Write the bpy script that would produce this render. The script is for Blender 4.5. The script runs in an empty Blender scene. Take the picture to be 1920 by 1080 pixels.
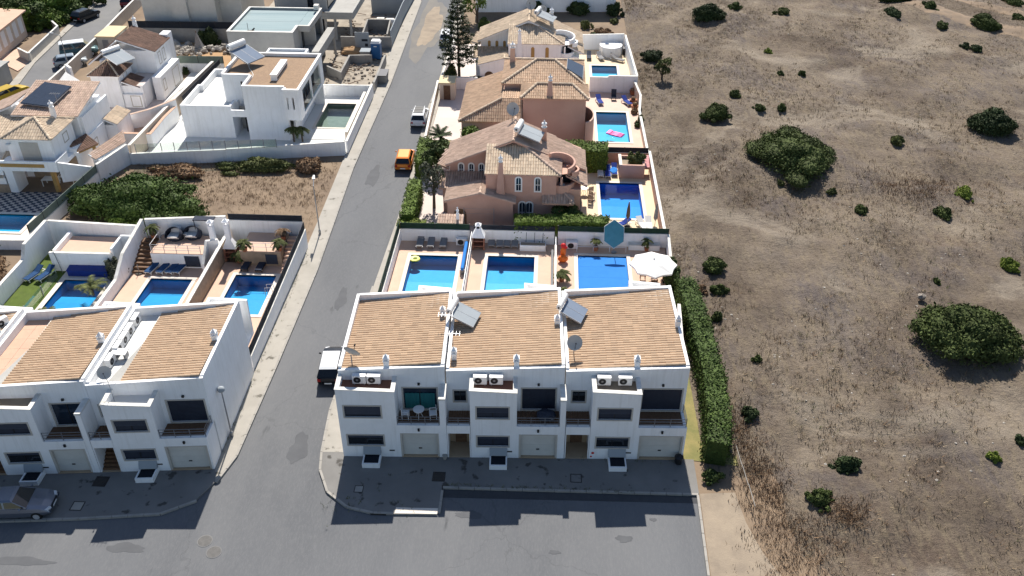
import bpy, bmesh, math, random
import numpy as np
from mathutils import Vector, Matrix
from mathutils.geometry import tessellate_polygon
R = math.radians
SC = bpy.context.scene
COL = SC.collection
random.seed(7)

# ---------------------------------------------------------------- camera, sky, sun, exposure
cd = bpy.data.cameras.new('camera'); cam = bpy.data.objects.new('camera', cd); COL.objects.link(cam)
cam.matrix_world = Matrix(((0.998969, -0.0295931, 0.0344278, 0.0), (0.0451509, 0.5685295, -0.8214229, 0.0), (0.0047352, 0.8221304, 0.5692795, 41.9), (0.0, 0.0, 0.0, 1.0)))
cd.sensor_width = 36.0; cd.lens = 31.35; cd.clip_start = 0.5; cd.clip_end = 3000
SC.camera = cam
SUN_EL, SUN_AZ = R(46.5), R(-3.5)          # height above the horizon; angle from +Y towards +X
w = bpy.data.worlds.new('World'); SC.world = w; w.use_nodes = True
nt = w.node_tree; bgn = nt.nodes['Background']
sky = nt.nodes.new('ShaderNodeTexSky'); sky.sky_type = 'NISHITA'; sky.sun_disc = False
sky.sun_elevation = SUN_EL; sky.sun_rotation = SUN_AZ; sky.air_density = 1.0; sky.dust_density = 0.6; sky.ozone_density = 1.2
nt.links.new(sky.outputs[0], bgn.inputs[0]); bgn.inputs[1].default_value = 0.074
sl = bpy.data.lights.new('sun', 'SUN'); sl.energy = 4.8; sl.angle = R(0.53); sl.color = (1.0, 0.94, 0.85)
so = bpy.data.objects.new('sun', sl); COL.objects.link(so)
sd = Vector((math.sin(SUN_AZ)*math.cos(SUN_EL), math.cos(SUN_AZ)*math.cos(SUN_EL), math.sin(SUN_EL)))
so.rotation_euler = sd.to_track_quat('Z', 'Y').to_euler(); so.location = (0, 60, 80)
SC.view_settings.view_transform = 'Standard'; SC.view_settings.look = 'None'
SC.view_settings.gamma = 1; SC.view_settings.use_curve_mapping = False; SC.view_settings.exposure = 0.74
SC.render.engine = 'CYCLES'
SC.cycles.max_bounces = 6; SC.cycles.transparent_max_bounces = 12
SC.cycles.caustics_reflective = False; SC.cycles.caustics_refractive = False

# ---------------------------------------------------------------- materials
M = {}
def mat(name, c1, c2=None, scale=1.0, rough=0.8, bump=0.0, bscale=20.0, tint=0.0, spot=None, spotc=None, spots=0.6,
        metal=0.0, spec=0.3, stretch=None, wear=None, wscale=0.15, wamt=0.5, speck=False, streak=None):
    m = bpy.data.materials.new(name); m.use_nodes = True; M[name] = m
    n, l = m.node_tree.nodes, m.node_tree.links
    b = n['Principled BSDF']; b.inputs['Roughness'].default_value = rough
    b.inputs['Metallic'].default_value = metal; b.inputs['Specular IOR Level'].default_value = spec
    geo = n.new('ShaderNodeNewGeometry'); pos = geo.outputs['Position']
    if stretch:
        mp = n.new('ShaderNodeMapping'); mp.inputs['Scale'].default_value = stretch
        l.new(pos, mp.inputs['Vector']); pos = mp.outputs[0]
    def rgb(c): return (c[0], c[1], c[2], 1)
    def mix(a, bb, fac):
        x = n.new('ShaderNodeMix'); x.data_type = 'RGBA'
        for s, v in ((6, a), (7, bb)):
            if isinstance(v, tuple): x.inputs[s].default_value = rgb(v)
            else: l.new(v, x.inputs[s])
        l.new(fac, x.inputs[0]); return x.outputs[2]
    def noise(sc, det=5, lo=0.35, hi=0.65, rg=0.6):
        t = n.new('ShaderNodeTexNoise'); t.inputs['Scale'].default_value = sc; t.inputs['Detail'].default_value = det
        t.inputs['Roughness'].default_value = rg; l.new(pos, t.inputs['Vector'])
        r = n.new('ShaderNodeMapRange'); r.inputs[1].default_value = lo; r.inputs[2].default_value = hi
        l.new(t.outputs[0], r.inputs[0]); return r.outputs[0], t.outputs[0]
    col = c1
    if c2 is not None:
        fac, _ = noise(scale); col = mix(c1, c2, fac)
    if wear is not None:
        fac, _ = noise(wscale, 6, 0.45, 0.75, 0.7)
        mm = n.new('ShaderNodeMath'); mm.operation = 'MULTIPLY'; mm.inputs[1].default_value = wamt; l.new(fac, mm.inputs[0])
        col = mix(col, wear, mm.outputs[0])
    if spot:
        fac, _ = noise(spot, 3, spots, spots+0.06, 0.5); col = mix(col, spotc, fac)
    if speck:      # coarse chippings, cracks sealed with darker tar
        fac, _ = noise(9.0, 3, .45, .70, .8); k = n.new('ShaderNodeMath'); k.operation = 'MULTIPLY'; k.inputs[1].default_value = .30; l.new(fac, k.inputs[0]); col = mix(col, (.185,.185,.187), k.outputs[0])
        vo = n.new('ShaderNodeTexVoronoi'); vo.feature = 'DISTANCE_TO_EDGE'; vo.inputs['Scale'].default_value = .085
        dn = n.new('ShaderNodeTexNoise'); dn.inputs['Scale'].default_value = .9; dn.inputs['Detail'].default_value = 6; l.new(geo.outputs['Position'], dn.inputs['Vector'])
        ad = n.new('ShaderNodeVectorMath'); ad.operation = 'MULTIPLY_ADD'; ad.inputs[1].default_value = (2.2,2.2,0); l.new(dn.outputs['Color'], ad.inputs[0]); l.new(geo.outputs['Position'], ad.inputs[2]); l.new(ad.outputs[0], vo.inputs['Vector'])
        r2 = n.new('ShaderNodeMapRange'); r2.inputs[1].default_value = .0015; r2.inputs[2].default_value = .0045; r2.inputs[3].default_value = .22; r2.inputs[4].default_value = 0; l.new(vo.outputs['Distance'], r2.inputs[0]); col = mix(col, (.05,.052,.056), r2.outputs[0])
    if streak:     # rain streaks running down walls
        mp2 = n.new('ShaderNodeMapping'); mp2.inputs['Scale'].default_value = (2.4,2.4,.16); l.new(geo.outputs['Position'], mp2.inputs['Vector'])
        t2 = n.new('ShaderNodeTexNoise'); t2.inputs['Scale'].default_value = 1.6; t2.inputs['Detail'].default_value = 5; t2.inputs['Roughness'].default_value = .7; l.new(mp2.outputs[0], t2.inputs['Vector'])
        r3 = n.new('ShaderNodeMapRange'); r3.inputs[1].default_value = .50; r3.inputs[2].default_value = .74; r3.inputs[4].default_value = .55; l.new(t2.outputs[0], r3.inputs[0]); col = mix(col, streak, r3.outputs[0])
    if tint:
        at = n.new('ShaderNodeAttribute'); at.attribute_name = 'tint'
        r = n.new('ShaderNodeMapRange'); r.inputs[3].default_value = 1-tint; r.inputs[4].default_value = 1+tint
        l.new(at.outputs['Fac'], r.inputs[0])
        mu = n.new('ShaderNodeMix'); mu.data_type = 'RGBA'; mu.blend_type = 'MULTIPLY'; mu.inputs[0].default_value = 1
        if isinstance(col, tuple): mu.inputs[6].default_value = rgb(col)
        else: l.new(col, mu.inputs[6])
        cc = n.new('ShaderNodeCombineColor')
        for k in range(3): l.new(r.outputs[0], cc.inputs[k])
        l.new(cc.outputs[0], mu.inputs[7]); col = mu.outputs[2]
    if isinstance(col, tuple): b.inputs['Base Color'].default_value = rgb(col)
    else: l.new(col, b.inputs['Base Color'])
    if bump:
        t = n.new('ShaderNodeTexNoise'); t.inputs['Scale'].default_value = bscale; t.inputs['Detail'].default_value = 4
        l.new(pos, t.inputs['Vector'])
        bp = n.new('ShaderNodeBump'); bp.inputs['Strength'].default_value = bump; bp.inputs['Distance'].default_value = 0.05
        l.new(t.outputs[0], bp.inputs['Height']); l.new(bp.outputs[0], b.inputs['Normal'])
    return m
def waterm(name, tintc, rough=0.03, bumps=0.25, glossy=1.0, fixed=None):
    m = bpy.data.materials.new(name); m.use_nodes = True; M[name] = m
    n, l = m.node_tree.nodes, m.node_tree.links
    n.remove(n['Principled BSDF']); out = n['Material Output']
    tr = n.new('ShaderNodeBsdfTransparent'); tr.inputs[0].default_value = (*tintc, 1)
    gl = n.new('ShaderNodeBsdfGlossy'); gl.inputs['Roughness'].default_value = rough; gl.inputs[0].default_value = (glossy, glossy, glossy, 1)
    fr = n.new('ShaderNodeFresnel'); fr.inputs[0].default_value = 1.33
    t = n.new('ShaderNodeTexNoise'); t.inputs['Scale'].default_value = 4.0; t.inputs['Detail'].default_value = 3
    g = n.new('ShaderNodeNewGeometry'); l.new(g.outputs['Position'], t.inputs['Vector'])
    bp = n.new('ShaderNodeBump'); bp.inputs['Strength'].default_value = bumps; bp.inputs['Distance'].default_value = 0.05
    l.new(t.outputs[0], bp.inputs['Height']); l.new(bp.outputs[0], gl.inputs['Normal']); l.new(bp.outputs[0], fr.inputs['Normal'])
    mx = n.new('ShaderNodeMixShader')
    if fixed is None: l.new(fr.outputs[0], mx.inputs[0])
    else: mx.inputs[0].default_value = fixed
    l.new(tr.outputs[0], mx.inputs[1]); l.new(gl.outputs[0], mx.inputs[2])
    l.new(mx.outputs[0], out.inputs[0]); return m
W = mat('white_stucco', (.88,.885,.89), (.84,.845,.85), .8, .85, .15, 30, wear=(.66,.65,.62), wscale=.5, wamt=.30, streak=(.66,.655,.63))
mat('warm_stucco', (.62,.52,.42), (.55,.46,.37), .8, .85, .15, 30, wear=(.45,.38,.3), wscale=.4, wamt=.4)
mat('wall_cap', (.74,.73,.70), (.55,.53,.48), 1.5, .85, .1, 30)
mat('pink_stucco', (.54,.335,.265), (.50,.31,.245), .7, .85, .15, 30, wear=(.36,.2,.15), wscale=.3, wamt=.5)
mat('salmon_stucco', (.54,.385,.32), (.51,.36,.30), .5, .85, .15, 30, wear=(.42,.27,.21), wscale=.3, wamt=.4)
mat('grey_render', (.40,.395,.375), (.34,.335,.32), .6, .9, .2, 25, wear=(.27,.26,.245), wscale=.35, wamt=.6)
mat('raw_concrete', (.33,.32,.30), (.25,.24,.225), .7, .95, .3, 18, wear=(.2,.18,.16), wscale=.5, wamt=.6)
mat('terracotta', (.50,.36,.24), (.445,.315,.21), .9, .85, .12, 60, tint=.12, wear=(.42,.30,.205), wscale=.35, wamt=.35)
mat('terracotta_pale', (.60,.485,.36), (.53,.42,.31), .9, .85, .12, 60, tint=.20, wear=(.34,.27,.20), wscale=.35, wamt=.35)
mat('terracotta_red', (.52,.385,.305), (.465,.34,.265), .9, .85, .12, 60, tint=.20, wear=(.27,.19,.145), wscale=.35, wamt=.4)
mat('terracotta_tan', (.54,.385,.265), (.48,.335,.23), .9, .85, .12, 60, tint=.20, wear=(.30,.215,.15), wscale=.35, wamt=.4)
mat('terracotta_brown', (.21,.125,.09), (.165,.10,.075), .9, .85, .12, 60, tint=.28, wear=(.13,.09,.07), wscale=.4, wamt=.5)
mat('deck_tile', (.58,.40,.30), (.53,.365,.275), .9, .8, .08, 14, wear=(.46,.32,.24), wscale=.4, wamt=.4)
mat('deck_cream', (.66,.53,.36), (.61,.49,.335), .7, .8, .08, 14, wear=(.52,.42,.29), wscale=.3, wamt=.4)
mat('deck_pink', (.60,.44,.36), (.56,.41,.335), .6, .8, .08, 14, wear=(.5,.36,.29), wscale=.3, wamt=.35)
mat('patio_pale', (.60,.52,.48), (.55,.475,.435), .5, .85, .08, 14, wear=(.47,.40,.36), wscale=.3, wamt=.4)
mat('patio_white', (.68,.68,.66), (.63,.63,.61), .4, .85, .06, 14, wear=(.55,.54,.51), wscale=.3, wamt=.35)
mat('coping_stone', (.66,.60,.53), (.60,.545,.48), 1.2, .75, .05, 30)
mat('terrace_red', (.23,.105,.065), (.19,.085,.055), .9, .75, .08, 20, wear=(.15,.08,.055), wscale=.5, wamt=.5)
mat('terrace_mud', (.30,.24,.17), (.20,.155,.11), 1.2, .85, .1, 20, wear=(.40,.33,.25), wscale=.6, wamt=.5)
mat('terrace_salmon', (.55,.36,.26), (.50,.325,.235), .9, .8, .08, 20)
mat('stone_frame', (.50,.47,.42), (.45,.42,.375), 2, .8, .05, 30)
mat('shutter_dark', (.028,.036,.055), (.022,.028,.045), 3, .45, .0)
mat('glass_dark', (.012,.015,.02), None, rough=.06, spec=.6)
mat('glass_blue', (.018,.03,.05), (.012,.02,.035), .8, .08, spec=.6)
mat('curtain_teal', (.02,.16,.17), (.015,.11,.125), 6, .8, stretch=(3,3,.2))
mat('metal_dark', (.035,.035,.04), None, rough=.45, metal=.5)
mat('metal_grey', (.28,.29,.31), (.24,.25,.27), 3, .4, metal=.6)
mat('metal_white', (.72,.72,.72), None, rough=.4)
mat('garage_white', (.60,.59,.55), (.55,.54,.50), 1.5, .55, .0)
mat('wood_brown', (.16,.09,.05), (.11,.06,.035), 4, .7, .1, 20, stretch=(1,6,1))
mat('brick_brown', (.30,.14,.09), (.22,.10,.07), 3, .85, .2, 15)
mat('entry_tile', (.42,.31,.20), (.37,.27,.18), 1.2, .7, .05, 20)
mat('asphalt', (.130,.134,.142), (.106,.110,.118), .16, .92, .2, 40, wear=(.160,.162,.166), wscale=.11, wamt=.85, spot=.8, spotc=(.076,.079,.085), spots=.70, stretch=(1,.30,1), speck=True)
mat('asphalt_old', (.165,.166,.17), (.135,.137,.142), .3, .92, .12, 40, wear=(.21,.205,.195), wscale=.08, wamt=.7)
mat('dust', (.29,.235,.175), (.215,.175,.135), .7, .95, .3, 12, wear=(.35,.285,.21), wscale=.3, wamt=.8)
mat('pavement', (.375,.35,.31), (.32,.30,.265), .6, .9, .15, 20, wear=(.25,.23,.20), wscale=.25, wamt=.55, spot=1.2, spotc=(.13,.12,.10), spots=.64)
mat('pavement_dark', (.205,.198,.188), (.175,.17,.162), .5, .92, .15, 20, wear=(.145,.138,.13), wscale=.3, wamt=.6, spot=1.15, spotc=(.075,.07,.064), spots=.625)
mat('kerb_stone', (.34,.32,.29), (.28,.265,.24), 2, .85, .1, 20)
mat('iron', (.06,.055,.05), (.045,.04,.038), 5, .7, metal=.3)
mat('land', (.225,.165,.112), (.165,.12,.085), .35, .95, .3, 6, wear=(.29,.22,.15), wscale=.12, wamt=.5)
mat('plot_soil', (.33,.29,.235), (.24,.205,.165), .8, .95, .35, 6, wear=(.40,.36,.31), wscale=.3, wamt=.6)
mat('dirt_orange', (.42,.26,.13), (.34,.21,.11), .5, .95, .3, 6, wear=(.27,.18,.11), wscale=.2, wamt=.6)
mat('rubble', (.42,.39,.35), (.28,.25,.21), 1.5, .95, .3, 8)
mat('rock', (.30,.26,.22), (.20,.175,.15), 1.5, .9, .4, 6)
mat('turf', (.085,.125,.020), (.065,.10,.015), 1.2, .95, .4, 30, wear=(.10,.12,.04), wscale=.5, wamt=.4)
mat('lawn_dry', (.26,.22,.09), (.16,.16,.06), .8, .95, .4, 20)
mat('leaf', (.060,.086,.022), (.040,.060,.016), .8, .75, tint=.65, spec=.2)
mat('leaf_scrub', (.068,.090,.026), (.046,.062,.019), .6, .8, tint=.55, spec=.15)
mat('leaf_mid', (.062,.098,.020), (.044,.074,.016), .8, .75, tint=.55, spec=.2)
mat('dish_grey', (.46,.46,.45), (.42,.42,.41), 1, .6)
mat('leaf_bright', (.10,.150,.022), (.070,.110,.018), .8, .75, tint=.55, spec=.2)
mat('leaf_lime', (.155,.19,.03), (.11,.15,.022), .8, .75, tint=.5, spec=.2)
mat('leaf_olive', (.098,.110,.034), (.062,.074,.024), .6, .8, tint=.65, spec=.2)
mat('leaf_deep', (.036,.054,.018), (.026,.040,.014), .8, .75, tint=.6, spec=.2)
mat('leaf_grey', (.085,.092,.060), (.06,.066,.042), .8, .8, tint=.5, spec=.2)
mat('dry_brush', (.235,.155,.095), (.165,.108,.068), .6, .9, tint=.5, spec=.1)
mat('straw', (.33,.26,.17), (.22,.165,.105), .6, .95, tint=.45, spec=.1)
mat('bark', (.12,.09,.065), (.08,.06,.045), 3, .9, .4, 15)
mat('flower_red', (.45,.02,.06), (.30,.015,.05), 1, .8, tint=.4)
mat('flower_white', (.6,.55,.5), None, rough=.8, tint=.2)
mat('basin_blue', (.030,.335,.62), (.024,.30,.585), 1.6, .5, .0)
mat('basin_turq', (.045,.42,.62), (.038,.385,.585), 1.6, .5)
mat('basin_deep', (.014,.27,.68), (.011,.24,.64), 1.6, .5)
mat('basin_murk', (.27,.31,.28), (.21,.255,.23), 1.2, .7)
waterm('water', (.62,.93,1.0)); waterm('water_murk', (.72,.80,.78)); waterm('water_deep', (.50,.86,1.0)); waterm('glass_clear', (.86,.92,.91), bumps=0, fixed=.10)
mat('pool_cover', (.045,.205,.56), (.040,.19,.53), .8, .9, .0, 8, spec=.05)
mat('cover_navy', (.008,.03,.22), (.006,.022,.17), 2, .5)
mat('fabric_blue', (.012,.055,.15), (.009,.042,.12), 5, .9)
mat('fabric_royal', (.012,.035,.24), (.010,.03,.19), 5, .9)
mat('fabric_grey', (.22,.22,.225), (.18,.18,.185), 5, .9)
mat('fabric_dark', (.035,.042,.065), (.028,.034,.052), 5, .9)
mat('fabric_white', (.70,.69,.67), (.64,.63,.61), 3, .9)
mat('fabric_teal', (.07,.25,.33), (.06,.22,.29), 3, .8)
mat('fabric_brown', (.10,.07,.055), None, rough=.9)
mat('fabric_pink', (.62,.20,.22), (.70,.42,.40), 6, .85)
mat('screen_green', (.018,.045,.028), (.013,.034,.022), 2, .85)
mat('screen_dark', (.020,.024,.034), (.016,.02,.028), 2, .85)
mat('screen_pale', (.16,.20,.17), (.13,.165,.14), 1.5, .85)
mat('plastic_white', (.75,.75,.74), None, rough=.45)
mat('plastic_blue', (.012,.10,.27), (.010,.085,.235), 2, .45)
mat('float_pink', (.80,.10,.42), None, rough=.45)
mat('float_yellow', (.62,.62,.10), None, rough=.45)
mat('float_orange', (.75,.16,.02), None, rough=.45)
mat('float_red', (.55,.02,.02), None, rough=.45)
mat('solar_glass', (.03,.04,.06), (.025,.033,.05), 3, .12, spec=.7)
mat('solar_pale', (.32,.35,.375), (.29,.32,.345), .6, .8, spec=.05)
mat('solar_mid', (.19,.23,.30), (.17,.21,.275), .6, .8, spec=.05)
mat('aluminium', (.42,.43,.45), (.37,.38,.40), 2, .6, metal=.2)
mat('membrane', (.25,.325,.34), (.215,.285,.305), .5, .95, wear=(.33,.38,.38), wscale=.4, wamt=.6, stretch=(.15,1.6,1))
mat('gravel_roof', (.33,.225,.145), (.24,.165,.11), 6, .95, .6, 25, wear=(.2,.14,.10), wscale=.3, wamt=.5)
mat('stone_clad', (.36,.27,.19), (.26,.20,.145), 2.2, .9, .5, 9)
mat('pot', (.36,.14,.07), (.30,.115,.06), 2, .8)
mat('black_rubber', (.012,.012,.012), None, rough=.85)
mat('black_plastic', (.018,.018,.02), None, rough=.5)
mat('lamp_red', (.35,.01,.01), None, rough=.2)
mat('lamp_clear', (.65,.66,.68), None, rough=.12, spec=.6)
mat('foam_water', (.75,.85,.92), None, rough=.5)
mat('checker_dark', (.045,.05,.08), (.035,.04,.066), 2, .6)
mat('checker_light', (.52,.46,.40), (.47,.42,.37), 2, .7)
mat('ochre', (.42,.26,.09), (.36,.22,.08), 2, .8)
mat('cream_box', (.62,.50,.31), (.57,.46,.29), .8, .8)

# ---------------------------------------------------------------- mesh helper
def absloc(o):
    v = Vector((0,0,0))
    while o: v += o.location; o = o.parent
    return v
class MB:
    def __init__(s, xf=None): s.v=[]; s.f=[]; s.t=[]; s.xf=xf
    def add(s, vs, fs, t=None):
        k=len(s.v); s.v += [tuple(p) for p in vs]
        for f in fs: s.f.append(tuple(i+k for i in f)); s.t.append(.5 if t is None else t)
        return s
    def box(s, x0,x1,y0,y1,z0,z1, t=None):
        return s.add([(x0,y0,z0),(x1,y0,z0),(x1,y1,z0),(x0,y1,z0),(x0,y0,z1),(x1,y0,z1),(x1,y1,z1),(x0,y1,z1)],
                     [(0,3,2,1),(4,5,6,7),(0,1,5,4),(1,2,6,5),(2,3,7,6),(3,0,4,7)], t)
    def hexa(s, p, t=None):
        return s.add(p, [(0,3,2,1),(4,5,6,7),(0,1,5,4),(1,2,6,5),(2,3,7,6),(3,0,4,7)], t)
    def quad(s, *p): return s.add(p, [tuple(range(len(p)))])
    def prism(s, poly, z0, z1):
        n=len(poly); zz0 = z0 if callable(z0) else (lambda x,y:z0); zz1 = z1 if callable(z1) else (lambda x,y:z1)
        vs=[(x,y,zz0(x,y)) for x,y in poly]+[(x,y,zz1(x,y)) for x,y in poly]
        return s.add(vs, [tuple(range(n))[::-1], tuple(range(n,2*n))]+[(i,(i+1)%n,(i+1)%n+n,i+n) for i in range(n)])
    def slab(s, poly3, off):
        n=len(poly3); o=Vector(off)
        vs=[tuple(p) for p in poly3]+[tuple(Vector(p)+o) for p in poly3]
        return s.add(vs, [tuple(range(n)), tuple(range(n,2*n))[::-1]]+[((i+1)%n,i,i+n,(i+1)%n+n) for i in range(n)])
    def tube(s, p, q, r, n=6, r2=None):
        p=Vector(p); q=Vector(q); d=(q-p).normalized(); a=d.orthogonal().normalized(); b=d.cross(a); r2=r if r2 is None else r2
        vs=[]
        for c,rr in ((p,r),(q,r2)):
            for i in range(n):
                th=2*math.pi*i/n; vs.append(tuple(c+a*math.cos(th)*rr+b*math.sin(th)*rr))
        return s.add(vs, [(i,(i+1)%n,(i+1)%n+n,i+n) for i in range(n)]+[tuple(range(n))[::-1], tuple(range(n,2*n))])
    def lathe(s, prof, c=(0,0,0), n=12, t=None):
        vs=[]; m=len(prof)
        for r_,z_ in prof:
            for i in range(n):
                th=2*math.pi*i/n; vs.append((c[0]+r_*math.cos(th), c[1]+r_*math.sin(th), c[2]+z_))
        fs=[(j*n+i, j*n+(i+1)%n, (j+1)*n+(i+1)%n, (j+1)*n+i) for j in range(m-1) for i in range(n)]
        fs += [tuple(range(n))[::-1], tuple((m-1)*n+i for i in range(n))]
        return s.add(vs, fs, t)
    def ell(s, c, rx, ry, rz, nu=10, nv=6, jit=0, rnd=None):
        vs=[]; fs=[]
        for j in range(nv+1):
            ph=math.pi*j/nv
            for i in range(nu):
                th=2*math.pi*i/nu; k=1+(rnd.uniform(-jit,jit) if rnd else 0)
                vs.append((c[0]+rx*k*math.sin(ph)*math.cos(th), c[1]+ry*k*math.sin(ph)*math.sin(th), c[2]-rz*k*math.cos(ph)))
        for j in range(nv):
            for i in range(nu): fs.append((j*nu+i, j*nu+(i+1)%nu, (j+1)*nu+(i+1)%nu, (j+1)*nu+i))
        return s.add(vs, fs)
    def build(s, name, m, parent=None, label=None, kind=None, smooth=False):
        me=bpy.data.meshes.new(name); o=bpy.data.objects.new(name, me)
        vs=s.v
        if s.xf: vs=[s.xf(*p) for p in vs]
        if parent is not None:
            L=absloc(parent); vs=[(p[0]-L[0],p[1]-L[1],p[2]-L[2]) for p in vs]; o.parent=parent
        me.from_pydata(vs, [], s.f)
        at=me.attributes.new('tint','FLOAT','FACE'); at.data.foreach_set('value', s.t)
        if smooth: me.polygons.foreach_set('use_smooth',[True]*len(s.f))
        me.materials.append(M[m] if isinstance(m,str) else m); me.update()
        COL.objects.link(o)
        if label: o['label']=label
        if kind: o['kind']=kind
        return o
def box(name, m, parent, x0,x1,y0,y1,z0,z1, xf=None, **k): return MB(xf).box(x0,x1,y0,y1,z0,z1).build(name, m, parent, **k)
def thing(name, label, cat, loc=(0,0,0), group=None, rotz=0):
    o=bpy.data.objects.new(name, None); COL.objects.link(o); o.location=loc; o.rotation_euler=(0,0,rotz)
    o.empty_display_size=.3; o['label']=label; o['category']=cat
    if group: o['group']=group
    return o
def tag(o, label, cat, group=None):
    o['label']=label; o['category']=cat
    if group: o['group']=group
    return o
def struct(o): o['kind']='structure'; return o
def dup(root, loc, rotz=0, label=None, group=None, scale=None):
    def cp(o, par):
        c=o.copy(); COL.objects.link(c); c.parent=par
        for ch in list(o.children): cp(ch, c)
        return c
    r_=cp(root, None); r_.location=loc; r_.rotation_euler=(0,0,rotz)
    if scale: r_.scale=scale if isinstance(scale,tuple) else (scale,)*3
    if label: r_['label']=label
    if group: r_['group']=group
    return r_
class Proto:
    """first use moves the original, later uses copy it"""
    def __init__(s, fn, group=None): s.fn=fn; s.o=None; s.group=group
    def __call__(s, loc, rotz=0, label=None, scale=None):
        if s.o is None:
            s.o=s.fn(); o=s.o; o.location=loc; o.rotation_euler=(0,0,rotz)
            if scale: o.scale=scale if isinstance(scale,tuple) else (scale,)*3
            if label: o['label']=label
            if s.group: o['group']=s.group
            return o
        o=dup(s.o, loc, rotz, label, s.group, scale)
        if not scale: o.scale=(1,1,1)
        return o
# flat sheet with holes, and a skirt down to z-th
def sheet(name, m, outer, holes=(), z=0, th=.1, parent=None):
    loops=[[Vector((p[0],p[1],z)) for p in outer]]+[[Vector((p[0],p[1],z)) for p in h] for h in holes]
    tris=tessellate_polygon(loops); vs=[v for lp in loops for v in lp]
    b=MB()
    fs=[]
    for t in tris:
        a,bb,c=[vs[i] for i in t]
        fs.append(tuple(t) if (bb-a).cross(c-a).z>0 else tuple(t[::-1]))
    b.add(vs, fs)
    if th:
        for lp in loops:
            n=len(lp)
            for i in range(n):
                p,q=lp[i],lp[(i+1)%n]; b.quad(p,(p.x,p.y,z-th),(q.x,q.y,z-th),q)
    o=b.build(name, m, parent)
    if parent is None: struct(o)
    return o
def rect(x0,x1,y0,y1): return [(x0,y0),(x1,y0),(x1,y1),(x0,y1)]
def grow(r_, g): return (r_[0]-g, r_[1]+g, r_[2]-g, r_[3]+g)
# wall along a polyline: heights per vertex; part 'wall' and optional cap, screen
def wall_mesh(b, pts, z0, zs, th, closed=False):
    n=len(pts); P=[Vector((p[0],p[1])) for p in pts]
    if not hasattr(zs,'__len__'): zs=[zs]*n
    zb = z0 if hasattr(z0,'__len__') else [z0]*n
    L=[];Rr=[]
    for i in range(n):
        d1=(P[i]-P[i-1]).normalized() if i>0 else None
        d2=(P[i+1]-P[i]).normalized() if i<n-1 else None
        if d1 is None: d1=d2
        if d2 is None: d2=d1
        n1=Vector((-d1.y,d1.x)); n2=Vector((-d2.y,d2.x)); m=(n1+n2)
        m=m/(max(.35, m.dot(n1))) if m.length>1e-6 else n1
        L.append(P[i]+m*th/2); Rr.append(P[i]-m*th/2)
    vs=[]; fs=[]
    for i in range(n): vs += [(L[i].x,L[i].y,zb[i]),(Rr[i].x,Rr[i].y,zb[i]),(Rr[i].x,Rr[i].y,zs[i]),(L[i].x,L[i].y,zs[i])]
    for i in range(n-1):
        a=4*i; c=a+4
        fs += [(a,c,c+3,a+3),(a+3,c+3,c+2,a+2),(a+2,c+2,c+1,a+1),(a+1,c+1,c,a)]
    fs += [(0,3,2,1),(4*n-4,4*n-3,4*n-2,4*n-1)]
    return b.add(vs, fs)
def gwall(label, pts, zs, th=.2, m='white_stucco', z0=-.05, cap='wall_cap', screen=None, cat='garden wall', name='garden_wall', group=None):
    c=thing(name, label, cat, (pts[0][0],pts[0][1],0), group)
    wall_mesh(MB(), pts, z0, zs, th).build('wall', m, c)
    if not hasattr(zs,'__len__'): zs=[zs]*len(pts)
    top=list(zs)
    if cap: wall_mesh(MB(), pts, top, [z+.04 for z in top], th+.04).build('coping', cap, c); top=[z+.04 for z in top]
    if screen:
        h,sm=screen
        wall_mesh(MB(), pts, top, [z+h for z in top], .05).build('privacy_screen', sm, c)
        b=MB()
        for i in range(len(pts)-1):
            p,q=Vector(pts[i]),Vector(pts[i+1]); k=max(1,int((q-p).length/2.2))
            for j in range(k+1):
                a=p.lerp(q,j/k); z=top[i]+(top[i+1]-top[i])*j/k; b.box(a.x-.035,a.x+.035,a.y-.035,a.y+.035,z,z+h+.04)
        b.build('screen_posts','metal_dark',c)
    return c
# wall face with rectangular openings in a (u, v, z) frame; top may slope
def pwall(b, u0,u1,z0,zt, v, th, holes=(), flip=False):
    ztop = zt if callable(zt) else (lambda u: zt)
    us=sorted(set([u0,u1]+[h[0] for h in holes]+[h[1] for h in holes]))
    zsl=sorted(set([z0]+[h[2] for h in holes]+[h[3] for h in holes]))
    nz=len(zsl)
    def zz(j,u): return zsl[j] if j<nz else ztop(u)
    def solid(i,j):
        if i<0 or j<0 or i>=len(us)-1 or j>=nz: return False
        cu=(us[i]+us[i+1])/2; cz=(zsl[j]+(zsl[j+1] if j+1<nz else zsl[j]+.2))/2
        return not any(h[0]<cu<h[1] and h[2]<cz<h[3] for h in holes)
    for i in range(len(us)-1):
        for j in range(nz):
            if not solid(i,j): continue
            a,c=us[i],us[i+1]; za,zc,zd,ze=zz(j,a),zz(j,c),zz(j+1,c),zz(j+1,a)
            b.quad((a,v,za),(c,v,zc),(c,v,zd),(a,v,ze)); b.quad((c,v+th,zc),(a,v+th,za),(a,v+th,ze),(c,v+th,zd))
            if not solid(i-1,j): b.quad((a,v+th,za),(a,v,za),(a,v,ze),(a,v+th,ze))
            if not solid(i+1,j): b.quad((c,v,zc),(c,v+th,zc),(c,v+th,zd),(c,v,zd))
            if not solid(i,j+1): b.quad((a,v,ze),(c,v,zd),(c,v+th,zd),(a,v+th,ze))
            if not solid(i,j-1): b.quad((a,v+th,za),(c,v+th,zc),(c,v,zc),(a,v,za))
    return b
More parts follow.
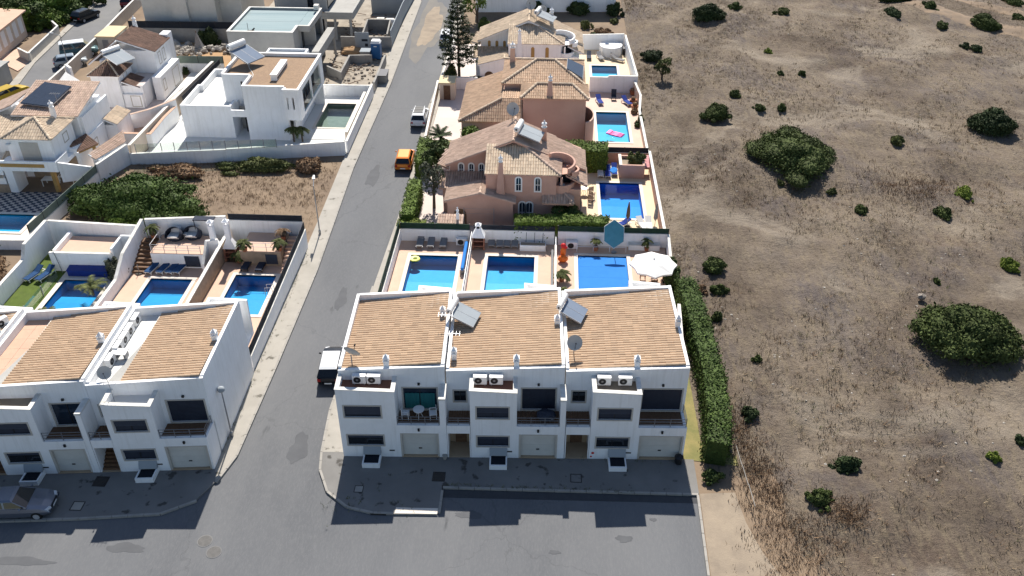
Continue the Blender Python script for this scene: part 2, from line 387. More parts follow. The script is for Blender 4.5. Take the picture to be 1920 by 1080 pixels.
# window set in an opening of a wall at v (outside is the -v side)
def window(par, xf, u0,u1,z0,z1,v, pane='shutter_dark', fr='stone_frame', fw=.09, proud=.03, rec=.10, name='window', bars=1, label=None):
    b=MB(xf)
    for a in ((u0-fw,u1+fw,z1,z1+fw),(u0-fw,u1+fw,z0-fw,z0),(u0-fw,u0,z0,z1),(u1,u1+fw,z0,z1)):
        b.box(a[0],a[1],v-proud,v+.02,a[2],a[3])
    f_=b.build(name, fr, par, label)
    MB(xf).box(u0,u1,v+rec,v+rec+.03,z0,z1).build('pane', pane, f_)
    if bars:
        c=MB(xf)
        for k in range(1,bars+1):
            uu=u0+(u1-u0)*k/(bars+1); c.box(uu-.025,uu+.025,v+rec-.03,v+rec-.003,z0,z1)
        c.box(u0,u1,v+rec-.03,v+rec-.003,z0,z0+.05); c.box(u0,u1,v+rec-.03,v+rec-.003,z1-.05,z1)
        c.build('sash','metal_dark',f_)
    return f_
# ---------------------------------------------------------------- roof tiles: real barrel tiles laid on a plane polygon (first edge = eave)
def tiles(par, poly, m='terracotta', w=.23, row=.42, h=.095, name='roof_tiles', slab=True, seed=1, dirv=None):
    rn=random.Random(seed); P=[Vector(p) for p in poly]
    a=(P[1]-P[0]).normalized(); nrm=Vector((0,0,0))
    for i in range(len(P)): nrm += (P[i]-P[0]).cross(P[(i+1)%len(P)]-P[0])
    nrm.normalize()
    if nrm.z<0: nrm=-nrm
    up=nrm.cross(a)
    if sum((p-P[0]).dot(up) for p in P)<0: a=-a; up=-up
    q=[((p-P[0]).dot(a),(p-P[0]).dot(up)) for p in P]
    s0=min(x for x,_ in q); s1=max(x for x,_ in q); b=MB(); n=max(1,round((s1-s0)/w)); w=(s1-s0)/n
    so=[0,.16,.5,.84,1.0]; ho=[0,.7*h,h,.7*h,0]
    for i in range(n):
        sc=s0+(i+.5)*w; ts=[]
        for k in range(len(q)):
            (x0,y0),(x1,y1)=q[k],q[(k+1)%len(q)]
            if (x0<=sc<x1) or (x1<=sc<x0): ts.append(y0+(y1-y0)*(sc-x0)/(x1-x0))
        if len(ts)<2: continue
        t0,t1=min(ts),max(ts); k0=math.floor(t0/row); t=k0*row
        while t<t1-.02:
            ta,tb=max(t,t0),min(t+row+.04,t1); tt=min(1,max(0,rn.gauss(.5,.24))); li=.018+rn.uniform(-.005,.008); dx=rn.uniform(-.008,.008)
            vs=[]
            for tv,l_ in ((ta,li),(tb,.004)):
                for x,y in zip(so,ho): vs.append(tuple(P[0]+a*(s0+(i+x)*w+dx)+up*tv+nrm*(y+l_)))
            fs=[(k,k+1,k+6,k+5) for k in range(4)]+[(4,3,2,1,0)]
            b.add(vs,fs,tt); t+=row
    if slab:
        r_=MB().slab([tuple(p) for p in P], -nrm*.14).build('roof', 'wall_cap' if slab is True else slab, par)
    else: r_=par
    o=b.build(name, m, r_ if slab else par); o['kind']='stuff'
    return o
def ridge_cap(par, p, q, m='terracotta_pale', r=.13, name='ridge_tile'):
    p=Vector(p); q=Vector(q); L=(q-p).length; n=max(1,int(L/.42)); b=MB()
    d=(q-p)/n; sd_=Vector((-d.y,d.x,0)).normalized(); rn=random.Random(int(L*100))
    for i in range(n):
        A=p+d*i; B=A+d*1.08; vs=[]
        for c,k in ((A,1.12),(B,.9)):
            for th in (0,45,90,135,180): vs.append(tuple(c+sd_*math.cos(R(th))*r*k+Vector((0,0,1))*(math.sin(R(th))*r*k+.03)))
        b.add(vs,[(k,k+5,k+6,k+1) for k in range(4)]+[(0,1,2,3,4)], min(1,max(0,rn.gauss(.6,.2))))
    o=b.build(name, m, par); o['kind']='stuff'; return o
# ---------------------------------------------------------------- the ground
PR = dict(R1=(-11.5,-7.42,58.0,64.95), R2=(-4.82,-.78,58.0,65.15), R3=(2.95,7.18,58.4,65.65),
          L3=(-25.75,-22.33,55.6,61.1), L2=(-32.65,-29.15,54.6,60.2), L1=(-39.7,-36.0,54.6,59.65),
          MV=(-25.8,-22.42,90.6,97.2), VA=(5.3,9.22,72.25,79.2), VB=(5.52,8.98,88.6,96.5), VC=(5.42,8.62,104.0,111.25),
          LV=(-58.0,-47.3,66.9,70.0), LW=(-43.6,-41.0,96.5,104.8))
HO = [rect(*grow(r_, .34)) for r_ in PR.values()]
sheet('ground', 'land', rect(-700,700,-200,1100), HO, -.05, 0)
# asphalt: main road in front, side street, street of the far left
sheet('road', 'asphalt', [(-120,-30),(9.87,-30),(9.87,32.5),(10.03,38.6),(-5.9,38.4),(-5.9,36.3),(-8.6,36.2),(-9.82,36.16),(-11.5,36.55),(-12.9,37.7),(-13.75,39.5),(-14.0,41),(-14.3,45),(-13.95,60),(-13.55,75),(-14.0,96),(-13.6,106),(-14.0,124),(-14,220),(-20.0,220),(-20.0,137),(-19.5,104),(-19.75,81),(-19.2,62),(-19.3,50),(-19.5,40.4),(-20.1,38.1),(-20.8,36.6),(-22.6,35.45),(-27.3,34.85),(-32,34.45),(-120,33)], (), -.02, 0)
sheet('street', 'asphalt_old', [(-64.3,60),(-58.9,60),(-60.0,96),(-61.2,121),(-63,138),(-66,200),(-72,200),(-69.3,137),(-67.4,119),(-66.2,108),(-64.6,100.7),(-63.9,94)], (), -.015, 0)
# pavements
PAVE_R=[(-5.9,36.3),(-8.6,36.2),(-9.82,36.16),(-11.5,36.55),(-12.9,37.7),(-13.75,39.5),(-14.0,41),(-12.57,41.05),(-12.0,40.72),(9.2,41.5),(10.05,41.5),(10.03,38.6),(-5.9,38.4)]
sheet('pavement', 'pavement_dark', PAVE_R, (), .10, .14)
sheet('pavement', 'pavement', [(-14.0,41),(-14.3,45),(-13.95,60),(-13.55,75),(-14.0,96),(-13.6,106),(-14.0,124),(-14,150),(-12.9,150),(-12.8,106),(-12.8,60),(-12.57,41.05)], (), .10, .14)
sheet('pavement', 'pavement', [(-20.0,150),(-20.0,137),(-19.5,104),(-19.75,81),(-19.2,62),(-19.3,50),(-19.5,40.4),(-20.1,38.1),(-20.48,39.3),(-20.8,55),(-20.9,70),(-21.1,84),(-21.0,100),(-21.4,106),(-21.1,150)], (), .10, .14)
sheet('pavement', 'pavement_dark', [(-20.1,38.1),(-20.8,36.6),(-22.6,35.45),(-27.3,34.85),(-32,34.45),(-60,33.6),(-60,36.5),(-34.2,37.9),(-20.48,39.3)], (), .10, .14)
sheet('pavement', 'pavement', [(-64.6,100.7),(-66.2,108),(-67.4,119),(-69.3,137),(-71,170),(-72.6,170),(-70.6,137),(-68.3,119.5),(-67.2,108.6),(-65.7,100.5),(-66.2,90),(-64.2,90)], (), .10, .14)
def kerb(pts, label):
    o=thing('kerb', label, 'kerb', (pts[0][0],pts[0][1],0), 'kerbs of the pavements'); rn=random.Random(len(pts))
    proto=None
    for i in range(len(pts)-1):
        p,q=Vector(pts[i]),Vector(pts[i+1]); L=(q-p).length; n=max(1,round(L/1.0)); d=(q-p)/n; ang=math.atan2(d.y,d.x)
        for k in range(n):
            c=p+d*(k+.5)
            if proto is None:
                proto=MB().box(-.485,.485,-.075,.075,-.1,.115).build('kerb_stone','kerb_stone'); s=proto
            else:
                s=proto.copy(); COL.objects.link(s)
            s.parent=o; s.location=(c.x-o.location.x,c.y-o.location.y,rn.uniform(-.006,.006)); s.rotation_euler=(0,0,ang+rn.uniform(-.01,.01)); s.scale=(d.length,1,1)
kerb([(-5.85,38.35),(10.0,38.55)], 'straight stone kerb along the front of the parking bay'); 
kerb([(-5.85,38.1),(-5.85,36.3)], 'short kerb return at the left end of the parking bay')
kerb([(-6.0,36.24),(-8.6,36.14),(-9.82,36.1),(-11.5,36.5),(-12.95,37.65),(-13.8,39.45),(-14.05,41),(-14.35,45),(-14.0,60)], 'rounded kerb turning the corner left of the three townhouses')
kerb([(-19.95,137),(-19.45,104),(-19.7,81),(-19.15,62),(-19.25,50),(-19.45,40.4),(-20.05,38.05)], 'long kerb down the left side of the side street')
kerb([(-20.75,36.55),(-22.6,35.4),(-27.3,34.8),(-32,34.4)], 'curving kerb in front of the left terrace')
kerb([(9.95,38.5),(9.8,32.5),(9.8,24)], 'edge kerb between asphalt and the dusty strip on the right')
sheet('drop_kerb', 'coping_stone', [(-8.5,36.1),(-5.95,36.17),(-5.95,36.62),(-8.5,36.56)], (), .125, .14)
# vacant plots and building plots
sheet('dusty_verge', 'dust', [(9.95,10),(9.95,32.5),(10.1,38.7),(12.3,38.9),(12.6,36.5),(13.2,34.3),(14.2,32.2),(16,29.5),(18,24),(20,10)], (), -.012, 0)
sheet('building_plot', 'plot_soil', rect(-42.6,-21.2,100.2,150), (), -.02, 0)
def blob(name,m,cx,cy,rx,ry,z,seed,n=36):
    rn=random.Random(seed); ph=[rn.uniform(0,6.28) for _ in range(4)]
    sheet(name,m,[(cx+rx*(1+.13*math.sin(3*a+ph[0])+.09*math.sin(5*a+ph[1])+.06*math.sin(9*a+ph[2])+rn.uniform(-.05,.05))*math.cos(a),cy+ry*(1+.13*math.sin(3*a+ph[0])+.09*math.sin(5*a+ph[1])+.06*math.sin(9*a+ph[2]))*math.sin(a)) for a in [6.2832*k/n for k in range(n)]],(),z,0)
mat('road_dusty',(.19,.175,.155),(.155,.147,.138),.4,.95,.1,20)
blob('road_dust','road_dusty',-17.3,125.5,2.1,13,-.015,3); blob('road_dust','dust',-17.1,126,1.3,8.5,-.010,4)
# the dry field: a relief sheet
def field_h(XX,YY):
    rs=np.random.RandomState(3); Z=np.zeros_like(XX)
    for k in range(46):
        L=rs.uniform(1.2,9)**1.25; th=rs.uniform(0,6.28); ph=rs.uniform(0,6.28)
        Z=Z+.0105*L**.62*np.sin((XX*np.cos(th)+YY*np.sin(th))*6.28/L+ph)
    edge=np.clip((XX-10.75)/3.5,0,1); Z=.02+Z*(.2+.8*edge)+edge*.30; Z=np.maximum(Z,.0)
    e2=np.clip(np.clip((YY-40)/6,0,1)+np.clip((XX-15)/4,0,1),0,1); return np.where(e2<1, Z*e2-.08*(1-e2), Z)
def field():
    X0,X1,Y0,Y1=10.75,150,8,230; nx,ny=230,330
    xs=X0+(np.linspace(0,1,nx)**1.5)*(X1-X0); ys=np.linspace(Y0,Y1,ny)
    XX,YY=np.meshgrid(xs,ys); rs=np.random.RandomState(3); Z=np.zeros_like(XX)
    Z=field_h(XX,YY)+rs.normal(0,.012,Z.shape)
    v=np.stack([XX.ravel(),YY.ravel(),Z.ravel()],1)
    i=np.arange(nx*ny).reshape(ny,nx); f=np.stack([i[:-1,:-1].ravel(),i[:-1,1:].ravel(),i[1:,1:].ravel(),i[1:,:-1].ravel()],1)
    me=bpy.data.meshes.new('field'); me.from_pydata(v.tolist(),[],f.tolist()); me.polygons.foreach_set('use_smooth',[True]*len(f))
    o=bpy.data.objects.new('field',me); COL.objects.link(o); struct(o)
    m=bpy.data.materials.new('field_soil'); m.use_nodes=True; n,l=m.node_tree.nodes,m.node_tree.links; b=n['Principled BSDF']
    b.inputs['Roughness'].default_value=.97; b.inputs['Specular IOR Level'].default_value=.1
    g=n.new('ShaderNodeNewGeometry')
    def nz(sc,det,rg,lo,hi,st=None,dist=0):
        src=g.outputs['Position']
        if st:
            mp=n.new('ShaderNodeMapping'); mp.inputs['Scale'].default_value=st[:3]; mp.inputs['Rotation'].default_value=(0,0,R(st[3])); l.new(src,mp.inputs[0]); src=mp.outputs[0]
        t=n.new('ShaderNodeTexNoise'); t.inputs['Scale'].default_value=sc; t.inputs['Detail'].default_value=det; t.inputs['Roughness'].default_value=rg; t.inputs['Distortion'].default_value=dist
        l.new(src,t.inputs[0]); r=n.new('ShaderNodeMapRange'); r.inputs[1].default_value=lo; r.inputs[2].default_value=hi; l.new(t.outputs[0],r.inputs[0]); return r.outputs[0]
    def mx(a,c,fac,amt=1.0):
        x=n.new('ShaderNodeMix'); x.data_type='RGBA'
        if isinstance(a,tuple): x.inputs[6].default_value=(*a,1)
        else: l.new(a,x.inputs[6])
        x.inputs[7].default_value=(*c,1)
        if amt!=1:
            k=n.new('ShaderNodeMath'); k.operation='MULTIPLY'; k.inputs[1].default_value=amt; l.new(fac,k.inputs[0]); fac=k.outputs[0]
        l.new(fac,x.inputs[0]); return x.outputs[2]
    c=mx((.152,.121,.094),(.216,.176,.136), nz(.10,6,.65,.38,.64))
    c=mx(c,(.128,.108,.100), nz(.13,5,.6,.48,.66,(1,.8,1,30)),.9)       # grey-lilac ashy patches
    c=mx(c,(.112,.080,.060), nz(.07,6,.7,.54,.70,(1,1.3,1,0)),.8)        # brown patches
    c=mx(c,(.27,.215,.15), nz(.19,7,.75,.60,.74,(1,1,1,15),.6),.75)        # bleached straw
    c=mx(c,(.235,.19,.13), nz(2.2,5,.75,.48,.62,(1,.22,1,38)),.55)       # lying stems
    c=mx(c,(.062,.047,.036), nz(2.6,5,.8,.54,.66,(1,.5,1,-32)),.6)
    c=mx(c,(.055,.042,.033), nz(1.1,9,.9,.56,.66),.55)
    c=mx(c,(.34,.29,.23), nz(5.5,4,.8,.66,.74),.55)
    c=mx(c,(.062,.045,.036), nz(.055,5,.6,.50,.72,(1.6,.7,1,0),.4),.70); c=mx(c,(.270,.228,.180), nz(.075,6,.62,.545,.64,(1,1,1,-25),.8),.75); c=mx(c,(.12,.108,.108), nz(.16,6,.7,.56,.78,(1,1,1,50),.5),.6)
    l.new(c,b.inputs['Base Color'])
    t=n.new('ShaderNodeTexNoise'); t.inputs['Scale'].default_value=2.2; t.inputs['Detail'].default_value=10; t.inputs['Roughness'].default_value=.75; l.new(g.outputs['Position'],t.inputs[0])
    bp=n.new('ShaderNodeBump'); bp.inputs['Strength'].default_value=1.0; bp.inputs['Distance'].default_value=.30; l.new(t.outputs[0],bp.inputs['Height']); l.new(bp.outputs[0],b.inputs['Normal'])
    me.materials.append(m); return o
field()
mat('dirt_track',(.25,.18,.12),(.16,.122,.09),.5,.95,.3,5,wear=(.14,.105,.075),wscale=.35,wamt=.9)
# bare orange track crossing the far corner of the field
def track(cl,wid,seed=5):
    rn=random.Random(seed); P=[Vector(p[:2]) for p in cl]; rows=[]
    for a,b in zip(P,P[1:]):
        n=max(2,int((b-a).length/.8))
        for k in range(n): rows.append(a.lerp(b,k/n))
    rows.append(P[-1]); vs=[]; m=9; w=wid
    for i,p in enumerate(rows):
        d=(rows[min(i+1,len(rows)-1)]-rows[max(i-1,0)]).normalized(); q=Vector((-d.y,d.x)); w+=rn.uniform(-.25,.25)+(wid-w)*.2; sh=rn.uniform(-.2,.2); e=min(1,i/4,(len(rows)-1-i)/4+.1)
        for j in range(m): c=p+q*((j/(m-1)-.5)*2*w*max(.15,e)+sh); vs.append((c.x,c.y,c))
    X=np.array([v[0] for v in vs]); Y_=np.array([v[1] for v in vs]); Z=field_h(X,Y_)
    e_=np.tile(np.array([-.06,.03,.04,.045,.045,.045,.04,.03,-.06]),len(rows)); V=[(float(x),float(y),float(z+k)) for x,y,z,k in zip(X,Y_,Z,e_)]
    b=MB(); b.add(V,[(i*m+j,(i+1)*m+j,(i+1)*m+j+1,i*m+j+1) for i in range(len(rows)-1) for j in range(m-1)])
    for k,f in enumerate(b.f):
        A,B,C=[Vector(b.v[q]) for q in f[:3]]
        if (B-A).cross(C-A).z<0: b.f[k]=f[::-1]
    struct(b.build('dirt_track','dirt_track',smooth=True))
track([(53.62, 139.57, 0.0),(57.7, 136.19, 0.0),(61.06, 131.46, 0.0),(64.21, 127.92, 0.0),(70.01, 124.27, 0.0)],2.6)
track([(62.62, 142.27, 0.0),(65.95, 138.22, 0.0),(70.71, 134.47, 0.0),(75.58, 133.29, 0.0)],1.5,6)
mat('shutter_mid',(.045,.055,.08),(.038,.047,.07),3,.5)
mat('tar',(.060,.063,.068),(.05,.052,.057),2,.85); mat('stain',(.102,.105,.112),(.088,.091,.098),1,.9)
for k,(px,py,rx,ry) in enumerate(((-23.72, 32.88, 0.0)[:2]+(1.1,.35),(-29.25, 31.67, 0.0)[:2]+(1.7,.3),(-4.02, 36.32, 0.0)[:2]+(.8,.3),(5.21, 34.96, 0.0)[:2]+(.5,.25),(-15.65, 41.36, 0.0)[:2]+(.6,1.4),(1.14, 33.79, 0.0)[:2]+(.35,.14),(7.05, 36.49, 0.0)[:2]+(.22,.12),(-16.27, 58.22, 0.0)[:2]+(.4,1.6),(-17.37, 79.52, 0.0)[:2]+(.6,2.2))): blob('road_stain','stain',px,py,rx,ry,-.0135+.0005*k,40+k)
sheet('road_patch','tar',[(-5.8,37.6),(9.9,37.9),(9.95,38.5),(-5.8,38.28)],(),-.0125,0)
mat('iron_worn',(.13,.125,.12),(.10,.097,.094),4,.8)
# covers set in the pavements and road
def cover(x,y,s,m,label,rot=0,rnd_=False,z=.104):
    t=thing('manhole_cover',label,'manhole cover',(x,y,z)); 
    if rnd_:
        MB().lathe([(s,0),(s,.012),(s*.9,.012)],(x,y,z),20).build('ring','iron' if m!='asphalt' else 'asphalt_old',t); MB().lathe([(s*.88,0),(s*.88,.016)],(x,y,z),20).build('lid','iron_worn',t)
    else:
        b=MB()
        for a in ((-s,s,-s,-s*.86),(-s,s,s*.86,s),(-s,-s*.86,-s*.86,s*.86),(s*.86,s,-s*.86,s*.86)): b.box(x+a[0],x+a[1],y+a[2],y+a[3],z,z+.014)
        b.build('ring','iron',t); box('lid',m,t,x-s*.84,x+s*.84,y-s*.84,y+s*.84,z,z+.010)
cover(*(-6.19, 39.2),.40,'iron','dark square iron cover in the pavement left of the parking bay')
cover(*(2.45, 39.49),.36,'pavement_dark','square framed cover in the pavement before the right townhouse')
cover(*(-11.03, 37.93),.28,'kerb_stone','small pale square cover near the rounded pavement corner')
cover(*(-27.23, 37.75),.42,'iron','dark square iron cover in the pavement before the left terrace')
cover(*(-27.81, 35.73),.36,'pavement','tan framed cover in the pavement beside the silver car')
cover(*(-19.29, 33.6),.45,'asphalt','round manhole patch in the road, the farther of a pair',0,True,-.016)
cover(*(-18.51, 32.83),.45,'asphalt','round manhole patch in the road, the nearer of a pair',0,True,-.016)
g_=thing('drain_grate','dark kerb drain slot at the rounded pavement corner','drain',(-9.5, 36.17, 0.0)); box('grate','iron',g_,-9.98,-9.02,36.02,36.12,-.015,.09)

# ---------------------------------------------------------------- pools
def pool(key, label, deck='coping_stone', basin='basin_blue', water='water', depth=.70, cw=.32, z=.06, steps=None, cover=None, wl=-.10):
    x0,x1,y0,y1=PR[key]; t=thing('swimming_pool', label, 'swimming pool', ((x0+x1)/2,(y0+y1)/2,z), 'garden swimming pools')
    b=MB(); depth=depth*.75+.15; zb=z-depth
    ym=y0+(y1-y0)*.55; b.quad((x0,y0,zb),(x1,y0,zb),(x1,ym,zb),(x0,ym,zb)); b.quad((x0,ym,zb),(x1,ym,zb),(x1,y1,zb-.35),(x0,y1,zb-.35))
    b.quad((x0,y0,z),(x0,y0,zb),(x0,ym,zb),(x0,y1,zb-.35),(x0,y1,z)); b.quad((x1,y1,z),(x1,y1,zb-.35),(x1,ym,zb),(x1,y0,zb),(x1,y0,z))
    b.quad((x1,y0,z),(x1,y0,zb),(x0,y0,zb),(x0,y0,z)); b.quad((x0,y1,z),(x0,y1,zb-.35),(x1,y1,zb-.35),(x1,y1,z))
    b.build('basin', basin, t)
    c=MB(); X0,X1,Y0,Y1=x0-cw,x1+cw,y0-cw,y1+cw
    for a in ((X0,X1,Y0,y0),(X0,X1,y1,Y1),(X0,x0,y0,y1),(x1,X1,y0,y1)): c.box(*a,z-.12,z+.035)
    c.build('coping', deck, t)
    MB().quad((x0+.003,y0+.003,z+wl),(x1-.003,y0+.003,z+wl),(x1-.003,y1-.003,z+wl),(x0+.003,y1-.003,z+wl)).build('water', water, t)
    if steps:
        s=MB()
        for k in range(3): s.box(x1-.02-.55*(3-k)*.6, x1-.02, y1-1.2, y1-.02, zb, z-.25-.3*k)
        s.build('steps', basin, t)
    if cover:
        s=MB(); n=9
        for k in range(n):
            a=y0+.05+(y1-y0-.1)*k/n; e=y0+.05+(y1-y0-.1)*(k+1)/n
            s.box(x0+.02,x1-.02,a+.002,e-.002,z+wl+.004,z+wl+.03+.004*(k%2))
        s.build('solar_cover','pool_cover',t)
    return t
pool('R1','pool with a yellow float behind the left of the three townhouses')
pool('R2','plain rectangular pool behind the middle townhouse')
pool('R3','pool under a pale blue cover behind the right townhouse',cover=True)
pool('L3','pool beside the dark screened wall along the side street',depth=.8)
pool('L2','pool in front of four blue loungers, left terrace')
pool('L1','pool beside the strip of artificial turf, left terrace',deck='coping_stone')
pool('MV','murky grey green pool beside the modern white villa','coping_stone','basin_murk','water_murk',1.0,.3,.06,wl=-.3)
pool('VA','deep blue pool beside the pink villa, nearest the hedge',basin='basin_deep',water='water_deep',depth=1.0)
pool('VB','pool with a pink air mattress beside the hip roofed salmon villa',basin='basin_turq',depth=.9)
pool('VC','pool beside the round plunge tank at the farthest white villa',basin='basin_turq',depth=.45)
pool('LV','pool edged with pale stone beside the checkered terrace',basin='basin_turq',depth=1.0)
pool('LW','narrow pool behind the brown roofed white villa',basin='basin_turq',depth=1.5)

# ---------------------------------------------------------------- the two terraces of townhouses
class Frame:
    def __init__(s, o, ang, angv, k=0, u0=0): 
        s.o=Vector((o[0],o[1])); s.u=Vector((math.cos(R(ang)),math.sin(R(ang)))); s.v=Vector((-math.sin(R(angv)),math.cos(R(angv)))); s.k=k; s.u0=u0
    def __call__(s,u,v,z):
        p=s.o+s.u*u+s.v*(v*(1+s.k*(u-s.u0))); return (p.x,p.y,z)
def railing(par, xf, pts, z, h=.72, n=3, post=1.0, m='metal_grey', name='railing', r=.018):
    b=MB(xf)
    for i in range(len(pts)-1):
        p,q=Vector(pts[i]),Vector(pts[i+1]); L=(q-p).length; k=max(1,round(L/post))
        for j in range(k+1): a=p.lerp(q,j/k); b.box(a.x-r,a.x+r,a.y-r,a.y+r,z,z+h)
        d=(q-p).normalized(); s=Vector((-d.y,d.x))*r*.8
        for j in range(n):
            zz=z+h*(j+1)/n-.02
            b.hexa([(p.x-s.x,p.y-s.y,zz-.015),(q.x-s.x,q.y-s.y,zz-.015),(q.x+s.x,q.y+s.y,zz-.015),(p.x+s.x,p.y+s.y,zz-.015),
                    (p.x-s.x,p.y-s.y,zz+.015),(q.x-s.x,q.y-s.y,zz+.015),(q.x+s.x,q.y+s.y,zz+.015),(p.x+s.x,p.y+s.y,zz+.015)])
    return b.build(name, m, par)
SB=1.4; VB_=9.4; BZ=2.82     # set-back of the upper wall, back wall, balcony level
def chimney(par, xf, u, v, z, h=1.15, w_=.30, m='white_stucco', name='chimney'):
    b=MB(xf); q=w_/2
    b.box(u-q,u+q,v-q,v+q,z,z+h*.62); b.box(u-q-.03,u+q+.03,v-q-.03,v+q+.03,z+h*.62,z+h*.67)
    for a,c in ((-1,-1),(1,-1),(1,1),(-1,1)): b.box(u+a*q*.85-.035,u+a*q*.85+.035,v+c*q*.85-.035,v+c*q*.85+.035,z+h*.67,z+h*.84)
    b.box(u-q*.5,u+q*.5,v-q*.5,v+q*.5,z+h*.67,z+h*.835)
    b.box(u-q-.02,u+q+.02,v-q-.02,v+q+.02,z+h*.84,z+h*.88)
    zt=z+h*.88; b.add([(u-q,v-q,zt),(u+q,v-q,zt),(u+q,v+q,zt),(u-q,v+q,zt),(u,v,z+h*1.12)],[(0,1,4),(1,2,4),(2,3,4),(3,0,4)])
    o=b.build(name, m, par); return o
def townhouse(xf, label, a, b_, entry, boxr, gar, fin, endL=False, endR=False, strip=0.0, mud='terrace_red', wide_pane='shutter_dark', low='glass_dark', zl=6.12, zr=6.46, stairs=False, group='terraced townhouses', boxz=(5.76,5.60), stripm='patio_white', floor='wood_brown', gm='garage_white'):
    L=xf(a,0,0); T=thing('townhouse', label, 'townhouse', (L[0],L[1],0), group)
    zt=lambda u: zl+(zr-zl)*(u-a)/(b_-a)
    bz=lambda u: boxz[0]+(boxz[1]-boxz[0])*(u-boxr[0])/(boxr[1]-boxr[0])
    wb=MB(xf); wt=.22
    # box (projecting room) front
    u0,u1=boxr; wlo=(u0+.42,u1-.52 if u1-u0<3.2 else u0+2.68); 
    hb=[(wlo[0],wlo[1],1.12,1.98),(wlo[0],wlo[1],3.52,4.44)]
    pwall(wb,u0,u1,0,bz,0,wt,hb)
    for s,uu in ((0,u0),(1,u1)):       # its flanks
        x0,x1=(uu,uu+wt) if s==0 else (uu-wt,uu)
        wb.hexa([(x0,wt,0),(x1,wt,0),(x1,SB,0),(x0,SB,0),(x0,wt,bz(uu)),(x1,wt,bz(uu)),(x1,SB,bz(uu)+.05),(x0,SB,bz(uu)+.05)])
    # garage bay: front wall with the door opening, up to the balcony beam
    g0,g1=gar; dg=(g0+.16,g1-.14)
    pwall(wb,g0,g1,0,BZ+.03,0,wt,[(dg[0],dg[1],.16,2.16)])
    if entry:
        e0,e1=entry
        pwall(wb,e0,e1,0,BZ+.03,0,wt,[(e0+.06,e1-.06,.0,2.2)])
        wb.box(e0,e0+.05,wt,SB,0,BZ-.1); 
    # upper set-back wall
    hs=[(g0+.33,g1-.27,2.95,4.72)]
    if entry: hs.append((entry[0]+.42,entry[1]-.30,3.62,4.52))
    pwall(wb,a,b_,BZ,zt,SB,wt,hs)
    wb.box(a,b_,SB,SB+.05,.0,BZ-.002)                # wall behind garage and porch
    if fin:
        f0,f1=fin; wb.hexa([(f0,0,0),(f1,0,0),(f1,SB,0),(f0,SB,0),(f0,0,4.95),(f1,0,4.95),(f1,SB,5.05),(f0,SB,5.05)])
    # sides and back, parapets
    sw=.20; zp=.10
    def side(x0,x1,ztp,zb=0): wb.hexa([(x0,SB+wt,zb),(x1,SB+wt,zb),(x1,VB_,zb),(x0,VB_,zb),(x0,SB+wt,ztp),(x1,SB+wt,ztp),(x1,VB_,ztp+.04),(x0,VB_,ztp+.04)])
    side(a,a+sw,zl+.16 if endL else zl+.10, 0 if endL else 4.5); side(b_-sw,b_,zr+.06, 0)
    wb.hexa([(a+sw,VB_-.22,0),(b_-sw,VB_-.22,0),(b_-sw,VB_,0),(a+sw,VB_,0),(a+sw,VB_-.22,zl+.24),(b_-sw,VB_-.22,zr+.08),(b_-sw,VB_,zr+.08),(a+sw,VB_,zl+.24)])
    if endR:  # low return of the balcony at the open end
        wb.box(b_-sw,b_,wt,SB,0,BZ+.03)
    if endL: pass
    w_=wb.build('wall','white_stucco',T)
    # parapet capping
    c=MB(xf); cp=.045
    c.hexa([(u0-.03,-.03,bz(u0)),(u1+.03,-.03,bz(u1)),(u1+.03,wt+.03,bz(u1)),(u0-.03,wt+.03,bz(u0)),(u0-.03,-.03,bz(u0)+cp),(u1+.03,-.03,bz(u1)+cp),(u1+.03,wt+.03,bz(u1)+cp),(u0-.03,wt+.03,bz(u0)+cp)])
    for s,uu in ((0,u0),(1,u1)):
        x0,x1=(uu-.03,uu+wt+.03) if s==0 else (uu-wt-.03,uu+.03)
        c.hexa([(x0,wt+.032,bz(uu)),(x1,wt+.032,bz(uu)),(x1,SB-.003,bz(uu)+.05),(x0,SB-.003,bz(uu)+.05),(x0,wt+.032,bz(uu)+cp),(x1,wt+.032,bz(uu)+cp),(x1,SB-.003,bz(uu)+.05+cp),(x0,SB-.003,bz(uu)+.05+cp)])
    c.build('parapet_capping','wall_cap',w_)
    if fin: box('fin_capping','wall_cap',w_,fin[0]-.02,fin[1]+.02,-.02,SB-.003,4.955,5.10,xf)
    # floors: box roof terrace, balconies
    box('roof_terrace', mud, T, u0+wt,u1-wt,wt,SB,5.0,min(boxz)-.24, xf)
    n=9
    def boards(x0,x1):
        fl=MB(xf)
        for k in range(n): fl.box(x0+(x1-x0)*k/n+.006, x0+(x1-x0)*(k+1)/n-.006, wt, SB-.003, BZ-.12, BZ)
        o=fl.build('balcony_floor', floor, T); o['kind']='stuff'
    boards(g0+.005,g1-(.205 if endR else .005))
    if entry: boards(entry[0]+.055,entry[1]-.005)
    rl=[(g0+.02,.1),(g1-.06,.1)]
    if endR: rl.append((g1-.06,SB-.1))
    railing(T,xf,rl,BZ+.03,.66,3,.95)
    if entry: railing(T,xf,[(entry[0]+.02,.1),(entry[1]-.04,.1)],BZ+.03,.60,3,.75)
    # openings
    for h in hb:
        wf=window(T,xf,*h,0,pane=('shutter_dark' if h[2]>3 else low)); dr_=(.55 if int(a*7)%2 else .8) if h[2]>3 else .3
        sh=MB(xf); ns=int(dr_*8)
        for k in range(ns): zz=h[3]-(h[3]-h[2])*dr_*(k+1)/ns; sh.box(h[0]+.01,h[1]-.01,.05,.065,zz+.004,zz+(h[3]-h[2])*dr_/ns-.008)
        so_=sh.build('roller_shutter','shutter_mid',wf); so_['kind']='stuff'
    f_=window(T,xf,g0+.33,g1-.27,2.95,4.72,SB,pane='glass_blue' if wide_pane!='shutter_dark' else 'shutter_dark',name='balcony_door',bars=1 if wide_pane!='shutter_dark' else 0)
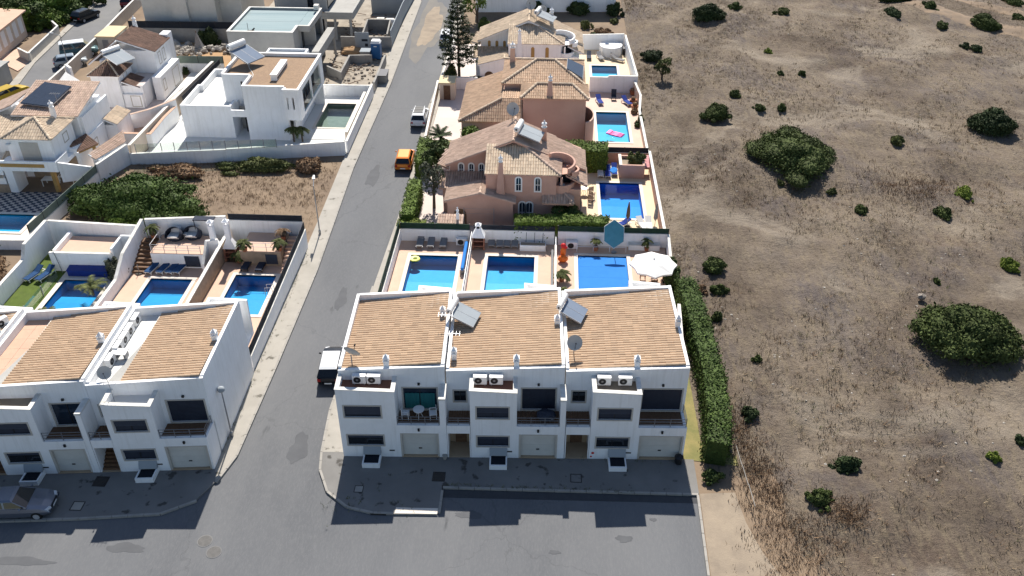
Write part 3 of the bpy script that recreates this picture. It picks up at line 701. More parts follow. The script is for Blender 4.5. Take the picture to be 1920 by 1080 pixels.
    if wide_pane=='curtain_teal':
        cu=MB(xf); 
        for side_ in (0,1):
            for k in range(7):
                x=g0+.42+side_*.98+k*.13; cu.box(x,x+.128,SB+.02+.025*(k%2),SB+.05+.025*(k%2),3.0,4.25)
        cu.build('curtain','curtain_teal',f_)
    if wide_pane=='shutter_dark':
        s=MB(xf); n=16
        for k in range(n): z0=2.96+1.75*k/n; s.box(g0+.34,g1-.28,SB+.07,SB+.09,z0,z0+1.75/n-.012)
        s.build('shutter_slats','shutter_dark',f_)
    if entry: window(T,xf,entry[0]+.42,entry[1]-.30,3.62,4.52,SB,pane='glass_dark')
    d=MB(xf).box(dg[0],dg[1],.16,.20,.18,2.15)
    for k in range(4): d.box(dg[0],dg[1],.152,.159,.20+.49*k,.20+.49*k+.465)
    dr=d.build('garage_door',gm,T); box('handle','black_plastic',dr,(dg[0]+dg[1])/2-.10,(dg[0]+dg[1])/2+.10,.12,.15,.72,.80,xf)
    box('door_sill','entry_tile',T,dg[0],dg[1],-.02,.16,.10,.175,xf)
    fr=MB(xf)
    fr.box(dg[0]-.02,dg[0]+.10,-.015,.14,.16,2.18); fr.box(dg[1]-.10,dg[1]+.02,-.015,.14,.16,2.18); fr.box(dg[0]+.10,dg[1]-.10,-.015,.14,2.10,2.18); fr.build('garage_frame','stone_frame',T)
    if entry:
        p=MB(xf); p.box(e0+.055,e1-.005,SB-.03,SB-.003,0,2.55); p.box(e0+.055,e1-.005,.0,SB-.035,.08,.13); p.build('porch_tiles','entry_tile',T)
        do=box('door','wood_brown',T,e0+.42,e1-.34,SB-.08,SB-.035,.14,2.2,xf); box('door_glass','glass_dark',do,e0+.6,e1-.52,SB-.10,SB-.081,.9,1.9,xf)
        if stairs:
            st=MB(xf)
            for k in range(6): st.box(e0+.07,e1-.07,.15+.2*k,.345+.2*k,.13,.28+.16*k)
            st.build('stairs','wood_brown',T)
    # light well of the basement: white upstand with dark grate, sloped slab above
    um=(wlo[0]+wlo[1])/2+.35
    lw=MB(xf)
    for q in ((-.56,.56,-1.02,-.92),(-.56,-.47,-.92,-.02),(.47,.56,-.92,-.02)): lw.box(um+q[0],um+q[1],q[2],q[3],.02,.46)
    lo=lw.build('light_well','white_stucco',T)
    gb=MB(xf); gb.box(um-.47,um+.47,-.92,-.02,.34,.39)
    for k in range(9): gb.box(um-.46+.1*k+.02,um-.46+.1*k+.05,-.92,-.02,.392,.415)
    gb.build('grate','screen_dark',lo)
    MB(xf).hexa([(um-.56,-.24,.50),(um+.56,-.24,.50),(um+.56,-.003,.50),(um-.56,-.003,.50),(um-.56,-.24,.56),(um+.56,-.24,.56),(um+.56,-.003,1.02),(um-.56,-.003,1.02)]).build('sloped_slab','solar_pale',lo)
    box('meter_flap','iron',T,u1-.62,u1-.28,-.02,-.002,.62,.72,xf)
    box('wall_lamp','black_plastic',T,(g0+g1)/2-.06,(g0+g1)/2+.06,-.09,-.002,2.42,2.62,xf)
    box('house_lamp','black_plastic',T,(g0+g1)/2-.07,(g0+g1)/2+.07,SB-.12,SB-.002,5.02,5.16,xf)
    # roof tiles rise to the right; channels run along u
    tl=zl-.30; tr=zr-.05; A=a+sw+strip
    P=[xf(A,SB+wt+.01,tl+.18),xf(A,VB_-.23,tl),xf(b_-sw-.01,VB_-.23,tr),xf(b_-sw-.01,SB+wt+.01,tr+.06)]
    tiles(T,[Vector(p) for p in P],'terracotta',w=.245,row=.40,h=.105,seed=int(a*10)+50)
    MB(xf).hexa([(a+sw+.002,SB+wt+.002,4.9),(b_-sw-.002,SB+wt+.002,4.9),(b_-sw-.002,VB_-.23,4.9),(a+sw+.002,VB_-.23,4.9),
                 (a+sw+.002,SB+wt+.002,tl-.16),(b_-sw-.002,SB+wt+.002,tr-.2),(b_-sw-.002,VB_-.23,tr-.26),(a+sw+.002,VB_-.23,tl-.3)]).build('roof_deck','grey_render',T)
    if strip:
        s=MB(xf); n=7
        for k in range(n):
            v0=SB+wt+.02+(VB_-.26-SB-wt)*k/n; v1=SB+wt+.02+(VB_-.26-SB-wt)*(k+1)/n
            for j in range(2): s.box(a+sw+.01+(strip-.05)/2*j,a+sw+.01+(strip-.05)/2*(j+1)-.012,v0,v1-.012,5.45,5.72)
        s.build('flat_terrace',stripm,T)
        box('terrace_kerb','wall_cap',T,A-.05,A-.002,SB+wt+.01,VB_-.24,5.45,tl+.12,xf)
    # white fillet at the left edge of the tiles
    return T
FR=Frame((-12.52,40.69),2.0,2.0,.0052,0)
TH1=townhouse(FR,'left house of the nearest three-house white terrace, teal curtains in its balcony door',0,6.62,None,(0,3.62),(3.62,6.33),(6.33,6.72),endL=True,wide_pane='curtain_teal',mud='terrace_red')
TH2=townhouse(FR,'middle house of the nearest three-house white terrace, between two solar heaters',6.72,14.12,(6.74,8.22),(8.24,11.15),(11.15,13.86),(13.86,14.20),wide_pane='shutter_dark',low='shutter_dark',mud='terrace_red')
TH3=townhouse(FR,'right end house of the nearest white terrace, beside the tall hedge',14.20,21.85,(14.24,15.78),(15.80,18.78),(18.78,21.85),None,endR=True,wide_pane='shutter_dark',mud='terrace_mud')
FL=Frame((-20.48,39.15),5.1,1.0,.003,0)
TL3=townhouse(FL,'right end house of the left terrace, blank white gable to the side street',-7.10,0,(-7.08,-5.78),(-5.76,-2.86),(-2.86,0),None,endR=True,strip=1.75,mud='patio_white',stairs=True,low='shutter_dark',boxz=(5.72,5.5))
TL2=townhouse(FL,'second house of the left terrace, salmon roof terrace strip',-14.20,-7.12,(-14.18,-12.88),(-12.86,-9.90),(-9.90,-7.46),(-7.44,-7.12),strip=1.75,mud='terrace_mud',stairs=True,stripm='terrace_salmon',wide_pane='glass',boxz=(5.72,5.5))
TL1=townhouse(FL,'house of the left terrace cut by the left picture edge',-21.30,-14.22,(-21.28,-19.98),(-19.96,-17.0),(-17.0,-14.56),(-14.54,-14.22),strip=1.75,mud='terrace_mud',stairs=True,stripm='terrace_salmon',boxz=(5.72,5.5))
for T,xf,us in ((TH1,FR,(4.1,6.4)),(TH2,FR,(11.6,13.9)),(TH3,FR,(19.1,21.4)),(TL3,FL,(-2.6,-.0)),(TL2,FL,(-9.6,-7.3)),(TL1,FL,(-16.8,-14.5))):
    b=MB(xf); u0,u1=us; v0=VB_+.003                                # rear balcony enclosure with a sloping top
    b.hexa([(u0,v0+1.3,2.6),(u1,v0+1.3,2.6),(u1,v0+1.5,2.6),(u0,v0+1.5,2.6),(u0,v0+1.3,5.9),(u1,v0+1.3,5.6),(u1,v0+1.5,5.6),(u0,v0+1.5,5.9)])
    b.hexa([(u0,v0,2.6),(u0+.2,v0,2.6),(u0+.2,v0+1.298,2.6),(u0,v0+1.298,2.6),(u0,v0,5.9),(u0+.2,v0,5.9),(u0+.2,v0+1.298,5.9),(u0,v0+1.298,5.9)])
    b.box(u0+.202,u1,v0,v0+1.298,2.6,2.8); b.build('rear_balcony','white_stucco',T)
# chimneys on the terrace roofs
for T,xf,u,v,z in ((TH1,FR,3.0,1.75,6.0),(TH1,FR,6.15,6.6,6.1),(TH2,FR,11.1,1.75,6.05),(TH2,FR,13.75,5.6,6.1),(TH2,FR,7.15,2.6,5.9),(TH3,FR,18.6,1.75,6.05),(TH3,FR,21.65,5.2,6.3),(TL3,FL,-.35,5.2,6.2),(TL2,FL,-7.5,5.3,6.15)):
    chimney(T,xf,u,v,z,1.05,.32)
# ---------------------------------------------------------------- things that repeat: builders (origin at the base, facing -y)
def mk_ac():
    t=thing('air_conditioner','white outdoor air conditioning unit','air conditioner')
    MB().box(-.42,.42,-.17,.17,.07,.66).build('casing','plastic_white',t)
    g=MB().add([(-.12+.235*math.cos(i*.3927),-.176,.365+.235*math.sin(i*.3927)) for i in range(16)],[tuple(range(16))]).build('fan_grille','black_plastic',t)
    MB().add([(-.12+.08*math.cos(i*.785),-.181,.365+.08*math.sin(i*.785)) for i in range(8)],[tuple(range(8))]).build('fan_hub','metal_grey',g)
    b=MB()
    for x in (-.3,.3): b.box(x-.03,x+.03,-.2,.2,0,.07)
    b.build('feet','metal_grey',t); return t
AC=Proto(mk_ac,'air conditioning units on the roofs')
def mk_dish():
    t=thing('satellite_dish','satellite dish','satellite dish')
    MB().tube((0,.05,0),(0,.05,.75),.03).build('mast','metal_grey',t)
    b=MB(); n=16; rings=((0,0),(.25,.03),(.45,.10))
    d=Vector((0,-1,.55)).normalized(); a=Vector((1,0,0)); c=d.cross(a)
    vs=[]; o=Vector((0,.02,.85))
    for r_,h in rings:
        for i in range(n): th=6.2832*i/n; vs.append(tuple(o+d*h+a*r_*math.cos(th)+c*r_*math.sin(th)))
    fs=[(j*n+i,j*n+(i+1)%n,(j+1)*n+(i+1)%n,(j+1)*n+i) for j in range(2) for i in range(n)]
    b.add(vs,fs); b.add([tuple(Vector(v)-d*.02) for v in vs],[f[::-1] for f in fs]); di=b.build('reflector','dish_grey',t,smooth=True)
    MB().tube(o-c*.42,o+d*.42,.014).tube(o+d*.38,o+d*.50,.04).build('feed_arm','metal_dark',di); return t
DISH=Proto(mk_dish,'satellite dishes on the roofs')
def mk_heater(panel='solar_pale'):
    def fn():
        t=thing('solar_heater','solar water heater','solar heater')      # faces +x, tank at the high end
        fr=MB()
        for y in (-.85,.85):
            fr.tube((-.25,y,0),(-.25,y,.95),.025).tube((1.75,y,.05),(-.25,y,.72),.025).tube((-.25,y,.95),(.5,y,.48),.02)
        fr.build('stand','metal_grey',t)
        p=MB()
        for y0,y1 in ((-1.02,-.01),(.01,1.02)): p.slab([(-.15,y0,.82),(1.85,y0,.16),(1.85,y1,.16),(-.15,y1,.82)],(0.03,0,.09))
        pa=p.build('panel',panel,t)
        e=MB()
        for y0,y1 in ((-1.05,-1.02),(1.02,1.05),(-.01,.01)): e.slab([(-.17,y0,.82),(1.87,y0,.15),(1.87,y1,.15),(-.17,y1,.82)],(0.03,0,.11))
        e.build('panel_frame','aluminium',pa)
        tk=MB(); n=14; vs=[]
        for y,r_ in ((-1.0,.12),(-.95,.26),(.95,.26),(1.0,.12)):
            for i in range(n): th=6.2832*i/n; vs.append((-.32+r_*math.cos(th),y,1.16+r_*math.sin(th)))
        tk.add(vs,[(j*n+i,j*n+(i+1)%n,(j+1)*n+(i+1)%n,(j+1)*n+i) for j in range(3) for i in range(n)]+[tuple(range(n))[::-1],tuple(range(3*n,4*n))]).build('tank','plastic_white',t,smooth=False)
        MB().tube((-.32,-1.0,1.16),(-.32,-1.03,1.16),.1).tube((-.3,.9,.95),(-.1,.95,.8),.03).build('tank_cap','black_plastic',t); return t
    return fn
HEATM=Proto(mk_heater('solar_mid'),'solar water heaters'); HEAT=Proto(mk_heater(),'solar water heaters'); HEATB=Proto(mk_heater('solar_glass'),'solar water heaters')
def mk_lounger(fab,frame='plastic_white'):
    def fn():
        t=thing('sun_lounger','sun lounger','sun lounger')               # head at +y
        b=MB()
        for x in (-.31,.27): b.box(x,x+.04,-.95,.95,.24,.30)
        for y in (-.93,0,.9): b.box(-.27,.27,y,y+.04,.245,.295)
        b.build('frame',frame,t)
        for x in (-.29,.25):
            for y in (-.85,.75): MB().box(x,x+.05,y,y+.05,0,.24).build('leg',frame,t)
        MB().hexa([(-.28,-.94,.305),(.28,-.94,.305),(.28,.28,.305),(-.28,.28,.305),(-.28,-.94,.37),(.28,-.94,.37),(.28,.28,.37),(-.28,.28,.37)]).build('seat',fab,t)
        MB().hexa([(-.28,.285,.305),(.28,.285,.305),(.28,.92,.66),(-.28,.92,.66),(-.28,.25,.37),(.28,.25,.37),(.28,.88,.725),(-.28,.88,.725)]).build('backrest',fab,t); return t
    return fn
LG_=Proto(mk_lounger('fabric_grey','metal_grey'),'grey loungers behind the nearest terrace'); LBL=Proto(mk_lounger('fabric_blue'),'blue loungers on the pool decks')
LDK=Proto(mk_lounger('fabric_dark','metal_dark'),'dark loungers on the pool decks'); LRY=Proto(mk_lounger('fabric_royal'),'royal blue loungers at the villas'); LWH=Proto(mk_lounger('fabric_white'),'white loungers at the villas')
def mk_chair(m='wood_brown'):
    def fn():
        t=thing('garden_chair','garden chair','chair')
        for x in (-.22,.18):
            for y in (-.22,.18): MB().box(x,x+.04,y,y+.04,0,.43).build('leg',m,t)
        MB().box(-.24,.24,-.24,.24,.43,.47).build('seat',m,t)
        b=MB(); b.box(-.24,-.2,.19,.23,.47,.9); b.box(.2,.24,.19,.23,.47,.9)
        for k in range(4): b.box(-.2,.2,.195,.225,.55+.09*k,.61+.09*k)
        b.build('backrest',m,t)
        for x in (-.25,.21): MB().box(x,x+.04,-.22,.22,.64,.67).box(x,x+.04,-.22,-.18,.47,.64).build('armrest',m,t); return t
    return fn
CHW=Proto(mk_chair('metal_white'),'white garden chairs'); CHB=Proto(mk_chair('wood_brown'),'brown wooden garden chairs')
def table(label,x,y,z,m='plastic_white',r_=.4,h=.73,rectd=None):
    t=thing('garden_table',label,'table',(x,y,z))
    if rectd:
        a,c=rectd; box('table_top',m,t,x-a,x+a,y-c,y+c,z+h-.05,z+h)
        for s in (-1,1):
            for q in (-1,1): box('leg',m,t,x+s*(a-.06)-.03,x+s*(a-.06)+.03,y+q*(c-.06)-.03,y+q*(c-.06)+.03,z,z+h-.05)
    else:
        MB().lathe([(r_,h-.035),(r_,h)],(x,y,z),20).build('table_top',m,t)
        for k in range(3):
            th=2.0944*k+.5; MB().tube((x+.35*r_*2*math.cos(th),y+.35*r_*2*math.sin(th),z),(x,y,z+h-.04),.02).build('leg',m,t)
    return t
def rot_loc(xf,u,v,z): return xf(u,v,z)
ang=R(2)
for u,w_ in ((1.35,'left air conditioner on the roof terrace of the left townhouse'),(2.25,'right air conditioner on the roof terrace of the left townhouse')): AC(FR(u,1.12,5.36),ang,w_)
for u,w_ in ((8.85,'left air conditioner on the roof terrace of the middle townhouse'),(9.85,'right air conditioner on the roof terrace of the middle townhouse')): AC(FR(u,1.12,5.36),ang,w_)
for u,w_ in ((16.55,'left air conditioner on the muddy roof terrace of the right townhouse'),(17.85,'right air conditioner on the muddy roof terrace of the right townhouse')): AC(FR(u,1.12,5.36),ang,w_)
names=['nearest','second nearest','third','second farthest','farthest']
for k,v in enumerate((3.9,5.2,6.15,7.1,8.3)): AC(FL(-6.55,v,5.72),R(90),f'{names[k]} of the five air conditioners on the white strip of the left terrace roof')
for k,v in enumerate((4.6,5.5,6.5,7.6)): AC(FL(-14.65-.0,v,5.72) if False else FL(-14.75,v,6.35),R(60),f"{['nearest','second nearest','third','farthest'][k]} of the four air conditioners at the left picture edge")
for k,v in enumerate((4.6,5.5,6.5,7.6)): pass
bx=thing('roof_hatch','white square board lying between the air conditioners on the left terrace','board',FL(-6.2,4.55,5.73)); MB(FL).hexa([(-6.65,4.25,6.25),(-5.75,4.25,6.15),(-5.75,4.9,6.15),(-6.65,4.9,6.25),(-6.65,4.25,6.3),(-5.75,4.25,6.2),(-5.75,4.9,6.2),(-6.65,4.9,6.3)]).build('lid','plastic_white',bx); MB(FL).box(-6.6,-6.5,4.3,4.85,5.73,6.25).box(-5.9,-5.8,4.3,4.85,5.73,6.16).build('supports','metal_grey',bx)
DISH(FR(.85,1.95,6.02),R(160),'satellite dish at the front left corner of the left townhouse roof',1.25)
DISH(FR(14.75,3.0,6.1),R(10),'round dark satellite dish beside the blue solar panel, right townhouse',1.12)
DISH(FL(-6.1,2.1,5.72),R(20),'small satellite dish on the white roof strip of the left terrace',.95)
HEAT(FR(7.05,6.6,6.15),R(-14),'solar heater with pale panels between the left and middle townhouse roofs',(.78,.80,.9))
HEATM(FR(14.35,6.9,6.15),R(-18),'solar heater with dark blue panels on the right townhouse roof',(.72,.80,.9))
def antenna(loc,h,label,n=5):
    t=thing('tv_antenna',label,'antenna',loc); MB().tube(loc,(loc[0],loc[1],loc[2]+h),.018).build('mast','metal_grey',t)
    b=MB(); z=loc[2]+h-.05; b.box(loc[0]-.5,loc[0]+.5,loc[1]-.012,loc[1]+.012,z,z+.02)
    for k in range(n): x=loc[0]-.45+.9*k/(n-1); b.box(x-.008,x+.008,loc[1]-.25,loc[1]+.25,z+.022,z+.035)
    b.build('elements','metal_grey',t)
antenna(FR(6.45,5.3,6.2),1.3,'antenna beside the solar heater of the left townhouse'); antenna(FR(7.0,3.9,6.0),1.1,'antenna below the pale solar heater, middle townhouse')
antenna(FL(-5.35,.9,5.26),1.5,'antenna on the roof box of the left terrace')
# balcony furniture of the left townhouse
c_=FR(4.95,.75,0); table('round white table on the balcony of the left townhouse',c_[0],c_[1],BZ,'plastic_white',.36)
c_=FR(4.1,.72,BZ); CHW(c_,R(90),'white chair left of the round balcony table'); c_=FR(5.85,.72,BZ); CHW(c_,R(-80),'white chair right of the round balcony table')
c_=FR(13.0,.75,BZ); cv=thing('covered_bundle','dark covered furniture bundle on the middle balcony','covered furniture',c_); MB().ell((c_[0],c_[1],BZ+.32),.62,.45,.36,12,7,.08,random.Random(2)).build('cover','fabric_dark',cv); MB().tube((c_[0]-.5,c_[1]-.3,BZ+.3),(c_[0]+.5,c_[1]-.38,BZ+.28),.03).build('strap','metal_grey',cv)
for u,v,l in ((6.55,-.12,'small pale plant pot by the left townhouse pillar'),):
    c_=FR(u,v,.10); t=thing('plant_pot',l,'plant pot',c_); MB().lathe([(.12,0),(.17,.3),(.15,.3)],c_,10).build('pot','kerb_stone',t)
c_=FR(21.55,-.25,.10); t=thing('waste_bin','dark round bin at the right end of the terrace','bin',c_); MB().lathe([(.22,0),(.26,.5),(.27,.5),(.2,.58)],c_,12).build('body','black_plastic',t); MB().lathe([(.28,.5),(.28,.54),(.1,.62)],c_,12).build('lid','metal_dark',t)
c_=FR(16.05,-.006,0); t=thing('wall_plaque','red round marks on the wall beside the right light well','wall mark',c_)
for dx,z,r_ in ((0,.62,.10),(-.1,.30,.07)): MB(FR).add([(16.05+dx+r_*math.cos(i*.63),-.008,z+r_*math.sin(i*.63)) for i in range(10)],[tuple(range(10))[::-1]]).build('disc','float_red',t)

# ---------------------------------------------------------------- gardens behind the nearest terrace
YB=67.42
holes=[rect(*grow(PR[k],.30)) for k in ('R1','R2','R3')]
sheet('pool_deck','deck_tile',rect(-12.75,-6.45,51,YB-.1),[holes[0]],.05,.08); sheet('pool_deck','deck_tile',rect(-6.35,.95,51,YB-.1),[holes[1]],.05,.08)
sheet('pool_deck','deck_tile',[(1.1,51),(9.4,51),(10.0,58),(10.7,YB-.1),(1.1,YB-.1)],[holes[2]],.05,.08)
gwall('white wall with green screen along the side street pavement',[(-12.85,50.6),(-12.85,YB)],1.15,.22,screen=(.75,'screen_green'))
gwall('white back wall with dark screen behind the left pool',[(-12.72,YB),(-6.6,YB)],1.25,.2,screen=(.55,'screen_green'))
gwall('white back wall behind the middle pool',[(-6.2,YB),(.9,YB)],1.35,.2,screen=(.45,'screen_dark'))
gwall('white back wall behind the covered pool',[(1.2,YB),(10.85,YB)],1.40,.2,screen=(.50,'screen_green'))
def lowwall(label,x,y0,y1,h=.75):
    t=gwall(label,[(x,y0),(x,y1)],h,.14); railing(t,None,[(x,y0+.05),(x,y1-.05)],h+.04,.5,3,1.4,'metal_grey'); return t
lowwall('low railed wall between left and middle pools',-6.40,52,YB-.2); lowwall('low railed wall between middle and covered pools',1.02,52,YB-.2)
gwall('white railed side wall at the field, nearest terrace',[(10.85,YB-.12),(10.75,64.2)],[1.4,1.1],.18)
gwall('white end wall with a bench of plants by the field corner',[(10.5,56.2),(10.2,51.2)],[1.9,1.9],.2)
for i,(px,py) in enumerate(((275,175),(338,175),(410,175))):
    x,y,_=[[(-10.93, 66.84, 0.0), (-9.97, 66.89, 0.0), (-8.87, 66.95, 0.0)]][0][i]; LG_((x,y,.05),R(0),f"{['left','middle','right'][i]} of the three grey loungers behind the left pool")
for i in range(4):
    x,y,_=[(-4.64, 67.31, 0.0), (-3.92, 67.27, 0.0), (-3.26, 67.3, 0.0), (-2.58, 67.28, 0.0)][i]; LG_((x,y,.05),R(0),f"{['leftmost','second','third','rightmost'][i]} of the four grey loungers behind the middle pool")
def pump(label,x,y):
    t=thing('heat_pump',label,'heat pump',(x,y,.05)); box('casing','plastic_white',t,x-.5,x+.5,y-.2,y+.2,.1,.75); MB().add([(x-.1+.27*math.cos(i*.3927),y-.206,.42+.27*math.sin(i*.3927)) for i in range(16)],[tuple(range(16))]).build('fan_grille','black_plastic',t); box('feet','metal_grey',t,x-.45,x+.45,y-.15,y+.15,.05,.1)
pump('white pool heat pump at the right end of the left pool garden',*(-7.26, 66.89)); pump('white pool heat pump by the wall of the covered pool garden',*(2.45, 66.82))
def bbq(label,x,y,z=.05,brick='brick_brown',h=3.0,m='white_stucco',w_=.55):
    t=thing('barbecue',label,'barbecue',(x,y,z)); b=MB(); 
    b.box(x-w_,x-w_+.12,y-.35,y+.35,z,z+1.25); b.box(x+w_-.12,x+w_,y-.35,y+.35,z,z+1.25); b.box(x-w_+.12,x+w_-.12,y+.25,y+.35,z,z+1.25)
    for k in (.35,.85): b.box(x-w_+.12,x+w_-.12,y-.33,y+.25,z+k,z+k+.08)
    b.build('firebox',brick,t); 
    c=MB(); c.add([(x-w_-.03,y-.38,z+1.25),(x+w_+.03,y-.38,z+1.25),(x+w_+.03,y+.38,z+1.25),(x-w_-.03,y+.38,z+1.25),(x-.2,y-.2,z+2.1),(x+.2,y-.2,z+2.1),(x+.2,y+.2,z+2.1),(x-.2,y+.2,z+2.1)],[(0,3,2,1),(4,5,6,7),(0,1,5,4),(1,2,6,5),(2,3,7,6),(3,0,4,7)])
    c.box(x-.2,x+.2,y-.2,y+.2,z+2.1,z+h-.45)
    for a,d in ((-1,-1),(1,-1),(1,1),(-1,1)): c.box(x+a*.16-.04,x+a*.16+.04,y+d*.16-.04,y+d*.16+.04,z+h-.45,z+h-.15)
    c.box(x-.26,x+.26,y-.26,y+.26,z+h-.15,z+h-.08); c.add([(x-.24,y-.24,z+h-.08),(x+.24,y-.24,z+h-.08),(x+.24,y+.24,z+h-.08),(x-.24,y+.24,z+h-.08),(x,y,z+h+.15)],[(0,1,4),(1,2,4),(2,3,4),(3,0,4)])
    c.build('chimney_hood',m,t); return t
bbq('brick barbecue with pale hood at the left of the middle pool garden',*(-5.74, 66.39),h=2.5)
t=thing('planter','white masonry planter behind the middle pool','planter',(-2.2,66.5,.05)); 
x0,x1=-2.11,0.15; yy=66.14
box('trough','white_stucco',t,x0,x1,yy,yy+.55,.05,.62); box('soil','terrace_mud',t,x0+.06,x1-.06,yy+.06,yy+.49,.62,.64)
for k,xx in enumerate((x0+.5,(x0+x1)/2+.1,x1-.3)):
    p=thing('parasol_stand',f"{['left','middle','right'][k]} dark folded pole standing behind the white planter",'pole',(xx,yy+.75,.05)); MB().lathe([(.2,0),(.2,.06),(.03,.08)],(xx,yy+.75,.05),10).build('foot','black_plastic',p); MB().tube((xx,yy+.75,.1),(xx+.05,yy+.75,1.5),.022).build('pole','metal_dark',p)
x,y=(-6.75, 66.34); x2,y2=(-6.69, 62.12)
t=thing('pool_cover_roll','long blue rolled pool cover beside the left pool','cover roll',(x,y,.05)); MB().tube((x-.05,y,.62),(x-.05,y2,.62),.15,12).build('roll','pool_cover',t)
for q in (y-.1,y2+.1): box('stand','metal_grey',t,x-.25,x+.15,q-.03,q+.03,.05,.5)
x,y=(0.7, 65.74); t=thing('pool_cover_roll','grey roller tube along the wall right of the middle pool','cover roll',(x,y,.05)); MB().tube((x+.05,y,.45),(x+.05,58.5,.45),.11,10).build('roll','fabric_grey',t); 
for q in (y-.1,58.6): box('stand','metal_dark',t,x-.1,x+.2,q-.03,q+.03,.05,.4)
# yellow float, toys
x,y=(-11.14, 64.43); t=thing('pool_float','yellow inflatable float in the corner of the left pool','pool float',(x,y,-.05)); MB().lathe([(.0,.0),(.42,.0),(.48,.06),(.42,.13),(0,.11)],(x,y,-.05),14).build('ring','float_yellow',t); MB().lathe([(0,.111),(.2,.125),(0,.135)],(x+.05,y,-.05),10).build('cushion','leaf_lime',t)
x,y=(1.66, 64.55); t=thing('inflatable_toy','orange and red inflatable animal by the covered pool','inflatable',(x,y,.05))
MB().ell((x,y,.38),.45,.3,.33,12,8).build('body','float_orange',t,smooth=True); MB().ell((x,y+.5,.75),.26,.26,.5,10,8).build('neck','float_orange',t,smooth=True); MB().ell((x,y+.55,1.35),.24,.24,.24,10,8).ell((x+.22,y+.5,1.2),.16,.12,.12,8,6).build('head','float_red',t,smooth=True)
# parasols
def parasol(label,x,y,z,r_,h,m,sides=8,drop=.45,open_=True):
    t=thing('parasol',label,'parasol',(x,y,z)); MB().lathe([(.28,0),(.28,.07),(.06,.1)],(x,y,z),12).build('foot','iron',t); MB().tube((x,y,z+.08),(x,y,z+h),.028,8).build('pole','metal_grey',t)
    b=MB(); n=sides
    if open_:
        for i in range(n):
            a0,a1=6.2832*i/n,6.2832*(i+1)/n; am=(a0+a1)/2; rm=r_*math.cos(math.pi/n)*.98
            P=lambda a,r2,zz:(x+r2*math.cos(a),y+r2*math.sin(a),z+zz)
            top=P(0,0,h); e0=P(a0,r_,h-drop); e1=P(a1,r_,h-drop); em=P(am,rm*.97,h-drop+.03); m0=P(a0,r_*.5,h-drop*.42); m1=P(a1,r_*.5,h-drop*.42); mm=P(am,rm*.48,h-drop*.46)
            b.add([top,m0,mm,m1,e0,em,e1,P(a0,r_,h-drop-.13),P(am,rm*.97,h-drop-.1),P(a1,r_,h-drop-.13)],[(0,1,2),(0,2,3),(1,4,5,2),(2,5,6,3),(4,7,8,5),(5,8,9,6)],random.random())
        ca=b.build('canopy',m,t); rb=MB()
        for i in range(n):
            a=6.2832*i/n; rb.tube((x,y,z+h-.06),(x+r_*.98*math.cos(a),y+r_*.98*math.sin(a),z+h-drop-.05),.012,4)
        rb.build('ribs','metal_grey',ca); MB().lathe([(.03,0),(.07,.03),(.02,.12)],(x,y,z+h),8).build('finial','plastic_white',t)
    else:
        b.lathe([(.05,h*.32),(.19,h*.42),(.15,h*.7),(.04,h)],(x,y,z),8).build('canopy',m,t)
    return t
parasol('large white open parasol at the covered pool',8.99,61.57,.05,1.95,2.5,'fabric_white',8,.55)
t=thing('parasol','tilted teal hexagonal parasol behind the covered pool','parasol',(6.01,66.3,.05)); x,y=6.01,66.3
MB().tube((x+.1,y,.05),(x+.1,y-.1,2.0),.03,8).lathe([(.25,0),(.25,.08)],(x+.1,y,.05),12).build('pole','metal_grey',t)
b=MB(); cz=2.0; vs=[(x,y-.25,cz)]; dn=Vector((0,-.80,.6)); ax=Vector((1,0,0)); ay=dn.cross(ax)
for i in range(6):
    a=math.pi/2+6.2832*i/6; p=Vector((x,y-.1,cz))+ax*.98*math.cos(a)-ay*1.25*math.sin(a); vs.append(tuple(p))
b.add(vs,[(0,1+i,1+(i+1)%6) for i in range(6)]); ca=b.build('canopy','fabric_teal',t); rb=MB()
for i in range(6): rb.tube(vs[1+i],vs[1+(i+1)%6],.022,4)
rb.build('canopy_hem','fabric_white',ca)
x,y=(9.27, 62.05); table('dark garden table under the large white parasol',x,y,.05,'metal_white',.55,.72)
for k,(dx,dy,ro,l) in enumerate(((-.95,.2,90,'left'),(0,.95,0,'far'),(.9,-.1,-90,'right'),(-.1,-.95,180,'near'))): CHB((x+dx,y+dy,.05),R(ro),f'brown garden chair on the {l} side of the table under the white parasol')
x,y=(8.33, 66.85); t=thing('planter','low white masonry bench in the corner of the covered pool garden','bench',(x,y,.05)); box('bench','white_stucco',t,x-.9,x+1.8,y-.1,y+.45,.05,.55); box('bench_top','wall_cap',t,x-.93,x+1.83,y-.13,y+.48,.55,.59)
t=thing('handrail','white rail across the deck behind the covered pool','handrail',(2.87,66.28,.05)); railing(t,None,[(2.87,66.28),(7.16,66.36)],.05,.55,1,1.6,'metal_white')

# ---------------------------------------------------------------- gardens of the left terrace
YL=65.75
hl=[rect(*grow(PR[k],.30)) for k in ('L1','L2','L3')]
sheet('pool_deck','deck_tile',rect(-27.3,-20.95,49.2,63.0),[hl[2]],.05,.08); sheet('pool_deck','deck_tile',rect(-34.5,-27.6,49.0,62.3),[hl[1]],.05,.08)
sheet('pool_deck','coping_stone',rect(-41.5,-35.0,48.8,61.3),[hl[0]],.05,.08)
sheet('artificial_turf','turf',[(-43.0,48.5),(-40.15,48.5),(-40.2,60.9),(-41.2,64.6),(-43.0,64.6)],(),.075,.06)
gwall('tall white wall with dark screen along the side street',[(-20.85,48.9),(-20.85,YL)],[1.35,1.9],.22,screen=(.62,'screen_dark'))
gwall('white back wall with dark screen, right garden of the left terrace',[(-20.95,YL+.02),(-27.35,YL+.02)],[2.65,2.65],.2,screen=(.55,'screen_dark'))
gwall('white back wall behind the wicker pods',[(-27.58,YL-.02),(-34.35,YL-.9)],[3.0,3.0],.2)
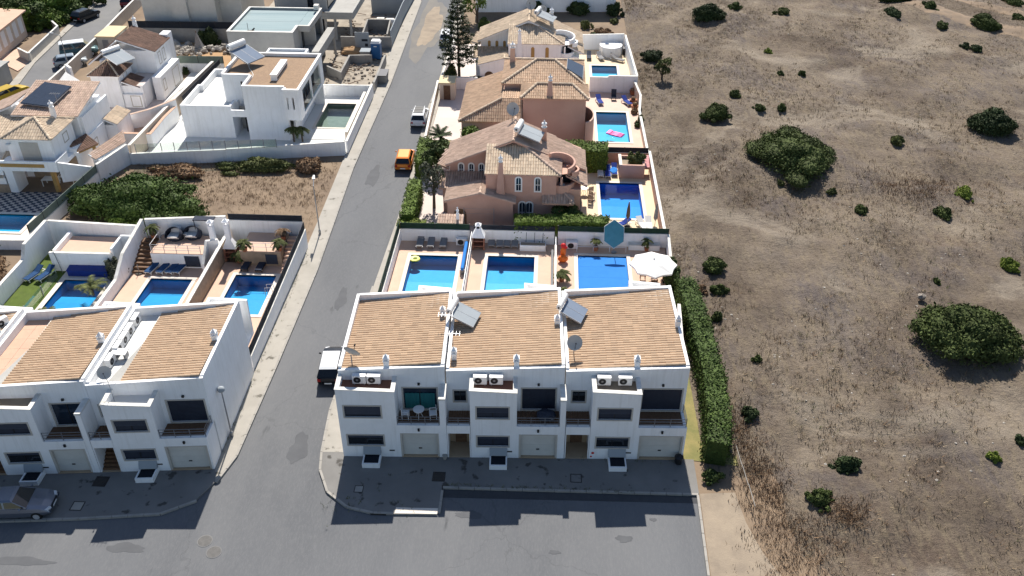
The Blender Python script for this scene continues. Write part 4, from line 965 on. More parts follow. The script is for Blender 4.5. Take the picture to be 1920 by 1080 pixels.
gwall('stone faced wall between the two right pools of the left terrace',[(-27.45,49.5),(-27.45,YL-.2)],[1.45,1.75],.24,'stone_clad')
gwall('sloping white wall left of the garden stairs',[(-34.75,49.2),(-34.75,58.5),(-34.75,60.6),(-34.6,YL-.9)],[1.0,1.0,2.2,3.0],.24)
gwall('white boundary wall stepping down beside the artificial turf',[(-43.15,48.6),(-43.15,60.2),(-43.15,61.0),(-43.15,64.9)],[1.55,1.55,2.55,2.6],.24)
gwall('white back wall behind the turf garden',[(-43.0,64.95),(-34.9,64.55)],[2.55,2.5],.22)
gwall('pale wall in front of the raised tan terrace at the turf garden',[(-41.2,61.0),(-35.9,61.05)],1.85,.2)
# raised terraces
def terrace(label,x0,x1,y0,y1,h,m,wm='white_stucco'):
    t=thing('raised_terrace',label,'terrace',((x0+x1)/2,y0,0)); b=MB(); b.box(x0,x1,y0,y0+.2,0,h-.06); b.box(x0,x0+.2,y0+.2,y1,0,h-.06); b.box(x1-.2,x1,y0+.2,y1,0,h-.06); b.build('wall',wm,t); box('floor',m,t,x0,x1,y0-.04,y1,h-.06,h); return t
def stairs(par,x0,x1,y0,n,run,rise,m='coping_stone',z=.05):
    for k in range(n): box('step',m,par,x0,x1,y0+run*k,y0+run*(k+1)+ (.0 if k<n-1 else .3),z,z+rise*(k+1))
T3=terrace('raised tan terrace with potted plants by the side street wall',-25.7,-22.2,62.65,YL-.1,1.5,'deck_tile','stone_clad'); stairs(T3,-22.15,-21.0,62.0,8,.36,.185,'deck_tile')
railing(T3,None,[(-25.6,62.75),(-22.3,62.75)],1.5,.75,2,1.1); box('dark_hatch','shutter_dark',T3,-23.55,-22.55,62.60,62.645,.25,1.2)
T2=terrace('raised tan terrace behind the four blue loungers',-33.1,-28.6,61.95,YL-.9,1.5,'deck_tile'); stairs(T2,-34.55,-33.12,60.9,8,.38,.185,'wood_brown')
railing(T2,None,[(-32.9,62.05),(-28.8,62.05)],1.5,.75,3,1.1); box('dark_hatch','shutter_dark',T2,-30.25,-29.0,61.90,61.945,.2,1.25); railing(T2,None,[(-33.0,62.05),(-33.0,64.0)],1.5,.75,1,1.9,'metal_white')
T1=terrace('raised tan terrace in the turf garden',-41.0,-36.1,61.3,64.3,1.45,'deck_tile')
box('low_wall','white_stucco',T1,-41.05,-40.8,61.3,64.3,1.452,1.9); MB().box(-36.1,-35.9,61.3,63.2,0,2.2).box(-35.895,-35.0,63.0,63.2,0,2.4).build('low_wall','white_stucco',T1)
gwall('white angled wall beside the barbecue on the raised terrace',[(-28.45,61.2),(-28.5,62.9),(-27.6,63.2)],[.9,2.2,2.2],.2)
bbq('white barbecue chimney left of the stone faced wall',-28.0,63.3,.05,'wood_brown',3.9); bbq('white barbecue chimney right of the stone faced wall',-26.75,63.5,.05,'brick_brown',3.9)
for k,(px,py) in enumerate(((185,530),(280,530),(375,535),(435,535))):
    x,y,_=[(-32.92, 61.57, 0.0), (-31.99, 61.62, 0.0), (-31.2, 61.66, 0.0), (-30.57, 61.69, 0.0)][k]; LBL((x,y,.05),R(-12),f"{['leftmost','second','third','rightmost'][k]} of the four blue loungers before the raised terrace")
for k in range(2):
    x,y,_=[(-42.35, 59.87, 0.0), (-41.41, 59.91, 0.0)][k]; LBL((x,y,.09),R(-18),f"{['left','right'][k]} blue lounger on the artificial turf")
for k in range(2):
    x,y,_=[(-25.16, 62.5, 0.0), (-23.91, 62.39, 0.0)][k]; LDK((x,y,.05),R(-3),f"{['left','right'][k]} dark lounger by the pool along the side street")
t=thing('towel','white towel lying across the two dark loungers','towel',(-24.8, 62.97, 0.0)); x,y,_=(-24.7, 62.79, 0.0); MB().hexa([(x-1.1,y-.1,.62),(x+.75,y-.05,.75),(x+.8,y+.3,.78),(x-1.0,y+.3,.65),(x-1.1,y-.1,.68),(x+.75,y-.05,.81),(x+.8,y+.3,.84),(x-1.0,y+.3,.71)]).build('cloth','fabric_white',t)
def pod(label,x,y,z):
    t=thing('wicker_pod',label,'lounge pod',(x,y,z)); b=MB(); n=14; vs=[]; 
    for j,(r_,zz) in enumerate(((.66,0),(.74,.40),(.74,.80),(.62,1.10))):
        for i in range(n+1): th=R(-35)+R(250)*i/n; vs.append((x+r_*math.cos(th),y+r_*math.sin(th)-(.18*j if j>1 else 0),z+zz*(.55+.45*math.sin(max(0,min(math.pi,(th+.6)/4.36*math.pi))))))
    m_=n+1; b.add(vs,[(j*m_+i,j*m_+i+1,(j+1)*m_+i+1,(j+1)*m_+i) for j in range(3) for i in range(n)]); b.lathe([(.60,0),(.66,.30)],(x,y,z),14); b.build('shell','fabric_dark',t)
    MB().box(x-.5,x+.5,y-.62,y+.42,z+.32,z+.46).hexa([(x-.42,y+.2,z+.47),(x+.42,y+.2,z+.47),(x+.42,y+.45,z+.47),(x-.42,y+.45,z+.47),(x-.4,y+.4,z+.85),(x+.4,y+.4,z+.85),(x+.4,y+.55,z+.85),(x-.4,y+.55,z+.85)]).build('cushion','fabric_white',t); return t
pod('left dark wicker lounge pod on the raised terrace',*[(-31.71, 64.34, 1.5)][0]); pod('right dark wicker lounge pod on the raised terrace',*[(-30.25, 64.61, 1.5)][0])
x,y,_=(-30.91, 64.38, 1.5); table('small white side table between the wicker pods',x,y,1.5,'plastic_white',.25,.5)
x,y,_=(-29.28, 65.23, 1.9); t=thing('awning','dark flat awning against the back wall beside the barbecue','awning',(x,y,1.5)); box('canopy','fabric_dark',t,x-.9,x+.9,y-.4,y+.3,3.0,3.08); box('post','metal_dark',t,x-.85,x-.8,y-.35,y-.3,1.5,3.0); box('post','metal_dark',t,x+.8,x+.85,y-.35,y-.3,1.5,3.0)
x0,x1=-39.69,-36.31; yy=60.2
t=thing('pool_cover_box','low navy blue covered bench behind the turf garden pool','cover box',(x0,yy,.05)); box('body','cover_navy',t,x0,x1,yy,yy+1.0,.06,.55); MB().hexa([(x0-.04,yy-.05,.55),(x1+.04,yy-.05,.55),(x1+.04,yy+1.05,.55),(x0-.04,yy+1.05,.55),(x0-.04,yy-.05,.62),(x1+.04,yy-.05,.62),(x1+.04,yy+1.05,.78),(x0-.04,yy+1.05,.78)]).build('cover','cover_navy',t)
t=thing('glass_fence','low glass fence between turf and the left pool','glass fence',(-40.2,55,0)); 
for k in range(4): MB().box(-40.36,-40.34,49.2+2.7*k,51.7+2.7*k,.1,1.0).build('glass_pane','glass_clear',t); box('post','metal_grey',t,-40.39,-40.31,49.1+2.7*k,49.17+2.7*k,.05,1.05)
x,y=(-33.93, 60.91); t=thing('parasol_stand','dark parasol foot by the sloping wall, middle garden of the left terrace','parasol foot',(x,y,.05)); MB().lathe([(.32,0),(.32,.08),(.05,.12)],(x,y,.05),14).build('foot','iron',t); MB().tube((x,y,.1),(x,y,.9),.03).build('pole','metal_grey',t)
x,y=(-40.4, 61.32); t=thing('shower_post','slim dark garden shower on the pale wall','shower',(x,60.7,.05)); MB().tube((x,60.7,.05),(x-.25,60.75,2.1),.03).lathe([(.1,0),(.1,.03)],(x-.25,60.6,2.08),8).build('pole','metal_grey',t)
t=thing('pool_ladder','steel ladder on the pool beside the side street wall','pool ladder',(-22.2,58.6,.05)); b=MB()
for yy in (58.4,58.9): b.tube((-21.85,yy,.08),(-21.95,yy,.75),.025).tube((-21.95,yy,.75),(-22.5,yy,.7),.025).tube((-22.5,yy,.7),(-22.5,yy,-.6),.025)
b.build('rails','aluminium',t)
# ---------------------------------------------------------------- villas
def south(y): return Frame((0,y),0,0)
def east(x,y0): return Frame((x,y0),90,90)       # outside is +x, u runs along +y
def arch_pts(uc,z0,w_,h,n=8):
    r_=w_/2; pts=[(uc-r_,z0),(uc+r_,z0)]
    for i in range(n+1): th=math.pi*i/n; pts.append((uc+r_*math.cos(th),z0+h-r_+r_*math.sin(th)))
    return pts
def arch_window(par, xf, uc, z0, w_, h, fr='plastic_white', pane='glass_blue', fw=.13, name='window', proud=.05):
    o=arch_pts(uc,z0-fw,w_+2*fw,h+2*fw); i_=arch_pts(uc,z0,w_,h); n=len(o); b=MB(xf)
    for k in range(n):
        k2=(k+1)%n; (a,c),(d,e)=o[k],o[k2]; (f_,g),(h_,j)=i_[k],i_[k2]
        b.quad((a,-proud,c),(d,-proud,e),(h_,-proud,j),(f_,-proud,g)); b.quad((f_,-proud,g),(h_,-proud,j),(h_,-.004,j),(f_,-.004,g)); b.quad((d,-proud,e),(a,-proud,c),(a,-.001,c),(d,-.001,e))
    f=b.build(name, fr, par); MB(xf).add([(p,-.008,q) for p,q in i_],[tuple(range(n))]).build('pane',pane,f)
    if pane.startswith('glass'):
        m=MB(xf); m.box(uc-.02,uc+.02,-.03,-.009,z0,z0+h-.02); m.box(uc-w_/2,uc-.021,-.03,-.009,z0+h*.45,z0+h*.45+.04).box(uc+.021,uc+w_/2,-.03,-.009,z0+h*.45,z0+h*.45+.04); m.build('glazing_bar','metal_white',f)
    return f
def ornate_chimney(par,x,y,z0,z1,w_,m,taper=.5):
    b=MB(); b.add([(x-w_,y-w_*.7,z0),(x+w_,y-w_*.7,z0),(x+w_,y+w_*.7,z0),(x-w_,y+w_*.7,z0)]+[(x-w_*taper,y-w_*taper*.8,z1-.55),(x+w_*taper,y-w_*taper*.8,z1-.55),(x+w_*taper,y+w_*taper*.8,z1-.55),(x-w_*taper,y+w_*taper*.8,z1-.55)],[(0,3,2,1),(4,5,6,7),(0,1,5,4),(1,2,6,5),(2,3,7,6),(3,0,4,7)])
    o=b.build('chimney',m,par); q=w_*taper
    MB().lathe([(q*1.3,0),(q*1.3,.06),(q*.9,.1),(q*.9,.3),(q*1.35,.34),(q*1.2,.42),(q*.5,.52),(.05,.6),(.07,.68),(.0,.75)],(x,y,z1-.55),8).build('chimney_pot','plastic_white' if m!='white_stucco' else m,o); return o
def villa(name,label,ox,oy,wm,tm,tp,arched,group='villas with tower roofs along the side street'):
    X=lambda x:x+ox; Yy=lambda y:y+oy; T=thing(name,label,'villa',(X(-4),Yy(0),0),group)
    P=lambda *a:[ (X(x),Yy(y),z) for x,y,z in a]
    w_=MB()
    # low wing with gable, lean-to wing, tower, main block (solid walls butted end to end)
    w_.add(P((-8.85,-.8,0),(-2.9,-.8,0),(-2.9,-.8,2.66),(-5.85,-.8,3.36),(-8.85,-.8,2.66),(-8.85,1.5,0),(-2.9,1.5,0),(-2.9,1.5,2.66),(-5.85,1.5,3.36),(-8.85,1.5,2.66)),[(0,1,2,3,4),(9,8,7,6,5),(0,4,9,5),(1,6,7,2),(4,3,8,9),(3,2,7,8)])
    w_.box(X(-9.5),X(-5.45),Yy(1.55),Yy(3.6),0,2.7)
    w_.add(P((-5.4,.15,0),(.95,.15,0),(.95,3.0,0),(-5.4,3.0,0),(-5.4,.15,4.95),(.95,.15,4.95),(.95,3.0,4.95),(-5.4,3.0,5.75)),[(0,3,2,1),(4,5,6,7),(0,1,5,4),(1,2,6,5),(2,3,7,6),(3,0,4,7)])
    w_.add(P((-9.0,3.62,0),(3.3,3.62,0),(3.3,7.7,0),(-9.0,7.7,0),(-9.0,3.62,4.15),(3.3,3.62,4.05),(3.3,7.7,4.05),(-9.0,7.7,4.15),(-3.05,3.62,6.55),(-3.05,7.7,6.55)),[(0,3,2,1),(0,1,5,8,4),(2,3,7,9,6),(1,2,6,5),(3,0,4,7),(4,8,9,7),(8,5,6,9)])
    w_.box(X(1.0),X(3.2),Yy(.6),Yy(3.6),0,3.3)
    wo=w_.build('wall',wm,T)
    fx=lambda y: (lambda u,v,z:(X(u),Yy(y)+v,z))
    f=fx(.15); k=dict(fr='plastic_white') if arched else dict(fr=wm,fw=.05)
    pn='glass_blue' if arched else 'ochre'
    for u in (-2.45,-.72): arch_window(T,f,u,3.30,.42,1.30,pane=pn,**k)
    for u in (-7.95,-7.0,-6.05): arch_window(T,fx(3.62),u,2.98 if False else 3.0,.36,1.1,pane=pn,**k)
    for u in (-2.1,-1.45): arch_window(T,f,u,.15,.5,1.95,name='french_door',pane=pn,**k)
    arch_window(T,fx(-.8),-7.7,.05,1.15,1.75,fr=wm,pane='wood_brown',fw=.04,name='arched_gate',proud=.02)
    # round turret with a dark recessed balcony and a curved parapet above
    t=MB(); n=18
    def arc(r_,z,a0,a1,nn=n,cx=1.35,cy=1.6): return [(X(cx+r_*math.cos(R(a0+(a1-a0)*i/nn))),Yy(cy+r_*math.sin(R(a0+(a1-a0)*i/nn))),z) for i in range(nn+1)]
    def curved(b,r0,r1,z0,z1,a0,a1,cx=1.35,cy=1.6,z1b=None):
        A,B=arc(r0,z0,a0,a1,n,cx,cy),arc(r1,z0,a0,a1,n,cx,cy); zz=[z1+((z1b if z1b is not None else z1)-z1)*i/n for i in range(n+1)]
        C=[(p[0],p[1],q) for p,q in zip(A,zz)]; D=[(p[0],p[1],q) for p,q in zip(B,zz)]; m=n+1
        b.add(A+B+C+D,[q for i in range(n) for q in ((m+i,m+i+1,3*m+i+1,3*m+i),(i+1,i,2*m+i,2*m+i+1),(2*m+i,2*m+i+1,3*m+i+1,3*m+i)[::-1])]+[(0,m,3*m,2*m),(n,2*m+n,3*m+n,m+n)])
    curved(t,1.12,1.3,2.9,3.75,-150,40); curved(t,1.12,1.3,4.75,5.25,-60,150,1.35,1.9,5.9); curved(t,.62,.8,4.4,4.9,-80,120,2.2,1.6)
    t.lathe([(1.1,2.75),(1.1,2.9)],(X(1.35),Yy(1.6),0),18); t.lathe([(.95,4.55),(1.1,4.7)],(X(1.35),Yy(1.9),0),18)
    t.box(X(.97),X(1.12),Yy(1.0),Yy(2.6),2.9,4.5); t.box(X(1.3),X(1.5),Yy(.35),Yy(.5),2.9,4.55)
    t.build('round_turret',wm,T); MB().box(X(.9),X(2.2),Yy(1.9),Yy(2.0),2.95,4.5).build('turret_opening','screen_dark',T)
    # roofs
    tiles(T,P((-9.1,-1.05,2.62),(-9.1,1.6,2.62),(-5.85,1.6,3.50),(-5.85,-1.05,3.50)),tm,slab=wm,seed=3,name='roof_tiles'); tiles(T,P((-2.65,1.6,2.62),(-2.65,-1.05,2.62),(-5.85,-1.05,3.50),(-5.85,1.6,3.50)),tm,slab=wm,seed=4)
    ridge_cap(T,P((-5.85,-1.05,3.52))[0],P((-5.85,.1,3.52))[0],tp)
    tiles(T,P((-9.85,1.3,2.66),(-5.42,1.3,2.66),(-5.42,3.6,3.30),(-9.75,3.6,3.30)),tm,slab=wm,seed=5)
    tiles(T,P((-5.5,-.12,4.98),(1.35,-.12,4.98),(-2.25,3.4,6.25),(-5.5,3.4,6.25)),'terracotta_pale',slab=wm,seed=6)
    tiles(T,P((1.35,-.12,4.98),(1.45,3.55,4.98),(-2.25,3.4,6.25)),tm,slab=wm,seed=7); ridge_cap(T,P((1.35,-.12,5.02))[0],P((-2.25,3.4,6.28))[0],tp)
    zr=6.85
    tiles(T,P((-9.35,7.9,4.22),(-9.35,2.9,4.22),(-3.05,2.9,zr),(-3.05,8.0,zr)),tm,slab=wm,seed=8); tiles(T,P((3.65,3.0,4.05),(3.65,7.0,4.05),(-3.05,8.0,zr),(-3.05,2.9,zr)),tm,slab=wm,seed=9)
    ridge_cap(T,P((-3.05,2.85,zr+.02))[0],P((-3.05,8.0,zr+.02))[0],tp)
    tiles(T,P((-10.2,4.0,3.75),(-9.1,3.2,3.75),(-8.9,5.6,4.3),(-9.6,6.2,4.3)),tm,slab=wm,seed=10)
    tiles(T,P((-.3,-.85,2.55),(2.55,-.85,2.55),(1.35,1.1,3.15),(-.3,1.1,3.15)),tm,slab=wm,seed=11); tiles(T,P((2.55,-.85,2.55),(2.6,2.4,2.55),(1.35,1.6,3.15),(1.35,1.1,3.15)),tm,slab=wm,seed=12)
    ridge_cap(T,P((2.55,-.85,2.58))[0],P((1.35,1.1,3.18))[0],tp)
    tiles(T,P((3.75,.5,3.7),(3.75,4.2,3.7),(2.2,4.4,4.4),(1.8,1.2,4.4)),tm,slab=wm,seed=13)
    ornate_chimney(T,X(-4.05),Yy(-.02),2.7,6.75,.42,wm,.4); ornate_chimney(T,X(-.3),Yy(5.6),4.9,7.6,.30,wm,.7)
    return T
VAo=villa('villa','pink villa with tiled tower roof and white arched windows',0,71.05,'pink_stucco','terracotta_red','terracotta_red',True)
VCo=villa('villa','farthest white villa with tiled tower roof and slim brown shutters',.40,104.8,'white_stucco','terracotta_pale','terracotta_pale',False)
HEAT((-2.3,75.6,6.45),R(-12),'solar heater with white panels on the pink villa roof'); HEAT((-1.3,109.2,6.5),R(-14),'solar heater on the roof of the farthest white villa')
DISH((-3.35,78.9,6.6),R(25),'large pale satellite dish on the ridge of the pink villa',1.4); DISH((-2.45,110.9,6.6),R(-20),'large satellite dish on the ridge of the farthest white villa',1.5); DISH((-1.0,111.0,6.4),R(20),'smaller satellite dish behind the heater of the farthest white villa',1.1)
antenna((-2.1,110.6,6.5),2.6,'tall antenna mast on the farthest white villa')
c_=thing('satellite_dish','small grey dish on the dark round balcony of the pink villa','satellite dish',(1.4,71.9,3.0)); MB().lathe([(0,0),(.2,.04),(.28,.1)],(1.45,71.6,3.7),12).build('reflector','solar_pale',c_); MB().tube((1.45,71.7,2.95),(1.45,71.7,3.7),.03).build('mast','metal_dark',c_)
# hip roofed salmon villa
TBo=thing('villa','salmon villa with two large hipped tile roofs','villa',(-2,87,0)); S_='salmon_stucco'
b=MB(); b.box(-2.62,3.9,87.05,90.75,0,5.5); b.box(-4.75,3.6,90.76,97.6,0,5.5); b.box(-9.0,-4.76,86.1,96.2,0,3.2); b.box(-4.758,-2.63,86.1,90.75,0,3.2); b.build('wall',S_,TBo)
tiles(TBo,[(-2.9,86.8,5.55),(4.2,86.8,5.55),(2.45,88.9,6.35),(-1.2,88.9,6.35)],'terracotta_tan',slab=S_,seed=21); tiles(TBo,[(4.2,86.8,5.55),(4.2,91.0,5.55),(2.45,88.9,6.35)],'terracotta_tan',slab=S_,seed=22); tiles(TBo,[(-2.9,91.0,5.55),(-2.9,86.8,5.55),(-1.2,88.9,6.35)],'terracotta_tan',slab=S_,seed=23); tiles(TBo,[(4.2,91.0,5.55),(-2.9,91.0,5.55),(-1.2,88.9,6.35),(2.45,88.9,6.35)],'terracotta_tan',slab=S_,seed=24)
for p,q in (((-2.9,86.8,5.6),(-1.2,88.9,6.4)),((4.2,86.8,5.6),(2.45,88.9,6.4)),((-1.2,88.9,6.4),(2.45,88.9,6.4))): ridge_cap(TBo,p,q,'terracotta_pale',.15)
H=[(-5.05,90.5,5.6),(3.9,90.5,5.6),(3.9,97.9,5.6),(-5.05,97.9,5.6)]; r0,r1=(-1.37,94.2,7.0),(.57,94.2,7.0)
tiles(TBo,[H[0],H[1],r1,r0],'terracotta_tan',slab=S_,seed=25); tiles(TBo,[H[1],H[2],r1],'terracotta_tan',slab=S_,seed=26); tiles(TBo,[H[2],H[3],r0,r1],'terracotta_tan',slab=S_,seed=27); tiles(TBo,[H[3],H[0],r0],'terracotta_tan',slab=S_,seed=28)
for p,q in ((H[0],r0),(H[1],r1),(r0,r1),(H[3],r0),(H[2],r1)): ridge_cap(TBo,(p[0],p[1],p[2]+.06),(q[0],q[1],q[2]+.05),'terracotta_pale',.15)
tiles(TBo,[(-9.3,96.4,3.3),(-9.3,85.8,3.3),(-4.9,88.2,4.9),(-4.9,96.4,4.9)],'terracotta_tan',slab=S_,seed=29); tiles(TBo,[(-9.3,85.8,3.3),(-2.66,85.8,3.3),(-2.66,88.2,4.9),(-4.9,88.2,4.9)],'terracotta_tan',slab=S_,seed=30); tiles(TBo,[(-4.9,88.25,4.9),(-2.66,88.25,4.9),(-2.66,90.4,5.0),(-4.9,90.4,5.0)],'terracotta_tan',slab=S_,seed=31)
ridge_cap(TBo,(-9.3,85.8,3.36),(-4.9,88.2,4.95),'terracotta_pale',.14)
ornate_chimney(TBo,.15,87.35,5.5,7.9,.34,S_,.55); ornate_chimney(TBo,-4.1,96.0,5.8,8.2,.32,S_,.75)
b=MB(); n=16; cx,cy=3.6,88.2
for (z0,z1,ri,ro) in ((0,3.4,1.55,1.72),):
    for i in range(n):
        a0,a1=R(-75+150*i/n),R(-75+150*(i+1)/n); p=lambda r_,a,z:(cx+r_*math.cos(a)*.75,cy+r_*1.35*math.sin(a),z)
        b.hexa([p(ri,a0,z0),p(ro,a0,z0),p(ro,a1,z0),p(ri,a1,z0),p(ri,a0,z1),p(ro,a0,z1),p(ro,a1,z1),p(ri,a1,z1)])
b.build('curved_balcony',S_,TBo)
t=thing('solar_collector','dark flat solar panels on the back slope of the salmon villa','solar panel',(2.6,93.5,6.2)); sl_=MB()
sl_.slab([(1.9,92.6,6.62),(3.6,91.5,5.98),(3.75,94.9,6.08),(2.0,95.4,6.70)],(.0,.0,.1)); sl_.build('panel','solar_glass',t); MB().slab([(1.86,92.55,6.56),(3.64,91.45,5.92),(3.79,94.95,6.02),(1.96,95.45,6.64)],(.0,.0,.06)).build('panel_frame','aluminium',t)
# villa plots: paving and walls
hv=[rect(*grow(PR[k],.30)) for k in ('VA','VB','VC')]
sheet('pool_deck','deck_cream',rect(3.4,10.45,67.6,83.6),[hv[0]],.05,.08); sheet('patio','patio_pale',rect(-12.6,3.35,67.6,84.0),(),.02,.05)
sheet('pool_deck','deck_pink',rect(4.2,10.4,85.1,102.4),[hv[1]],.05,.08); sheet('patio','patio_pale',[(-12.9,88.2),(4.15,88.2),(4.15,102.4),(-12.9,102.4)],(),.02,.05); sheet('lawn','lawn_dry',rect(-12.9,-9.2,84.2,88.1),(),.02,.05)
sheet('pool_deck','deck_cream',rect(3.6,10.2,102.8,117.2),[hv[2]],.05,.08); sheet('patio','patio_pale',rect(-12.8,3.55,102.8,118.5),(),.02,.05)
gwall('salmon wall at the field beside the deep blue pool',[(10.62,67.5),(10.55,83.9)],[1.25,1.35],.22,'pink_stucco')
gwall('low wall with dark railing between the pink and salmon villas',[(5.6,83.95),(10.4,83.95)],1.1,.2,'pink_stucco',screen=(.55,'screen_dark'))
gwall('white wall at the field beside the pink mattress pool',[(10.45,84.3),(10.35,95),(10.75,99),(10.25,102.3)],[1.0,1.0,1.2,1.6],.22,'warm_stucco')
gwall('high white wall between the two farther villa pools',[(4.9,102.6),(7.0,102.6),(7.2,102.6),(10.6,102.6)],[1.9,1.9,2.1,2.1],.22)
gwall('long white wall at the field by the round plunge tank',[(10.55,102.75),(10.0,117.3)],[2.1,2.1],.2)
gwall('white back wall behind the plunge tank',[(9.85,117.4),(3.2,117.2)],[2.2,2.0],.2)
gwall('white wall between the salmon villa drive and the pine garden',[(-12.9,102.6),(-8.6,102.6)],1.5,.2)
gwall('white rear boundary wall with pale green screen at the top',[(-11.2,132.6),(9.6,134)],1.9,.25,screen=(3.2,'screen_pale'))
gwall('low street wall before the pine garden',[(-13.2,102.9),(-12.9,118)],.9,.2); gwall('low street wall before the salmon villa drive',[(-12.95,85.2),(-13.2,92.5),(-13.4,102.4)],[.9,.9,1.1],.2,'warm_stucco')
gwall('grey wall behind the two blue loungers at the pink villa',[(3.6,83.4),(5.4,83.6)],1.6,.18,'pink_stucco')
gwall('white fence with palisade in front of the farthest white villa',[(-8.3,103.0),(-4.9,103.0)],1.05,.15)
t=thing('garden_shed','small brown flat roofed shed beside the salmon villa drive','shed',(-11.3,100,0)); x0,x1=-12.85,-11.08; box('wall','warm_stucco',t,x0,x1,99.2,101.3,0,2.0); box('roof','cream_box',t,x0-.1,x1+.1,99.1,101.4,2.0,2.15); box('door','wood_brown',t,(x0+x1)/2-.4,(x0+x1)/2+.4,99.17,99.197,0,1.8)
t=thing('garden_pavilion','salmon planter house with dry shrub by the deep blue pool','planter',(6.6,80.9,0)); x0,x1=7.3,9.8
b=MB(); b.box(x0,x1,80.3,80.5,0,1.5).box(x0,x0+.2,80.5,82.6,0,1.5).box(x1-.2,x1,80.5,82.6,0,1.5).box(x0+.2,x1-.2,82.4,82.6,0,1.5); b.build('wall','pink_stucco',t); box('soil','terrace_mud',t,x0+.2,x1-.2,80.5,82.4,.9,1.2); box('coping','coping_stone',t,x0-.05,x0+.25,80.25,82.65,1.502,1.58)
t=thing('towel','pink striped towel hanging at the field wall by the planter','towel',(10.1,81.8,0)); MB().hexa([(9.55,80.9,1.0),(10.35,80.9,1.0),(10.35,82.6,1.5),(9.55,82.6,1.5),(9.55,80.9,1.04),(10.35,80.9,1.04),(10.35,82.6,1.54),(9.55,82.6,1.54)]).build('cloth','fabric_pink',t); railing(t,None,[(9.6,80.95),(10.3,80.95)],.05,1.0,1,.7,'wood_brown','rack')
for i,(z_,lab,Pp,rz) in enumerate(((0,'white lounger behind the deep blue pool',LWH,0),(0,'blue lounger left of a crumpled blanket behind the deep blue pool',LRY,0))):
    x,y,_=[(5.47, 81.06, 0.0), (6.2, 81.0, 0.0)][i]; Pp((x,y,.05),R(rz),lab)
x,y=(6.83, 81.34); t=thing('towel','crumpled blue and white blanket on a lounger by the deep blue pool','blanket',(x,y,.05)); MB().ell((x,y,.42),.38,.7,.12,9,5,.2,random.Random(4)).build('cloth','pool_cover',t); LRY((x+.05,y+.1,.05),0,'blue lounger under the crumpled blanket')
for i in range(3):
    x,y,_=[(7.0, 70.77, 0.0), (8.89, 70.78, 0.0), (9.49, 70.81, 0.0)][i]; (LRY if i==0 else LWH)((x,y,.05),R((-60,20,0)[i]),f"{['blue grey','left white','right white'][i]} lounger by the closed parasols near the pink villa pool")
x,y=(7.56, 70.8); parasol('closed brown parasol by the near end of the deep blue pool',x,y,.05,.2,2.6,'fabric_brown',open_=False); x,y=(10.03, 70.59); parasol('closed grey parasol near the salmon field wall',x,y,.05,.2,2.6,'fabric_grey',open_=False)
for i in range(3):
    x,y,_=[(4.34, 76.86, 0.0), (4.45, 75.93, 0.0), (4.29, 75.0, 0.0)][i]; CHB((x,y,.05),R((200,150,170)[i]),f"{['far','middle','near'][i]} wooden chair beside the deep blue pool")
x,y=(3.71, 76.78); table('small pale table at the pink villa terrace corner',x,y,.05,'plastic_white',.4,.7)
for i in range(2):
    x,y,_=[(6.01, 99.26, 0.0), (9.2, 99.15, 0.0)][i]; LRY((x,y,.05),R((12,25)[i]),f"{['left','right'][i]} royal blue lounger behind the pink mattress pool")
x,y=(7.74, 100.24); t=thing('garden_chair','dark folded chair against the salmon wall behind the pool','chair',(x,y,.05)); box('seat','fabric_dark',t,x-.3,x+.3,y-.3,y+.3,.4,.46); MB().slab([(x-.3,y+.25,.46),(x+.3,y+.25,.46),(x+.3,y+.45,1.2),(x-.3,y+.45,1.2)],(0,.05,0)).build('backrest','fabric_dark',t); b=MB()
for s in (-.28,.24): b.box(x+s,x+s+.04,y-.28,y+.28,.05,.4)
b.build('leg','metal_dark',t)
x,y=(7.55, 90.62); t=thing('air_mattress','pink air mattress floating in the salmon villa pool','air mattress',(x,y,-.03)); a_=R(-25)
for k in range(5):
    o=-.4+.2*k; f2=Frame((x,y),-28,-28); MB(f2).ell((0,o,.06),.95,.11,.1,10,6).build('air_tube','float_pink',t)
MB(Frame((x,y),-28,-28)).box(-1.0,-.6,-.48,.48,.08,.2).build('pillow','float_pink',t)
for i in range(3):
    x,y,_=[(5.16, 113.89, 0.0), (6.65, 113.79, 0.0), (8.87, 113.02, 0.0)][i]; (LDK,LG_,LG_)[i]((x,y,.05),R((0,15,60)[i]),f"{['dark','grey','grey slanted'][i]} lounger near the round plunge tank")
x,y=(8.06, 114.34); y+=1.4; t=thing('plunge_tank','round white plunge tank with a covered top','plunge tank',(x,y,.05)); MB().lathe([(1.5,0),(1.5,1.25),(1.42,1.25),(1.42,1.15),(0,1.15)],(x,y,.05),28).build('tank','white_stucco',t); MB().lathe([(1.4,1.16),(1.4,1.2),(0,1.24)],(x,y,.05),24).build('tank_cover','plastic_white',t); MB().lathe([(.12,0),(.12,.05)],(x,y-1.52,.7),8).build('valve','metal_grey',t); MB().ell((x-.5,y+.2,1.32),.35,.2,.06,8,4).build('float_disc','fabric_blue',t)
bx_=thing('equipment_box','dark pump box against the wall beside the plunge tank','box',(x+2.0,y-.2,.05)); box('body','black_plastic',bx_,x+1.65,x+2.4,y-.5,y+.4,.05,.9); box('lid','metal_dark',bx_,x+1.6,x+2.45,y-.55,y+.45,.9,.96)
t=thing('garden_shrine','small white hut with red tile roof at the corner of the pink villa garden','hut',(-9.3,67.9,0)); x0,x1=-9.25,-7.05
x0,x1=-9.35,-7.35; box('wall','white_stucco',t,x0,x1,67.75,68.55,0,1.75); tiles(t,[(x0-.15,67.55,1.75),(x1+.15,67.55,1.75),(x1+.15,68.7,2.05),(x0-.15,68.7,2.05)],'terracotta_red',slab='white_stucco',seed=41); ornate_chimney(t,x1-.35,68.1,1.85,3.0,.14,'white_stucco',.8)
t=thing('clothes_line','clothes line posts against the pink garage wing','clothes line',(-7.3,69.8,0))
